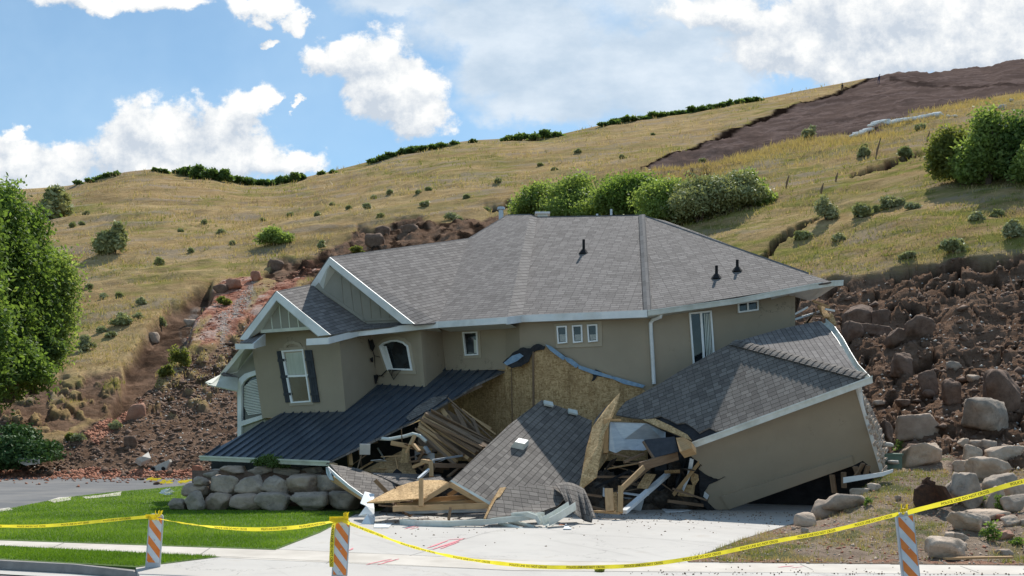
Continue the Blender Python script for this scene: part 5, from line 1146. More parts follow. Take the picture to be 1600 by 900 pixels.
# debris behind the house's right corner
for a, b_, mt, lab in [((1240,492,33),(1262,480,33),'drywall','white scrap in the dirt right of the house wall'),((1245,520,33),(1275,488,33),'lumber_dark','brown branch like board right of the house wall'),((1255,515,33),(1268,492,33),'lumber_dark','second brown board right of the house wall'),((1238,500,33),(1290,484,33.5),'zinc','grey rail behind the garage roof tip'),((1270,470,33),(1296,480,33),'lumber','tan board under the torn soffit'),((1289,483,33),(1304,486,33),'trim','short white strip hanging right of the torn soffit'),((1282,478,33.4),(1292,496,33),'osb_pale','pale plywood piece at the garage roof tip'),((1296,490,33.2),(1302,508,33),'osb','brown plywood piece right of the garage roof tip')]:
    tag(bm('broken_board', None, a, b_, .22 if 'plywood' in lab else .10, .06, mt), lab, 'board')

# many more splintered pieces through the wreck, each its own
rp = random.Random(77)
def litter(n, label, cat, grp, box, Yr, name='broken_board', mats=('lumber','lumber_dark','lumber_dark','lumber_dark','lumber_dark'), ln=(.4, 1.5), zmin=.03, sizes=((.09,.04),(.12,.03),(.05,.03),(.03,.02),(.14,.015))):  # mostly dark lumber, putting the deep shade of the openings into the boards
    for k in range(n):
        px_ = rp.uniform(box[0], box[2]); py_ = rp.uniform(box[1], box[3]); Y_ = rp.uniform(*Yr); c = P(px_, py_, Y_); c[2] = max(c[2], zmin+.1); L_ = rp.uniform(*ln)
        d = unit(np.array([rp.gauss(0, 1), rp.gauss(0, .7), rp.gauss(0, .38)])); a = c-d*L_/2; b_ = c+d*L_/2; a[2] = max(a[2], zmin); b_[2] = max(b_[2], zmin); w_, h_ = rp.choice(sizes)
        mb = MB(); mb.beam(a, b_, w_, h_, roll=rp.uniform(-1.5, 1.5)); tag(mb.build(name, M[rp.choice(mats)]), label, cat, grp)
litter(22, 'splintered board heaped in the dark opening under the torn metal porch roof', 'board', 'splintered boards under the porch roof', (545, 690, 690, 745), (30.2, 31.6))
litter(16, 'splintered board heaped in the dark opening left of the tipped garage wall', 'board', 'splintered boards beside the tipped garage', (925, 715, 1085, 795), (28.9, 30.4))
litter(14, 'splintered board beneath the fallen gable roof truss', 'board', 'splintered boards beneath the fallen gable truss', (600, 775, 760, 800), (26.6, 28.2), ln=(.5, 1.4))
litter(12, 'torn plywood piece lodged in the dark opening left of the tipped garage wall', 'plywood', 'torn plywood pieces beside the tipped garage', (930, 715, 1085, 790), (28.9, 30.4), 'plywood_piece', ('osb','osb','drywall','debris_mix'), (.3, .8), sizes=((.35,.012),(.5,.012),(.25,.012)))
litter(12, 'torn sheet scrap lodged in the dark opening under the torn metal porch roof', 'scrap', 'torn sheet scraps under the porch roof', (550, 700, 690, 745), (30.2, 31.4), 'sheet_scrap', ('osb','drywall','zinc','debris_mix'), (.3, .8), sizes=((.35,.012),(.45,.012),(.25,.012)))
litter(10, 'broken board or scrap in the dirt between house wall and slide', 'board', 'broken boards between house wall and slide', (1242, 478, 1300, 520), (34, 35.5), zmin=-5)

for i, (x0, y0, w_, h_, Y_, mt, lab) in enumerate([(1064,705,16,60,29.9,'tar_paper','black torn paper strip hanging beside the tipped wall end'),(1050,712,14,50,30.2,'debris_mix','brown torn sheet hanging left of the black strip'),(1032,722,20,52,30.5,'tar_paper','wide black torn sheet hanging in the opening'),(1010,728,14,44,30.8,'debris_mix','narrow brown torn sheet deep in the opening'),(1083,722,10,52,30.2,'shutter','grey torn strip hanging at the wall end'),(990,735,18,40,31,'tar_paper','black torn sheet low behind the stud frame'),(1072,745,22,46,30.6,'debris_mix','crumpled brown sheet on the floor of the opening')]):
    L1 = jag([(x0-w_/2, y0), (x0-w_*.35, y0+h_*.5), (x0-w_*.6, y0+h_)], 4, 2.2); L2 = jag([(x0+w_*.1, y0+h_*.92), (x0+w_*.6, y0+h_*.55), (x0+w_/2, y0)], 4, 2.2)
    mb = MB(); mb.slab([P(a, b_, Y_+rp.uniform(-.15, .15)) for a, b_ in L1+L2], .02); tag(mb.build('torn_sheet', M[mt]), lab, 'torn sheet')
# ---------------------------------------------------------------- boulders
def rock_geo(seed, sx, sy, sz, sub=4, planes=7, rough=.08, soft=26.0):
    import bmesh
    bm_ = bmesh.new(); bmesh.ops.create_icosphere(bm_, subdivisions=sub, radius=1.0)
    v = np.array([q.co[:] for q in bm_.verts]); f = np.array([[q.index for q in p.verts] for p in bm_.faces]); bm_.free()
    r = np.random.default_rng(seed); N = r.normal(size=(planes, 3)); N[:, 2] *= .8; N /= np.linalg.norm(N, axis=1)[:, None]
    N = np.concatenate([N, np.array([(1,0,.05),(-1,.05,0),(0,1,0),(0,-1,.08),(.05,0,1),(0,0,-1)])+r.normal(0, .10, (6, 3))]); N /= np.linalg.norm(N, axis=1)[:, None]
    d = np.concatenate([r.uniform(.62, .98, planes), r.uniform(.80, 1.02, 6)]); dt = v@N.T; q = np.where(dt > .05, d/np.maximum(dt, .05), 9.0)
    rad = -np.log(np.sum(np.exp(-soft*np.minimum(q, 4)), 1))/soft; rad = np.minimum(rad, 1.25)
    v = v*rad[:, None]; v = v*(1+rough*2*(fbm(v*2.1+seed, 5, seed)-.5)*2+rough*(fbm(v*7+seed, 3, seed+5, .6, True)-.5)*1.2)[:, None]
    return v*np.array([sx, sy, sz])*1.06, f
def rock(name, label, cat, base, size, seed, mat='rock', group=None, rz=None, sub=4, sink=.12, tilt=.12, **k):
    v, f = rock_geo(seed, *[s/2 for s in size], sub=sub, **k); r = random.Random(seed)
    e = Euler((r.uniform(-tilt, tilt), r.uniform(-tilt, tilt), 0)).to_matrix(); v = v@np.array(e).T
    v[:, 2] -= v[:, 2].min()+size[2]*sink
    o = big_mesh(name, v, f, M[mat], smooth=(sub < 4), origin=(0, 0, 0)); o.location = base; return tag(o, label, cat, group)
grp = 'boulders of the retaining wall beneath the porch roof'
def wallrock(cx, cy, w, h, z0, Y, label, seed):
    ws = w/1600*Y*1.02; hs = h/1600*Y*1.02; b_ = P(cx, cy+h/2, Y); b_[2] = z0 if z0 is not None else b_[2]
    rock('boulder', label, 'boulder', b_+np.array([0, .25, -.02]), (ws, max(ws*.8, .7), hs), seed, 'rock', grp, sink=.02, planes=7, soft=60)
low = [(276,788,22,18,'small pale boulder at the far left foot of the rock wall'),(300,782,36,29,'leftmost large boulder in the bottom row of the rock wall'),(339,784,40,28,'second large boulder from the left in the bottom row'),(383,786,46,26,'third boulder from the left in the bottom row, wide'),(428,786,54,27,'fourth boulder from the left in the bottom row of the wall'),(484,786,60,29,'fifth boulder from the left in the bottom row of the wall'),(538,787,52,26,'rightmost boulder in the bottom row, beside the crumpled siding')]
for i, (x, y, w_, h_, lab) in enumerate(low): wallrock(x, y, w_, h_, 0.0, 29.9-.1*(i % 2), lab, 100+i)
upr = [(303,765,34,20,'flat sloping boulder on the left end of the rock wall'),(310,753,20,14,'small grey boulder wedged at the left upper end'),(349,757,46,31,'leftmost large boulder in the upper row of the rock wall'),(388,756,44,30,'second large boulder in the upper row of the wall'),(428,757,46,29,'third boulder in the upper row of the wall'),(473,757,56,29,'fourth boulder in the upper row, centre of the wall'),(520,757,54,30,'fifth boulder in the upper row, under the roof fragment'),(568,760,40,30,'rightmost boulder in the upper row behind the roof fragment')]
for i, (x, y, w_, h_, lab) in enumerate(upr): wallrock(x, y, w_, h_, None, 30.4, lab, 120+i)
top_ = [(330,741,30,20,'tilted grey boulder on the top row at the left'),(362,732,34,20,'top row boulder just under the porch gutter, left'),(405,734,40,20,'second boulder of the shaded top row under the gutter'),(446,735,38,20,'third boulder of the shaded top row under the gutter'),(488,735,40,20,'fourth boulder of the shaded top row under the gutter')]
for i, (x, y, w_, h_, lab) in enumerate(top_): wallrock(x, y+2, w_, h_*.8, None, 31.7, lab, 140+i)
# soil behind the wall
mb = MB(); mb.slab([P(300,765,31.2), P(300,735,31.8), P(560,735,31.8), P(560,800,31.4), P(310,800,31.4)], .3); mb.build('terrace_soil', M['soil_rock'])['kind'] = 'structure'
# right side
gr = 'pale boulders stacked on the right side'
RS = [(1445,712,64,36,'rock_tan','flat topped pale boulder at the foot of the dirt slope',None,.5),(1388,672,20,40,'soil_rock','dark upright stone beside the garage stone veneer',None,.5),(1527,712,34,36,'rock_tan','pointed pale boulder at the upper left of the right stack',gr,.6),(1551,697,28,24,'rock','bluish grey boulder at the top of the right stack',gr,.6),(1577,707,56,36,'rock_tan','broad pale boulder at the top right of the stack',gr,.6),(1594,690,44,30,'rock_tan','boulder at the right frame edge, topmost',gr,.6),(1507,729,28,22,'rock_tan','small pale boulder left of the stack top',gr,.6),(1518,764,52,62,'rock','tallest upright boulder in the stack, left front',gr,.6),(1552,737,62,32,'rock_tan','wide boulder lying across the middle of the stack',gr,.6),(1572,752,52,32,'rock','blue grey rounded boulder in the stack middle, right',gr,.6),(1562,778,34,40,'rock','narrow boulder under the blue grey one',gr,.6),(1592,767,40,34,'rock_tan','tan boulder at the right frame edge, middle',gr,.6),(1488,764,18,34,'rock','thin upright boulder left of the tallest one',gr,.6),(1592,788,40,28,'rock','grey boulder low at the right frame edge',gr,.6),(1550,804,62,18,'rock_tan','long low slab boulder in front of the stack',gr,.6),(1520,824,56,22,'rock_tan','low pale slab nearest the striped panel on the right',gr,.6),(1486,858,60,34,'rock_tan','pinkish flat boulder lowest beside the right striped panel',gr,.6),(1582,815,26,14,'rock_tan','small tan stone right of the long slab',gr,.6),(1572,836,34,16,'redrock','reddish slab stone low at the right',gr,.6)]
for i, (x, y, w_, h_, mt, lab, g_, ss) in enumerate(RS):
    b_ = yard_pt(x, y+h_/2); ws = w_/1600*b_[1]; hs = h_/1600*b_[1]
    rock('boulder', lab, 'boulder', b_+np.array([0, ws*.3, -.02]), (ws*.93, max(ws*.8, hs*.7), hs*.98), 200+i, mt, g_, sink=.12, tilt=.38, soft=60, planes=7)
sm_ = [(1262,814,36,20,'rock_tan','pale pointed rock at the driveway edge in the garage shadow'),(1292,797,44,24,'rock','bluish lit rock beside the garage opening'),(1326,786,60,22,'rock','long rock heap under the raised garage corner'),(1368,762,20,10,'rock_tan','small pale rock right of the raised garage corner'),(1258,829,11,8,'rock','small round grey stone near the driveway edge'),(1345,768,30,12,'rock_tan','flat tan rock below the loose garage trim'),(1240,826,6,5,'rock_tan','tiny stone on the dirt beside the driveway edge'),(1404,779,9,7,'rock_tan','tiny pale stone left of the excavator bucket')]
for i, (x, y, w_, h_, mt, lab) in enumerate(sm_):
    b_ = yard_pt(x, y+h_/2); ws = w_/1600*b_[1]; rock('rock', lab, 'rock', b_+np.array([0, ws*.2, 0]), (ws*1.1, ws*.7, h_/1600*b_[1]*1.2), 260+i, mt, None, sub=3)
# rocks and soil blocks on the slides (placed on the built slope)
HR = [(1433,656,54,38,'rock','round tan boulder resting in the brown slide right of the garage'),(1541,642,70,40,'rock','largest tan boulder in the brown slide, upper right'),(1488,612,26,40,'soil_rock','upright brown soil block left of the largest tan boulder'),(1413,560,30,34,'soil_rock','dark upright clod in the middle of the brown slide'),(1337,512,36,30,'soil_rock','brown soil block right of the garage roof tip'),(1348,478,46,32,'soil_rock','large square soil block at the head of the right slide'),(1376,476,26,30,'soil_rock','second square soil block at the head of the right slide'),(1436,505,40,32,'soil_rock','flat brown soil block near the long crack'),(1365,495,44,22,'soil_rock','grey brown soil block below the square blocks'),(1450,590,22,34,'soil_rock','narrow soil block leaning in the slide'),(1405,522,30,26,'soil_rock','dark soil block left of the flat brown one'),(1570,600,50,60,'soil_rock','large shadowed soil mass at the right edge of the slide')]
for i, (x, y, w_, h_, mt, lab) in enumerate(HR):
    b_ = np.array(surf(x, y+h_*.35)); ws = w_/1600*b_[1]; rock('soil_block' if mt == 'soil_rock' else 'boulder', lab, 'soil block' if mt == 'soil_rock' else 'boulder', b_, (ws*1.15, ws*.8, h_/1600*b_[1]*1.3), 300+i, mt, None, sink=.2, rough=.10 if mt == 'soil_rock' else .05, soft=26)
HL = [(214,632,24,26,'redrock','reddish block on the orange band of the left slide'),(205,682,18,14,'soil_rock','dark soil block low on the left slide'),(311,722,14,10,'redrock','reddish stone left of the porch gutter'),(366,450,20,14,'redrock','red rock on top of the left scarp'),(402,438,14,16,'redrock','pointed red rock at the top of the scarp'),(588,374,24,20,'soil_rock','brown rock outcrop left of the dark scarp above the roof'),(600,358,22,16,'soil_rock','dark outcrop at the left end of the upper scarp'),(640,352,26,14,'soil_rock','dark outcrop in the middle of the upper scarp'),(432,410,22,14,'soil_rock','grey brown outcrop above the red streak'),(240,505,16,14,'rock','grey rock at the left end of the red scarp'),(300,478,18,11,'rock','grey rock beside the red streak'),(345,455,18,12,'soil_rock','dark rock on the upper rim of the red streak')]
for i, (x, y, w_, h_, mt, lab) in enumerate(HL):
    b_ = np.array(surf(x, y+h_*.35)); ws = w_/1600*b_[1]; rock('rock', lab, 'rock', b_, (ws*1.15, ws*.8, h_/1600*b_[1]*1.3), 340+i, mt, None, sub=3, sink=.25, rough=.1)
# scattered small stones and clods: uncountable
def stones(name, label, pts, sizes, mat, cat):
    octv = np.array([(1,0,0),(0,1,0),(-1,0,0),(0,-1,0),(0,0,1),(0,0,-1)], float); octf = np.array([(0,1,4),(1,2,4),(2,3,4),(3,0,4),(1,0,5),(2,1,5),(3,2,5),(0,3,5)])
    n = len(pts); V_ = octv[None]*rng.uniform(.6, 1.3, (n, 6, 1)); V_ = V_+rng.normal(0, .16, (n, 6, 3)); a = rng.uniform(0, 6.28, n); c_, s_ = np.cos(a), np.sin(a)
    x = V_[..., 0]*c_[:, None]-V_[..., 1]*s_[:, None]; y = V_[..., 0]*s_[:, None]+V_[..., 1]*c_[:, None]; V_ = np.stack([x, y, V_[..., 2]*.7], -1)*sizes[:, None, None]+pts[:, None, :]
    F_ = (octf[None]+(np.arange(n)*6)[:, None, None]).reshape(-1, 3); o = big_mesh(name, V_.reshape(-1, 3), F_, M[mat]); o['kind'] = 'stuff'; tag(o, label, cat)
def onhill(n, poly, extra=None):
    xs = [p[0] for p in poly]; ys = [p[1] for p in poly]; x = rng.uniform(min(xs), max(xs), n*3); y = rng.uniform(min(ys), min(max(ys), 742), n*3); ok = (polydist(x, y, poly) > 2) & (x < 1880) & (x > -300); x = x[ok][:n]; y = y[ok][:n]
    return surf(x, y)
pl_ = [onhill(3600, Z_BROWN_L), onhill(3500, Z_BROWN_R), onhill(1600, Z_ROCKY)]; p_ = np.concatenate(pl_); stones('soil_clods', 'brown clods and stones littering the slide slopes', p_, rng.uniform(.04, .14, len(p_))*(1+rng.random(len(p_))**8*1.5), 'soil_rock', 'clods')
p_ = np.concatenate([onhill(350, Z_RED), onhill(1700, [(0,722),(330,722),(330,744),(-60,744)]), onhill(900, [(130,668),(170,640),(205,612),(225,612),(225,626),(190,656),(150,690)])]); stones('red_rubble', 'reddish rubble along the foot and red streak of the slide', p_, rng.uniform(.05, .16, len(p_)), 'redrock', 'rubble')
p_ = np.concatenate([onhill(1000, Z_BROWN_R), onhill(900, Z_ROCKY), onhill(500, Z_BROWN_L), onhill(500, Z_PALE2), onhill(350, [(60,380),(260,380),(260,420),(60,440)])]); stones('pale_stones', 'small pale stones scattered over the slides', p_, rng.uniform(.03, .09, len(p_)), 'conc_chunk', 'stones')
nY = 9000; yx = rng.uniform(3.5, 19, nY); yy_ = rng.uniform(18.2, 33, nY); ex_ = np.interp(yy_, [p[1] for p in drv], [p[0] for p in drv]); ok = (yx > ex_+.1) & (yx < yy_*.55); yx = yx[ok]; yy_ = yy_[ok]; pz = yard_h(yx, yy_)
p_ = np.stack([yx, yy_, pz+.005], 1); half = len(p_)*2//3; stones('gravel', 'gravel and wood chips over the dirt yard', p_[:half], rng.uniform(.012, .045, half), 'rock_tan', 'gravel'); stones('dark_gravel', 'dark soil crumbs over the dirt yard', p_[half:], rng.uniform(.012, .05, len(p_)-half), 'redrock', 'soil crumbs')
# spill of crumbs on the asphalt edge and on the sidewalk
k = 420; q = np.stack([G(x, y, .01) for x, y in zip(rng.uniform(-50, 310, k), 745.5+rng.exponential(2.2, k))]); stones('spilled_rubble', 'reddish crumbs spilled onto the asphalt at the slide foot', q, rng.uniform(.03, .10, k), 'redrock', 'rubble')
k = 160; q = np.stack([G(x, y, .012) for x, y in zip(rng.uniform(980, 1640, k), 898-rng.exponential(4.5, k))]); stones('spilled_dirt', 'dirt crumbs spilled over the sidewalk on the right', q, rng.uniform(.008, .022, k), 'soil_rock', 'dirt')
# concrete chunks at the slide foot
for i, (pts, dzh, lab) in enumerate([([(232,735),(258,735),(265,722),(264,718),(240,729)], .35, 'broken pale concrete block with two dark holes at the slide foot'), ([(213,716),(222,713),(232,706),(229,710),(236,716),(222,722)], .3, 'smaller broken concrete block above the holed one'), ([(28,716),(44,713),(62,713),(62,718),(40,721)], .2, 'pale concrete slab beside the spreading juniper'), ([(44,707),(62,707),(62,711),(44,711)], .2, 'smaller pale concrete slab above the one by the juniper')]):
    Yc = 48.2 if i != 1 else 49.5; mb = MB(); mb.slab([P(x, y, Yc+(.8 if y < 712+i else 0)) for x, y in pts], dzh); o = mb.build('concrete_chunk', M['conc_chunk'], None, bevel=.02); tag(o, lab, 'concrete chunk')
    if i == 0:
        for hx in (239, 255): mb = MB(); mb.tube([P(hx, 732.5, 48.12), P(hx, 731.5, 48.3)], .09, 10); mb.build('hole', M['black'], o)

k = 700; q = np.stack([G(x, y, .006) for x, y in zip(rng.uniform(590, 1240, k), 800+rng.exponential(9, k))]); q = q[(q[:, 1] > 20)]; stones('wood_chips', 'splinters and crumbs littering the driveway before the wreck', q, rng.uniform(.008, .030, len(q)), 'lumber_dark', 'splinters')

rq = random.Random(12); ordn = ['first','second','third','fourth','fifth','sixth','seventh','eighth','ninth','tenth','eleventh','twelfth','thirteenth','fourteenth','fifteenth','sixteenth','seventeenth','eighteenth','nineteenth','twentieth','twenty-first','twenty-second','twenty-third','twenty-fourth','twenty-fifth','twenty-sixth','twenty-seventh','twenty-eighth','twenty-ninth','thirtieth']
sl = sorted([(rq.uniform(1460, 1610), rq.uniform(722, 872)) for _ in range(26)])
for i, (x, y) in enumerate(sl):
    if y > 790 and x < 1480: x += 30
    b_ = yard_pt(x, y); w_ = rq.uniform(.14, .40); rock('rock', 'small tan rock', 'rock', b_, (w_, w_*.8, w_*rq.uniform(.45, .8)), 500+i, rq.choice(('rock_tan','rock_tan','rock','redrock')), 'small rocks around the boulder stack', sub=3, sink=.2, rough=.1)
sl = sorted([(rq.uniform(1350, 1600), rq.uniform(560, 705)) for _ in range(22)])
for i, (x, y) in enumerate(sl):
    b_ = np.array(surf(x, y)); w_ = rq.uniform(.2, .6); rock('rock', 'small brown rock', 'rock', b_, (w_, w_*.8, w_*rq.uniform(.5, .9)), 540+i, rq.choice(('rock_tan','soil_rock','rock','soil_rock')), 'small rocks lying in the right slide', sub=3, sink=.2, rough=.1)
# ---------------------------------------------------------------- vegetation
def leaves(centers, size, flat=.6, aspect=.55, up_bias=0.0, r=rng):
    n = len(centers); a = r.normal(size=(n, 3)); a[:, 2] = a[:, 2]*(1-up_bias)+up_bias*1.5*np.sign(1); a /= np.linalg.norm(a, axis=1)[:, None]
    b_ = np.cross(a, r.normal(size=(n, 3))); b_ /= np.linalg.norm(b_, axis=1)[:, None]
    s = size*r.uniform(.6, 1.35, n); a = a*s[:, None]; b_ = b_*(s*aspect)[:, None]
    V_ = np.stack([centers-a, centers+b_*.9-a*.1, centers+a, centers-b_*.9+a*.1], 1).reshape(-1, 3)
    return V_, np.arange(4*n).reshape(n, 4)
def crown_pts(n, blobs, r=rng, shell=.35):
    """blobs: (cx,cy,cz,rx,ry,rz)"""
    B = np.array(blobs, float); vol = (B[:, 3]*B[:, 4]*B[:, 5])**.75; k = r.choice(len(B), n, p=vol/vol.sum())
    d = r.normal(size=(n, 3)); d /= np.linalg.norm(d, axis=1)[:, None]; rad = shell+(1.05-shell)*r.random(n)**.7
    rad = rad*(1+.55*(fbm(d*2.4+k[:, None]*3.1, 3, 11)-.5)*2)
    return B[k, :3]+d*rad[:, None]*B[k, 3:], k
def shrub_mesh(name, W, Hh, D, n, leaf, mat, seed, nb=14, label=None, stems=True, flatbase=True, col=None):
    r = np.random.default_rng(seed); blobs = []
    for i in range(nb):
        t_ = r.uniform(0, 6.28); q = r.random()**.6; cx = math.cos(t_)*q*W*.36; cy = math.sin(t_)*q*D*.36; hz = Hh*(1-.55*q*q)*r.uniform(.45, 1.0); rr = r.uniform(.20, .34)
        rr *= r.choice([.6, .85, 1.1]); blobs.append((cx, cy, max(hz-rr*Hh*.5, rr*Hh*.5), W*rr*.8, D*rr*.8, Hh*rr*r.uniform(.7, 1.2)))
    c, k = crown_pts(n, blobs, r); c = c+r.normal(0, .045, c.shape)*np.array([W, D, Hh]); c[:, 2] = np.maximum(c[:, 2], r.uniform(0, .12*Hh, n))
    V_, F_ = leaves(c, leaf, r=r); bt = r.uniform(-.18, .18, len(blobs)); t0 = np.clip(.45+bt[k]+r.normal(0, .17, n), 0, 1)
    return V_, F_, np.repeat(t0, 4)
def plant(name, label, cat, base, W, Hh, D, n, leaf, mat, seed, group=None, nb=14, stem=True):
    """a shrub: an empty with foliage and stems"""
    V_, F_, tt = shrub_mesh(name, W, Hh, D, n, leaf, mat, seed, nb)
    if not stem:
        o = big_mesh(name, V_, F_, M[mat], attrs={'tint': tt}); o.location = base; return tag(o, label, cat, group)
    e = empty(name, base, label, cat, group); o = big_mesh('foliage', V_, F_, M[mat], parent=None, attrs={'tint': tt}); o.parent = e
    mb = MB(); r = random.Random(seed)
    for i in range(7):
        a = r.uniform(0, 6.28); mb.tube([np.array([math.cos(a)*.04, math.sin(a)*.04, -.25]), np.array([math.cos(a)*W*.1, math.sin(a)*D*.1, Hh*.35]), np.array([math.cos(a)*W*.24, math.sin(a)*D*.24, Hh*r.uniform(.55,.8)])], [Hh*.022, Hh*.014, Hh*.005], 5)
    s = mb.build('stems', M['bark'], None, origin=(0, 0, 0)); s.parent = e
    return e
def pxplant(name, label, cat, px, py_base, wpx, hpx, n, leaf, mat, seed, group=None, nb=14, stem=True, Y=None, sink=.0):
    b_ = np.array(surf(px, py_base)) if Y is None else P(px, py_base, Y); k = b_[1]/1600
    b_ = b_-np.array([0, 0, sink]); return plant(name, label, cat, b_, wpx*k, hpx*k*1.0, wpx*k*.8, n, leaf, mat, seed, group, nb, stem)
# trees on the left
def tree(name, label, px, py_base, Y, wpx, hpx, n, leaf, mat, seed, group, blobs_px, r0=.16):
    base = P(px, py_base, Y); k = Y/1600; e = empty(name, base, label, 'tree', group); r = np.random.default_rng(seed); blobs = []
    for (dx, dy, rx, ry) in blobs_px:
        blobs.append((dx*k, r.uniform(-.9, .9)*wpx*k*.22, dy*k, rx*k, rx*k, ry*k))
    c, kk = crown_pts(n, blobs, r, .1); c = c+r.normal(0, .38, c.shape); V_, F_ = leaves(c, leaf, r=r); bt = r.uniform(-.2, .2, len(blobs))
    o = big_mesh('crown', V_, F_, M[mat], attrs={'tint': np.repeat(np.clip(.42+bt[kk]+r.normal(0, .17, n), 0, 1), 4)}); o.parent = e
    H_ = hpx*k; mb = MB(); rr = random.Random(seed); mb.tube([(0,0,-.6), (rr.uniform(-.1,.1),0,H_*.3), (rr.uniform(-.2,.2),0,H_*.6), (0,0,H_*.93)], [r0*1.4, r0, r0*.6, .03], 8)
    for b0 in blobs:
        z0 = max(.12, min(b0[2]*.6, H_*.75)); mb.tube([(0,0,z0), (b0[0]*.5,b0[1]*.5,(z0+b0[2])/2), b0[:3]], [r0*.4, r0*.25, .02], 5)
    s = mb.build('trunk', M['bark'], None, origin=(0,0,0)); s.parent = e; return e
gt = 'green trees at the left edge'
def col_blobs(n, W, Hh, seed, lean=0, low=.0):
    r = random.Random(seed); out = []
    for i in range(n):
        f = (i+.5)/n; y = Hh*(low+(.97-low)*f); wd = W*.5*math.sin(math.pi*(.14+.60*(1-f)))**.8; out.append((r.uniform(-.75,.75)*wd*.72+lean*f, y, wd*r.uniform(.22,.5)+3, Hh*r.uniform(.03,.07)))
    return out
tree('broadleaf_tree', 'tallest bright green tree at the left frame edge', 14, 612, 56, 110, 318, 34000, .13, 'leaf_green', 1, gt, col_blobs(46, 100, 322, 1), .22)
tree('broadleaf_tree', 'bright green tree just right of the tallest left tree', 52, 600, 58, 60, 270, 16000, .13, 'leaf_green', 2, gt, col_blobs(34, 62, 275, 2), .16)
tree('broadleaf_tree', 'lower yellowish green tree at the right of the left group', 90, 560, 60, 56, 170, 10000, .12, 'leaf_willow', 3, gt, col_blobs(26, 66, 168, 3), .12)
tree('broadleaf_tree', 'darker green tree leaning out of the frame at far left', -38, 620, 52, 110, 320, 16000, .14, 'leaf_green', 4, gt, col_blobs(34, 120, 330, 4), .2)
pxplant('green_shrub', 'dark green shrub mass at the foot of the left trees', 'shrub', 10, 604, 120, 90, 12000, .14, 'leaf_oak', 5, None, 20, Y=55)
pxplant('green_shrub', 'leafy green shrub hiding the trunks of the left trees', 'shrub', 25, 600, 90, 70, 8000, .12, 'leaf_green', 9, None, 18, Y=54)
pxplant('green_shrub', 'small dark bush right under the left trees', 'shrub', 66, 565, 60, 50, 4500, .12, 'leaf_oak', 6, None, 12, Y=57)
pxplant('spreading_juniper', 'low spreading dark green juniper beside the asphalt drive', 'shrub', 26, 722, 134, 60, 16000, .10, 'leaf_juniper', 7, None, 26, Y=49.5)
pxplant('spreading_juniper', 'green juniper cut off by the left frame edge', 'shrub', -40, 735, 110, 62, 8000, .10, 'leaf_juniper', 8, None, 20, Y=49)
# hill trees and shrubs
pxplant('grey_green_tree', 'round grey green tree on the ridge beside the left trees', 'tree', 88, 337, 56, 48, 6500, .42, 'leaf_grey', 10, None, 16)
pxplant('grey_green_tree', 'grey green tree standing alone on the left slope', 'tree', 180, 397, 52, 48, 5200, .26, 'leaf_grey', 11, None, 12)
pxplant('green_bush', 'bright green rounded bush on the slope above the lower gable', 'bush', 432, 386, 60, 28, 5200, .13, 'leaf_willow', 12, None, 14)
gw_ = 'green willow bushes behind the main roof'
WB_ = [(855,338,74,62,'leaf_willow','leftmost willow bush behind the roof ridge'),(905,336,80,74,'leaf_willow','second willow bush from the left behind the roof'),(955,338,76,80,'leaf_willow','third willow bush, dense, behind the roof'),(1000,332,72,80,'leaf_green','tallest willow bush in the middle of the row'),(1045,352,70,78,'leaf_willow','fifth willow bush, above the right roof slope'),(1095,350,72,84,'leaf_grey','grey green willow bush above the right roof slope'),(1142,338,64,70,'leaf_grey','seventh willow bush, grey green with upright shoots'),(1172,326,40,58,'leaf_willow','rightmost small willow bush of the row')]
for i, (x, y, w_, h_, mt, lab) in enumerate(WB_): pxplant('willow_bush', lab, 'bush', x, y, w_*1.75, h_*.92, 14000, .13, mt, 20+i, gw_, 18)
gr_ = 'large green bushes at the right frame edge'
for i, (x, y, w_, h_, mt, lab) in enumerate([(1500,285,70,96,'leaf_olive','yellow green bush at the left of the right edge group'),(1545,286,80,112,'leaf_willow','tallest green bush at the right edge'),(1590,282,70,98,'leaf_oak','dark green bush cut off by the right frame edge'),(1640,285,90,90,'leaf_willow','green bush beyond the right frame edge')]): pxplant('green_bush', lab, 'bush', x, y, w_*1.35, h_, 12000, .13, mt, 40+i, gr_, 22)
# oak scrub on the ridge
gx_ = 'dark oak shrubs along the left ridge'
OK_ = [(283,272,16,12),(298,274,22,18),(315,278,26,24),(335,283,26,24),(352,286,22,20),(368,288,22,17),(388,290,26,14),(410,291,26,12),(430,289,24,12),(448,286,20,12),(462,283,20,14),(474,279,12,10)]
nm = ['first','second','third','fourth','fifth','sixth','seventh','eighth','ninth','tenth','eleventh','twelfth','thirteenth','fourteenth','fifteenth','sixteenth','seventeenth','eighteenth']
for i, (x, y, w_, h_) in enumerate(OK_): pxplant('oak_shrub', '%s oak shrub from the left in the dark clump on the left ridge' % nm[i], 'shrub', x, y+1, w_*1.35, h_*.9, 1100, .38, 'leaf_oak', 60+i, gx_, 9, stem=False)
for i, (x, w_, h_) in enumerate([(125,18,5),(142,20,6),(158,20,6),(172,18,6),(186,16,6),(245,16,4),(258,16,4),(505,14,4),(522,12,4)]):
    pxplant('ridge_shrub', '%s low shrub from the left on the left skyline' % nm[i], 'shrub', x, skyline(x)+skyd(x)+4, w_*1.2, h_*.8+2, 300, .35, 'leaf_oak', 80+i, 'low shrubs on the left skyline', 6, stem=False)
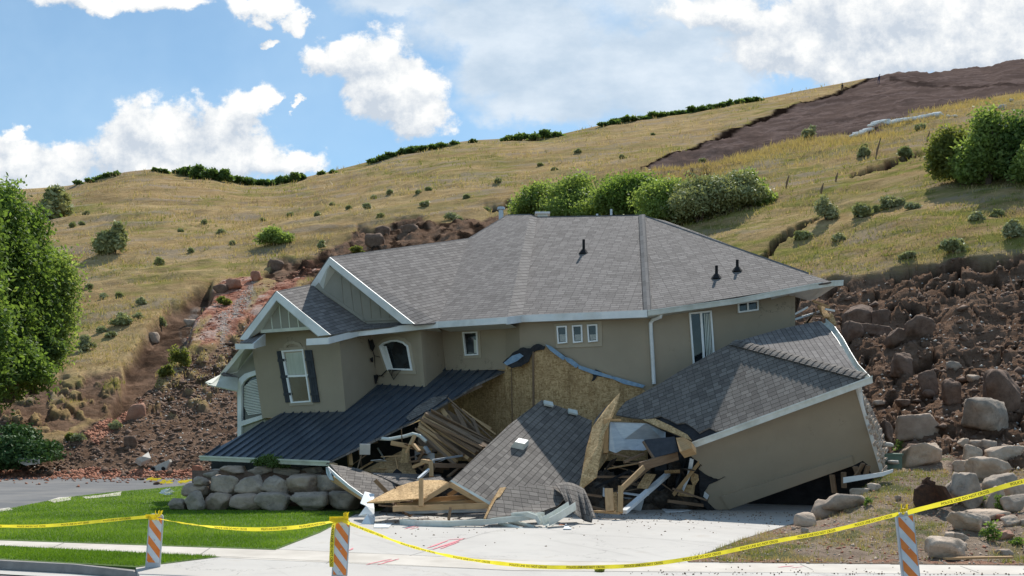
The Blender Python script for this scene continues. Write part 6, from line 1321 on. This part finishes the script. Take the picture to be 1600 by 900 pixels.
for i, (x, w_, h_) in enumerate([(584,14,5),(598,18,7),(612,18,7),(628,20,8),(645,22,8),(660,22,8),(676,22,6),(692,18,5),(712,12,4),(740,10,4),(796,18,9),(812,22,12),(832,24,13),(852,22,11),(870,20,7)]):
    pxplant('ridge_shrub', '%s low shrub from the left on the middle skyline' % nm[i], 'shrub', x, skyline(x)+skyd(x)+5, w_*1.25, h_*.85+2.5, 500, .38, 'leaf_oak', 100+i, 'low shrubs on the middle skyline', 7, stem=False)
for i, x in enumerate(range(946, 1200, 15)):
    pxplant('ridge_shrub', '%s low shrub from the left on the right skyline' % nm[i], 'shrub', x, skyline(x)+skyd(x)+4, 24, 6.5+(i*7 % 4), 520, .38, 'leaf_oak', 130+i, 'low shrubs on the right skyline', 7, stem=False)
# sagebrush, individually
SG = [(115,355,14,8),(128,350,8,6),(135,330,10,6),(250,411,14,11),(345,366,12,6),(320,352,8,5),(455,333,10,6),(285,362,6,5),(575,332,12,8),(595,342,10,6),(545,330,8,5),(665,325,14,8),(672,303,8,5),(585,310,10,8),(610,304,9,6),(655,308,8,5),(780,288,10,5),(868,262,10,5),(1020,210,8,5),(975,246,9,6),(165,463,18,9),(188,462,10,7),(223,478,16,11),(254,493,12,11),(190,510,32,20),(217,500,16,10),(160,518,14,8),(174,523,18,10),(135,545,26,24),(455,425,0,0),(497,345,10,6),(505,386,16,13),(705,338,22,14),(720,340,18,10),(760,323,12,8),
 (1268,220,24,19),(1350,246,18,14),(1412,245,20,14),(1440,205,18,10),(1290,345,38,38),(1345,340,34,24),(1392,322,36,22),(1425,325,22,12),(1366,330,20,12),(1312,372,22,14),(1420,400,30,10),(1488,392,40,22),(1497,378,20,14),(1585,370,30,26),(1255,372,26,14),(1210,385,26,18),(1525,345,24,12),(1560,330,20,12),(1100,252,10,6),(905,240,9,5),(845,258,9,5),(730,312,9,5),(520,318,8,5),(410,345,9,5),(365,385,8,5),(300,395,8,5),(105,445,12,7),(140,448,10,6),(1010,283,10,6),(1352,232,8,5)]
SG = [s for s in SG if s[2]]
for i, (x, y, w_, h_) in enumerate(SG):
    big = w_ >= 26; side = 'left' if x < 520 else ('middle' if x < 1000 else 'right')
    lab = None
    pxplant('sagebrush', ('small grey green sagebrush dotted on the %s part of the dry slope' % side) if not big else 'large grey sagebrush number', 'shrub', x, y, w_*1.05, h_*1.0, 2600 if big else 700, .10 if y > 250 and w_ > 14 else .22, 'leaf_sage' if i % 3 else 'leaf_grey', 170+i, 'sagebrush dotted on the %s slope' % side, 9, stem=big)
big_l = {190:'widest sagebrush on the left slope, between the two smaller ones',135:'grey sagebrush by the foot of the left trees, above the brown cut',1290:'tallest grey sagebrush on the right slope above the garage',1345:'wide grey sagebrush right of the tallest one',1392:'grey sagebrush right of the wide one, higher up',1420:'low flat sagebrush above the rim of the right slide',1488:'pale sagebrush on the rim of the right slide',1585:'pale sagebrush near the right frame edge',1255:'green grey sagebrush above the roof hip end',1210:'green grey sagebrush beside the dark crack above the roof'}
for o in list(bpy.data.objects):
    if o.get('label') == 'large grey sagebrush number':
        px_ = 800+1600*o.location[0]/o.location[1]; k = min(big_l, key=lambda q: abs(q-px_)); o['label'] = big_l[k]
# shrubs on the slide and around the yard
for i, (x, y, w_, h_, mt, lab) in enumerate([(184,660,20,14,'leaf_sage','small pale sagebrush on the brown slide'),(122,684,24,14,'leaf_sage','pale sagebrush low on the left slide by the juniper'),(110,680,16,14,'leaf_olive','yellow green tuft beside the pale sagebrush on the slide'),(275,575,40,36,'leaf_olive','yellow green grass clump hanging on the left slide'),(262,590,24,22,'leaf_olive','smaller yellow green clump left of the hanging one'),(350,478,30,16,'leaf_olive','grass clump on the rim beside the red streak'),(560,395,26,12,'leaf_olive','olive tuft under the upper scarp')]):
    pxplant('scrub', lab, 'shrub', x, y, w_, h_, 1500, .09, mt, 260+i, None, 8, stem=False)
for i, (x, y, w_, h_, mt, lab) in enumerate([(1405,705,20,24,'leaf_green','green weed beside the flat topped boulder'),(1530,790,44,30,'leaf_green','leafy weed in front of the tallest upright boulder'),(1560,800,30,34,'leaf_green','leafy weed between the stacked boulders'),(1542,843,46,32,'leaf_green','green weed patch low beside the pinkish boulder'),(1356,790,16,14,'leaf_green','small green weed under the loose garage trim'),(1455,862,40,16,'leaf_olive','low green weed beside the right striped panel'),(937,893,16,6,'leaf_olive','tiny weed growing from the sidewalk joint'),(1590,850,26,12,'leaf_green','small weed at the right frame edge')]):
    b_ = yard_pt(x, y) if x > 1000 else G(x, y); k = b_[1]/1600; plant('weed', lab, 'weed', b_, w_*k, h_*k, w_*k, 420 if w_ > 20 else 160, .035, mt, 280+i, None, 9, stem=False)
for i, (x, y) in enumerate([(418,729),(440,731)]): plant('dark_shrub', 'dark shrub in the shade on top of the rock wall, %s' % ['left', 'right'][i], 'shrub', P(x, y, 31.3), .8, .45, .5, 900, .05, 'leaf_oak', 300+i, None, 8, stem=False)
# tall dry mullein stalks
for i, (x, y, h_) in enumerate([(1228,300,22),(1370,252,34),(1449,222,18),(1306,285,14),(1283,305,18)]):
    b_ = np.array(surf(x, y)); k = b_[1]/1600; mb = MB(); mb.tube([b_-[0,0,.1], b_+[.1*h_*k,0,h_*k*.5], b_+[.25*h_*k,0,h_*k]], [.04,.09,.03], 6); tag(mb.build('dry_stalk', M['lumber_dark']), ['dry mullein stalk nearest the willow bushes','tallest dry mullein stalk on the golden slope','dry mullein stalk below the white sandbag row end','short dry stalk beside the green grass','thin dry stalk left of the short one'][i], 'stalk', 'dry mullein stalks on the right slope')
# grass over the hillside: uncountable
def blades(name, label, base, h, wd, mat, tint=None, kind='stuff', n_per=1, cat='grass', lean=.35, spread=0.0):
    n = len(base); B = np.repeat(base, n_per, 0)+np.concatenate([rng.normal(0, 1, (n*n_per, 2))*np.repeat(spread if np.ndim(spread) else np.full(n, spread), n_per)[:, None], np.zeros((n*n_per, 1))], 1)
    hh = np.repeat(h, n_per)*rng.uniform(.6, 1.2, n*n_per); a = rng.uniform(0, 6.28, n*n_per); ww = np.repeat(wd, n_per)
    dx = np.stack([np.cos(a)*ww, np.sin(a)*ww, 0*a], 1)*.5; ln = rng.normal(0, lean, (n*n_per, 2))*hh[:, None]; tip = B+np.concatenate([ln, hh[:, None]], 1)
    V_ = np.stack([B-dx, B+dx, tip], 1).reshape(-1, 3); o = big_mesh(name, V_, np.arange(len(V_)).reshape(-1, 3), M[mat], attrs={'tint': np.repeat(rng.uniform(0, 1, n*n_per) if tint is None else np.repeat(tint, n_per), 3)}); o['kind'] = kind; return tag(o, label, cat)
N = 30000; qx = rng.uniform(-60, 1660, N); qs = rng.random(N)**.8*.75; i_ = ((qx-gx[0])/(gx[1]-gx[0])).astype(int); j_ = (qs*(NY-1)).astype(int); fl_ = i_*NY+j_
bs = HVf[i_, j_]; zb_ = np.clip(brown+bare+red+pale, 0, 1)[fl_]; gn = green[fl_]; pt_ = fbm(bs*np.array([.10, .14, .35]), 4, 222); keep = (zb_ < .25) & (rng.random(N) < sstep(pt_, .36, .56)*.9+.08); bs = bs[keep]; gn = gn[keep]; kpx = bs[:, 1]/1600
isg = rng.random(len(bs)) < (gn*.5+.05); hgt = np.where(isg, .42, .42)*np.clip(bs[:, 1]/70, .6, 2.4)
for nm_, msk, mt, lab in (('dry_grass', ~isg, 'dry_blade', 'dry golden grass covering the hillside'), ('green_grass', isg, 'wild_blade', 'green grass mixed over the right hillside')):
    b0 = bs[msk]; blades(nm_, lab, b0-np.array([0, 0, .05]), hgt[msk]*.62, b0[:, 1]*.00085, mt, n_per=5, spread=b0[:, 1]*.0028)
# taller golden grass under the bare strip
N = 2600; qx = rng.uniform(1020, 1640, N); ylow = np.interp(qx, [1008,1110,1250,1365,1430,1560,1660], [266,256,222,213,184,155,140]); p_ = surf(qx, ylow+rng.exponential(9, N)+1); blades('tall_dry_grass', 'taller golden grass along the lower edge of the bare strip', p_, np.full(N, .48), np.full(N, .06), 'gold_blade', n_per=5, spread=.5)
# tufts on the rims of the slides
# lawn
def in_poly_px(N, poly, z=0.0):
    xs = [p[0] for p in poly]; ys = [p[1] for p in poly]; x = rng.uniform(min(xs), max(xs), N); y = rng.uniform(min(ys), max(ys), N); ok = polydist(x, y, poly) > .4; x = x[ok]; y = y[ok]; Y = (2.5-z)*1600/(y-664); return np.stack([(x-800)/1600*Y, Y, np.full(len(x), z)], 1)
LAWN = [(-160,836),(-160,812),(0,798),(75,783),(110,777),(180,769),(240,764),(300,758),(318,757),(300,775),(262,787),(290,797),(556,800),(545,808),(500,831),(430,858),(0,843)]
VERGE = [(-160,852),(0,853.5),(345,869.5),(212,885),(0,873)]
b0 = np.concatenate([in_poly_px(150000, LAWN, .01), in_poly_px(42000, VERGE, .01)]); tn = np.clip(.5+(fbm(b0*.5, 3, 88)-.5)*1.6+rng.normal(0, .2, len(b0)), 0, 1)
blades('lawn_grass', 'bright green mown lawn in front of the rock wall', b0, np.full(len(b0), .055), b0[:, 1]*.00055, 'lawn_blade', tint=tn, lean=.5)
# yard weeds and dry grass
N = 26000; x = rng.uniform(3, 19, N); y = rng.uniform(18.4, 31, N); e_ = np.interp(y, [p[1] for p in drv], [p[0] for p in drv]); f_ = fbm(np.stack([x*.6, y*.6, 0*x], 1), 4, 72); f2 = fbm(np.stack([x*.9+9, y*.9, 0*x], 1), 3, 95)
pxx_ = 800+1600*x/y; zz1 = yard_h(x, y); pyy_ = 664+1600*(2.5-zz1)/y
dens = sstep(f_, .48, .56)*.8+.05; dens = np.where((polydist(pxx_, pyy_, [(1385,745),(1480,735),(1500,765),(1420,800),(1380,770)]) > 0), 1, dens); ok = (x > e_+.05) & (rng.random(N) < dens) & (pyy_ > 735)
x, y, zz1, f2 = x[ok], y[ok], zz1[ok], f2[ok]; gsel = f2 > .5
for msk, mt, nm_, lab in ((gsel, 'wild_blade', 'yard_weeds', 'sparse green weeds in the dirt yard'), (~gsel, 'dry_blade', 'yard_dry_grass', 'dry yellow grass in the dirt yard')):
    b0 = np.stack([x[msk], y[msk], zz1[msk]], 1); blades(nm_, lab, b0, np.full(len(b0), .10), np.full(len(b0), .012), mt, n_per=3, spread=.04)
# ---------------------------------------------------------------- striped panels and police tape
def clip(poly, a, b_, c):
    out = []
    for k in range(len(poly)):
        p, q = poly[k], poly[(k+1) % len(poly)]; dp = a*p[0]+b_*p[1]-c; dq = a*q[0]+b_*q[1]-c
        if dp <= 0: out.append(p)
        if dp*dq < 0: t_ = dp/(dp-dq); out.append((p[0]+(q[0]-p[0])*t_, p[1]+(q[1]-p[1])*t_))
    return out
def barricade(label, px, py_top, Y, z0, wd, roll, yaw, plate_h, slope=1.25, low=.25, pitch=.30):
    top_z = 2.5-(py_top-664)/1600*Y; hh = top_z-z0; x0 = (px-800)/1600*Y
    e = empty('striped_barricade', (x0, Y, z0), label, 'barricade', 'orange and white striped vertical panels')
    parts_ = []
    t_ = .045; mb = MB(); n = 8; out = [(-wd/2, 0), (wd/2, 0)]
    rr = .05; out += [(wd/2, hh-rr), (wd/2-rr*.3, hh-rr*.3), (wd/2-rr, hh), (-wd/2+rr, hh), (-wd/2+rr*.3, hh-rr*.3), (-wd/2, hh-rr)]
    f = [np.array([x, -t_/2, z]) for x, z in out]; b_ = [np.array([x, t_/2, z]) for x, z in out]; mb.poly(f); mb.poly(b_[::-1])
    for k in range(len(out)): j = (k+1) % len(out); mb.poly([f[k], b_[k], b_[j], f[j]])
    parts_.append(mb.build('panel', M['grey_plastic'], None, origin=(0,0,0)))
    m_ = .022; xa, xb = -wd/2+m_, wd/2-m_; za, zb_ = hh-plate_h-.05, hh-.06
    mb = MB(); mb.box((xa, -t_/2-.004, za), (xb, -t_/2+.002, zb_)); sh = mb.build('reflective_sheet', M['white_film'], None, origin=(0,0,0)); parts_.append(sh)
    mb = MB(); k = -1
    c0 = za-1.0
    while c0 < zb_+1.0:
        poly = [(xa, za), (xb, za), (xb, zb_), (xa, zb_)]; poly = clip(poly, slope, 1, c0+pitch*.5+pitch*0); poly = clip(poly, -slope, -1, -c0) if len(poly) > 2 else []
        if len(poly) > 2: mb.poly([np.array([x, -t_/2-.0065, z]) for x, z in poly][::-1])
        c0 += pitch
    st = mb.build('orange_stripes', M['orange_film'], None, origin=(0,0,0)); parts_.append(st)
    mb = MB(); mb.box((-wd*.75, -.30, -.02), (wd*.75, .30, .07)); parts_.append(mb.build('base', M['rubber'], None, origin=(0,0,0), bevel=.015))
    for zb in (za+.05, zb_-.05, (za+zb_)/2):
        mb = MB(); mb.tube([np.array([0, -t_/2-.004, zb]), np.array([0, -t_/2-.016, zb])], .011, 8); parts_.append(mb.build('bolt', M['zinc'], None, origin=(0,0,0)))
    for p in parts_: p.parent = e
    st.parent = sh; e.rotation_euler = (0, roll, yaw); return e
barricade('leftmost striped orange and white panel standing at the kerb by the lawn', 238, 803, 18.0, -.155, .25, R(3.6), R(12), .80, low=.25)
barricade('middle striped panel at the driveway with yellow tape wrapped down its side', 529, 811, 16.4, -.17, .25, R(3.2), R(8), .84, pitch=.27)
barricade('right striped panel leaning left among the dirt and weeds', 1427, 799, 15.6, -.17, .30, R(-7), R(14), 1.0, pitch=.34)
# small lamp bracket lumps on top
def catmull(pts, n=14):
    pts = [np.asarray(p, float) for p in pts]; P_ = [2*pts[0]-pts[1]]+pts+[2*pts[-1]-pts[-2]]; out = []
    for i in range(1, len(P_)-2):
        for k in range(n):
            t_ = k/n; a, b_, c, d = P_[i-1:i+3]; out.append(.5*((2*b_)+(-a+c)*t_+(2*a-5*b_+4*c-d)*t_**2+(-a+3*b_-3*c+d)*t_**3))
    return np.array(out+[pts[-1]])
def text_tris(s):
    cu = bpy.data.curves.new('t', 'FONT'); cu.body = s; cu.size = 1.0; cu.offset = .018; cu.resolution_u = 2
    ob = bpy.data.objects.new('t', cu); COL.objects.link(ob); bpy.context.view_layer.update(); dg_ = bpy.context.evaluated_depsgraph_get(); me = ob.evaluated_get(dg_).to_mesh()
    v = np.array([q.co[:] for q in me.vertices]); f = [tuple(p.vertices) for p in me.polygons]; ob.evaluated_get(dg_).to_mesh_clear(); bpy.data.objects.remove(ob); bpy.data.curves.remove(cu); return v, f
TV, TF = text_tris('POLICE LINE DO NOT CROSS')
TW = TV[:, 0].max(); TH = TV[:, 1].max()
def tape(label, pts, wd=.075, twist=None, phase=.3, txt=True, up0=(0, 0, 1)):
    C_ = catmull([P(*p) for p in pts]); L = np.concatenate([[0], np.cumsum(np.linalg.norm(np.diff(C_, axis=0), axis=1))]); tot = L[-1]
    n = max(30, int(tot/.05)); s = np.linspace(0, tot, n); X = np.stack([np.interp(s, L, C_[:, k]) for k in range(3)], 1)
    def frame(sv_):
        p = np.stack([np.interp(sv_, s, X[:, k]) for k in range(3)], -1); a = np.stack([np.interp(np.minimum(sv_+.04, tot), s, X[:, k]) for k in range(3)], -1); b_ = np.stack([np.interp(np.maximum(sv_-.04, 0), s, X[:, k]) for k in range(3)], -1)
        d = a-b_; d /= np.linalg.norm(d, axis=-1, keepdims=True); u0 = np.array(up0, float)-d*(d@np.array(up0, float))[..., None]; u0 /= np.linalg.norm(u0, axis=-1, keepdims=True); nn = np.cross(u0, d)
        # the printed face looks towards the street
        nn = np.where((nn[..., 1:2] > 0), -nn, nn); th = twist(sv_/tot) if twist else 0*sv_; th = th[..., None]; u1 = u0*np.cos(th)+nn*np.sin(th); n1 = nn*np.cos(th)-u0*np.sin(th); return p, u1, n1
    p, u1, n1 = frame(s); rip = (.004*np.sin(s*9)+.003*np.sin(s*23+1))[:, None]; mb = MB(); A = p+u1*wd/2+n1*rip; B = p-u1*wd/2-n1*rip
    V_ = np.concatenate([A, B]); I = np.arange(n-1); F_ = np.stack([I, I+n, I+n+1, I+1], 1)
    o = big_mesh('police_tape', V_, F_, M['tape'], smooth=True, origin=p[0]); tag(o, label, 'tape', 'yellow police tape strung between the striped panels')
    if txt:
        sc = wd*.55/TH; unitL = TW*sc*.92; gap = .30; vs = []; fs = []; s0 = phase
        while s0+unitL < tot:
            sv_ = s0+TV[:, 0]*sc*.92; yv = (TV[:, 1]/TH-.5)*wd*.55; pp, uu_, nn_ = frame(sv_); off_ = len(vs) and sum(len(q) for q in vs); vs.append(pp+uu_*yv[:, None]+nn_*.006); fs += [tuple(i+(off_ or 0) for i in f) for f in TF]; s0 += unitL+gap
        if vs:
            V2 = np.concatenate(vs)-p[0]; me = bpy.data.meshes.new('lettering'); me.from_pydata(V2.tolist(), [], fs); t2 = bpy.data.objects.new('lettering', me); COL.objects.link(t2); me.materials.append(M['ink']); t2.parent = o
    return o
yl = 17.85
tape('police tape span running from the left panel out of the left frame edge', [(-120,820,18.6),(0,822,18.4),(60,822,18.3),(120,818,18.2),(180,812,18.0),(236,807,17.88)], .058, lambda f: .35*np.sin(f*5), .15)
tape('police tape span between the left panel and the middle panel', [(250,811,17.86),(290,818,17.7),(340,824,17.5),(400,827,17.3),(460,824,16.8),(520,815,16.28)], .065, lambda f: .55+.6*np.sin(f*6+1), .2)
tape('longest sagging police tape span across the driveway', [(536,814,16.28),(580,831,16.2),(640,853,16.1),(720,872,15.9),(820,884,15.8),(900,886.5,15.7),(1000,883,15.6),(1100,869,15.5),(1200,848,15.5),(1300,829,15.5),(1404,803,15.5)], .062, lambda f: .75*np.sin(f*8+.4)*np.where(f > .72, .2, 1)+np.where((f > .45) & (f < .70), .35, 0), .12)
tape('police tape span rising from the right panel to the right frame edge', [(1418,801,15.5),(1440,795,15.4),(1480,785,15.2),(1530,772,15.0),(1580,757,14.8),(1640,742,14.6),(1720,722,14.3)], .072, lambda f: .3*np.sin(f*9), .5)
tape('piece of police tape hanging down the side of the middle panel', [(526,812,16.3),(521,822,16.28),(519,845,16.28),(518,870,16.28),(518,886,16.28)], .07, lambda f: .5*np.sin(f*7), .1, up0=(1, 0, 0))
# knots round the panel tops
def knot(label, px, py, Y, w_, seed):
    r = random.Random(seed); mb = MB()
    for k in range(6):
        a = np.array([r.uniform(-w_, w_), r.uniform(-.05, -.02), r.uniform(-.05, .03)])+P(px, py, Y); b_ = np.array([r.uniform(-w_, w_), r.uniform(-.06, -.02), r.uniform(-.04, .05)])+P(px, py, Y); mb.slab([a, b_, b_+[.01, 0, .035], a+[.01, 0, .045]], .004)
    mb.slab([P(px, py, Y)+[-w_, -.035, .0], P(px, py, Y)+[w_, -.035, .02], P(px, py, Y)+[w_, -.036, .07], P(px, py, Y)+[-w_, -.036, .06]], .004)
    for k in range(3): a = P(px, py, Y)+[r.uniform(-w_, w_), -.03, .05]; mb.slab([a, a+[.02, 0, 0], a+[.03+r.uniform(-.03,.03), -.01, .09], a+[.0, 0, .07]], .003)
    tag(mb.build('tape_knot', M['tape']), label, 'tape', 'knotted police tape on the striped panels')
knot('knotted yellow tape wound round the top of the left panel', 240, 809, 17.9, .13, 1); knot('knotted yellow tape wound round the top of the middle panel', 530, 813, 16.32, .15, 2); knot('loose yellow tape end at the top of the right panel', 1410, 801, 15.55, .05, 3)
# fallen tape scraps on the asphalt
for i, (x, y, w_, lab) in enumerate([(232,751.5,9,'crumpled yellow tape scrap on the asphalt, left of three'),(256,755,9,'crumpled yellow tape scrap on the asphalt, middle of three'),(282,755,5,'small yellow tape scrap on the asphalt, right of three')]):
    r = random.Random(i); mb = MB(); c = G(x, y, .02)
    for k in range(7): a = c+[r.uniform(-w_, w_)*.026, r.uniform(-.3, .3), r.uniform(0, .08)]; b_ = a+[r.uniform(.1, .35), r.uniform(-.1, .1), r.uniform(-.03, .06)]; mb.slab([a, b_, b_+[.02, .08, .06], a+[-.02, .08, .06]], .004)
    tag(mb.build('tape_scrap', M['tape']), lab, 'tape', 'crumpled yellow tape scraps on the asphalt')
for i, (x, y, lab) in enumerate([(245,757,'dark lump beside the yellow tape scraps'),(221,750,'small dark lump left of the yellow tape scraps')]): rock('dark_lump', lab, 'debris', G(x, y), (.28, .22, .14), 400+i, 'soil_rock', None, sub=2)
# crumpled white paper on the lawn
r = random.Random(3); mb = MB(); c = G(259, 773.5, .05)
for k in range(9): a = c+[r.uniform(-.28, .22), r.uniform(-.15, .15), r.uniform(0, .12)]; mb.poly([a, a+[r.uniform(.1,.3), r.uniform(-.1,.1), r.uniform(-.02,.05)], a+[r.uniform(.0,.2), r.uniform(-.1,.1), r.uniform(.05,.14)], a+[-.1, .05, .04]])
tag(mb.build('paper_litter', M['plastic_white']), 'crumpled white litter lying on the lawn left of the rock wall', 'litter')
# excavator bucket
by = yard_pt(1450, 797); eb = empty('excavator_bucket', by, 'rusty dark excavator bucket standing in the weeds of the yard', 'excavator bucket')
def BP(px, py, dy=0.0): return P(px, py, by[1]+dy)-by
mb = MB(); prof = [(1431,764),(1440,757),(1452,757),(1462,766),(1474,786),(1470,796),(1450,799),(1436,796),(1429,784)]; fr_ = [BP(x, y, .05) for x, y in prof]; bk_ = [BP(x+4, y-4, .85) for x, y in prof]
mb.slab(fr_, .05); mb.slab(bk_, .05)
for k in list(range(6, 9))+[0, 1]: mb.slab([fr_[k], fr_[(k+1) % 9], bk_[(k+1) % 9], bk_[k]], .04)
mb.build('shell', M['rust'], None, origin=(0,0,0)).parent = eb
mb = MB(); mb.slab([BP(1457,757,.0), BP(1463,758,.0), BP(1478,783,.0), BP(1473,788,.0)], .5); mb.build('cutting_edge', M['rust'], None, origin=(0,0,0)).parent = eb
for dy in (.15, .6): mb = MB(); mb.slab([BP(1441,759,dy), BP(1443,750,dy), BP(1449,745,dy), BP(1454,746,dy), BP(1453,750,dy), BP(1462,753,dy), BP(1461,760,dy), BP(1454,764,dy)], .08); mb.build('hinge_ear', M['rust'], None, origin=(0,0,0)).parent = eb
mb = MB(); mb.tube([BP(1452,753,.05), BP(1452,751,.75)], .05, 8); mb.build('pin', M['rust'], None, origin=(0,0,0)).parent = eb
for i in range(3): mb = MB(); mb.slab([BP(1476+i*6,797-i,-.1), BP(1490+i*3,791,.1), BP(1494+i*2,793,.1), BP(1482+i*6,799,-.1)], .06); mb.build('tooth', M['lumber_dark'], None, origin=(0,0,0)).parent = eb
# utility box
ub = P(1390, 727, 29.6); ub[2] = yard_h(ub[0], ub[1]); e = empty('utility_box', ub, 'green utility box behind the tipped garage corner', 'utility box')
mb = MB(); mb.box((-.28,-.22,0), (.28,.22,.50)); mb.build('cabinet', M['util_green'], None, origin=(0,0,0), bevel=.02).parent = e
mb = MB(); mb.box((-.31,-.25,.50), (.31,.25,.55)); mb.build('lid', M['util_green'], None, origin=(0,0,0), bevel=.01).parent = e
for i, (x, y, lab) in enumerate([(1394,725,'pale rubble in the grass below the utility box'),(1386,698,'white scrap on top of the utility box')]): rock('pale_rubble', lab, 'rubble', P(x, y, 29.2), (.35,.25,.14), 420+i, 'conc_chunk', None, sub=2)
mb = MB(); q = yard_pt(1535, 876); mb.beam(q+[-.7,0,.04], q+[.6,.1,.05], .09, .04); tag(mb.build('board', M['lumber']), 'tan board lying in the dirt at the lower right', 'board')
mb = MB(); q = yard_pt(1330, 792); 
# sandbags on the hill
sbp = [(1336,216),(1340,214),(1345,211.5),(1350,209),(1355,207.5),(1360,206),(1365,204.5),(1370,203),(1375,202),(1380,201.5),(1385,201.5),(1390,201),(1395,200),(1400,198.5),(1405,197),(1410,196),(1415,195),(1420,194),(1425,193),(1430,191.5),(1435,190),(1440,189),(1445,188),(1450,187),(1455,186),(1460,185),(1466,184)]
v0, f0 = rock_geo(5, .5, .28, .17, sub=2, planes=10, rough=.05); sb = None
for i, (x, y) in enumerate(sbp):
    p = np.array(surf(x, y+2.2)); 
    if sb is None: sb = big_mesh('sandbag', v0, f0, M['bag_white'], smooth=True)
    o = sb if i == 0 else sb.copy()
    if i: COL.objects.link(o)
    o.location = p+np.array([0, 0, .42]); o.rotation_euler = (0, random.uniform(-.1, .1), R(-20)+random.uniform(-.3, .3)); o.scale = (1.0, 1.0, 1.15); tag(o, 'white sandbag in the long curved row on the golden slope', 'sandbag', 'white sandbags in a row on the slope')
for i, (x, y, w_, lab) in enumerate([(1468,185,16,'larger white sack at the upper end of the sandbag row'),(1484,187,10,'white sack just right of the sandbag row'),(1494,188,8,'small pale sack farther right of the sandbag row'),(1523,190,7,'pale lump between the right bushes and the sandbag row'),(1566,171,14,'white boulder high on the slope above the right bushes'),(1582,166,8,'small white boulder beside the white one on the slope')]):
    p = np.array(surf(x, y+2)); k = p[1]/1600; rock('sack' if i < 4 else 'boulder', lab, 'sack' if i < 4 else 'boulder', p, (w_*k, w_*k*.6, w_*k*.5), 430+i, 'bag_white' if i < 4 else 'conc_chunk', None, sub=2, sink=.0)
# two people on the ridge
def person(label, px, py_feet, hpx, cloth, helmet, seed, bend=0.0):
    p = np.array(surf(px, py_feet)); hm = hpx/1600*p[1]; s = hm/1.8; e = empty('person', p, label, 'person')
    J = [(0,0,.95),(0,-.02-bend*.2,1.2),(0,-.04-bend*.5,1.45),(0,-.05-bend*.7,1.56),(-.1,0,.92),(-.13,.05,.5),(-.14,.12,.06),(.1,0,.92),(.14,-.12,.5),(.15,-.08,.06),(-.2,-.03-bend*.5,1.42),(-.27,-.08,1.15),(-.22,-.25,.95),(.2,-.03-bend*.5,1.42),(.28,-.02,1.15),(.27,-.15,.9),(-.15,-.02,.03),(.16,-.25,.03)]
    E_ = [(0,1),(1,2),(2,3),(0,4),(4,5),(5,6),(0,7),(7,8),(8,9),(2,10),(10,11),(11,12),(2,13),(13,14),(14,15),(6,16),(9,17)]
    rad = [.15,.15,.16,.06,.1,.07,.05,.1,.07,.05,.075,.055,.04,.075,.055,.04,.045,.045]
    me = bpy.data.meshes.new('body'); me.from_pydata([tuple(np.array(j)*s) for j in J], E_, []); o = bpy.data.objects.new('body', me); COL.objects.link(o); me.materials.append(M[cloth]); o.parent = e
    sk = o.modifiers.new('skin', 'SKIN'); 
    if not me.skin_vertices: me.skin_vertices.new()
    for i, q in enumerate(me.skin_vertices[0].data): q.radius = (rad[i]*s, rad[i]*s*.85)
    me.skin_vertices[0].data[0].use_root = True; ss = o.modifiers.new('sub', 'SUBSURF'); ss.levels = 1; ss.render_levels = 1
    v, f = rock_geo(seed, .10*s, .115*s, .13*s, sub=2, planes=2, rough=0); hd = big_mesh('head', v+np.array([0, -.06-bend*.75, 1.68])*s, f, M['skin'], smooth=True); hd.parent = e
    v, f = rock_geo(seed, .125*s, .14*s, .08*s, sub=2, planes=2, rough=0); hd = big_mesh('hat', v+np.array([0, -.06-bend*.75, 1.76])*s, f, M[helmet], smooth=True); hd.parent = e
    e.rotation_euler = (0, 0, R(25)); return e
person('tiny figure in dark blue with white helmet at the top of the bare strip', 1375, 129, 13, 'cloth_blue', 'plastic_white', 3, .3)
person('tiny figure in dark clothes standing on the golden ridge grass', 1318, 142, 13, 'cloth_dark', 'cloth_dark', 4)
# where look-alikes share a group, say which one by its place from the left
TPL = {'tangled truss boards beneath the sheathing wall': '%s fanned truss board from the left beneath the torn porch roof edge', 'loose boards leaning on the sheathing wall': '%s loose board from the left leaning on the sheathing wall',
 'sagebrush dotted on the left slope': '%s small grey green sagebrush from the left on the left slope', 'sagebrush dotted on the middle slope': '%s small sagebrush from the left on the slope above the house', 'sagebrush dotted on the right slope': '%s small grey sagebrush from the left on the right slope',
 'splintered boards under the porch roof': '%s splintered board from the left in the opening under the porch roof', 'splintered boards beside the tipped garage': '%s splintered board from the left in the opening beside the tipped garage', 'splintered boards beneath the fallen gable truss': '%s splintered board from the left beneath the fallen gable truss',
 'torn plywood pieces beside the tipped garage': '%s torn sheet piece from the left in the opening beside the tipped garage', 'torn sheet scraps under the porch roof': '%s torn sheet scrap from the left under the torn porch roof', 'broken boards between house wall and slide': '%s broken board from the left between house wall and right slide',
 'white sandbags in a row on the slope': '%s white sandbag from the left in the curved row on the slope', 'small rocks around the boulder stack': '%s small rock from the left around the right boulder stack', 'small rocks lying in the right slide': '%s small rock from the left lying in the right slide'}
bpy.context.view_layer.update()
for g_, tpl in TPL.items():
    L_ = [o for o in bpy.data.objects if o.get('group') == g_ and o.parent is None]
    if g_.startswith('sagebrush'): L_ = [o for o in L_ if o['label'].startswith('small grey green')]
    L_.sort(key=lambda o: o.location[0]/o.location[1])
    for k, o in enumerate(L_): o['label'] = tpl % ordn[min(k, 29)]
print('objects', len(bpy.data.objects), 'verts', sum(len(m.vertices) for m in bpy.data.meshes))
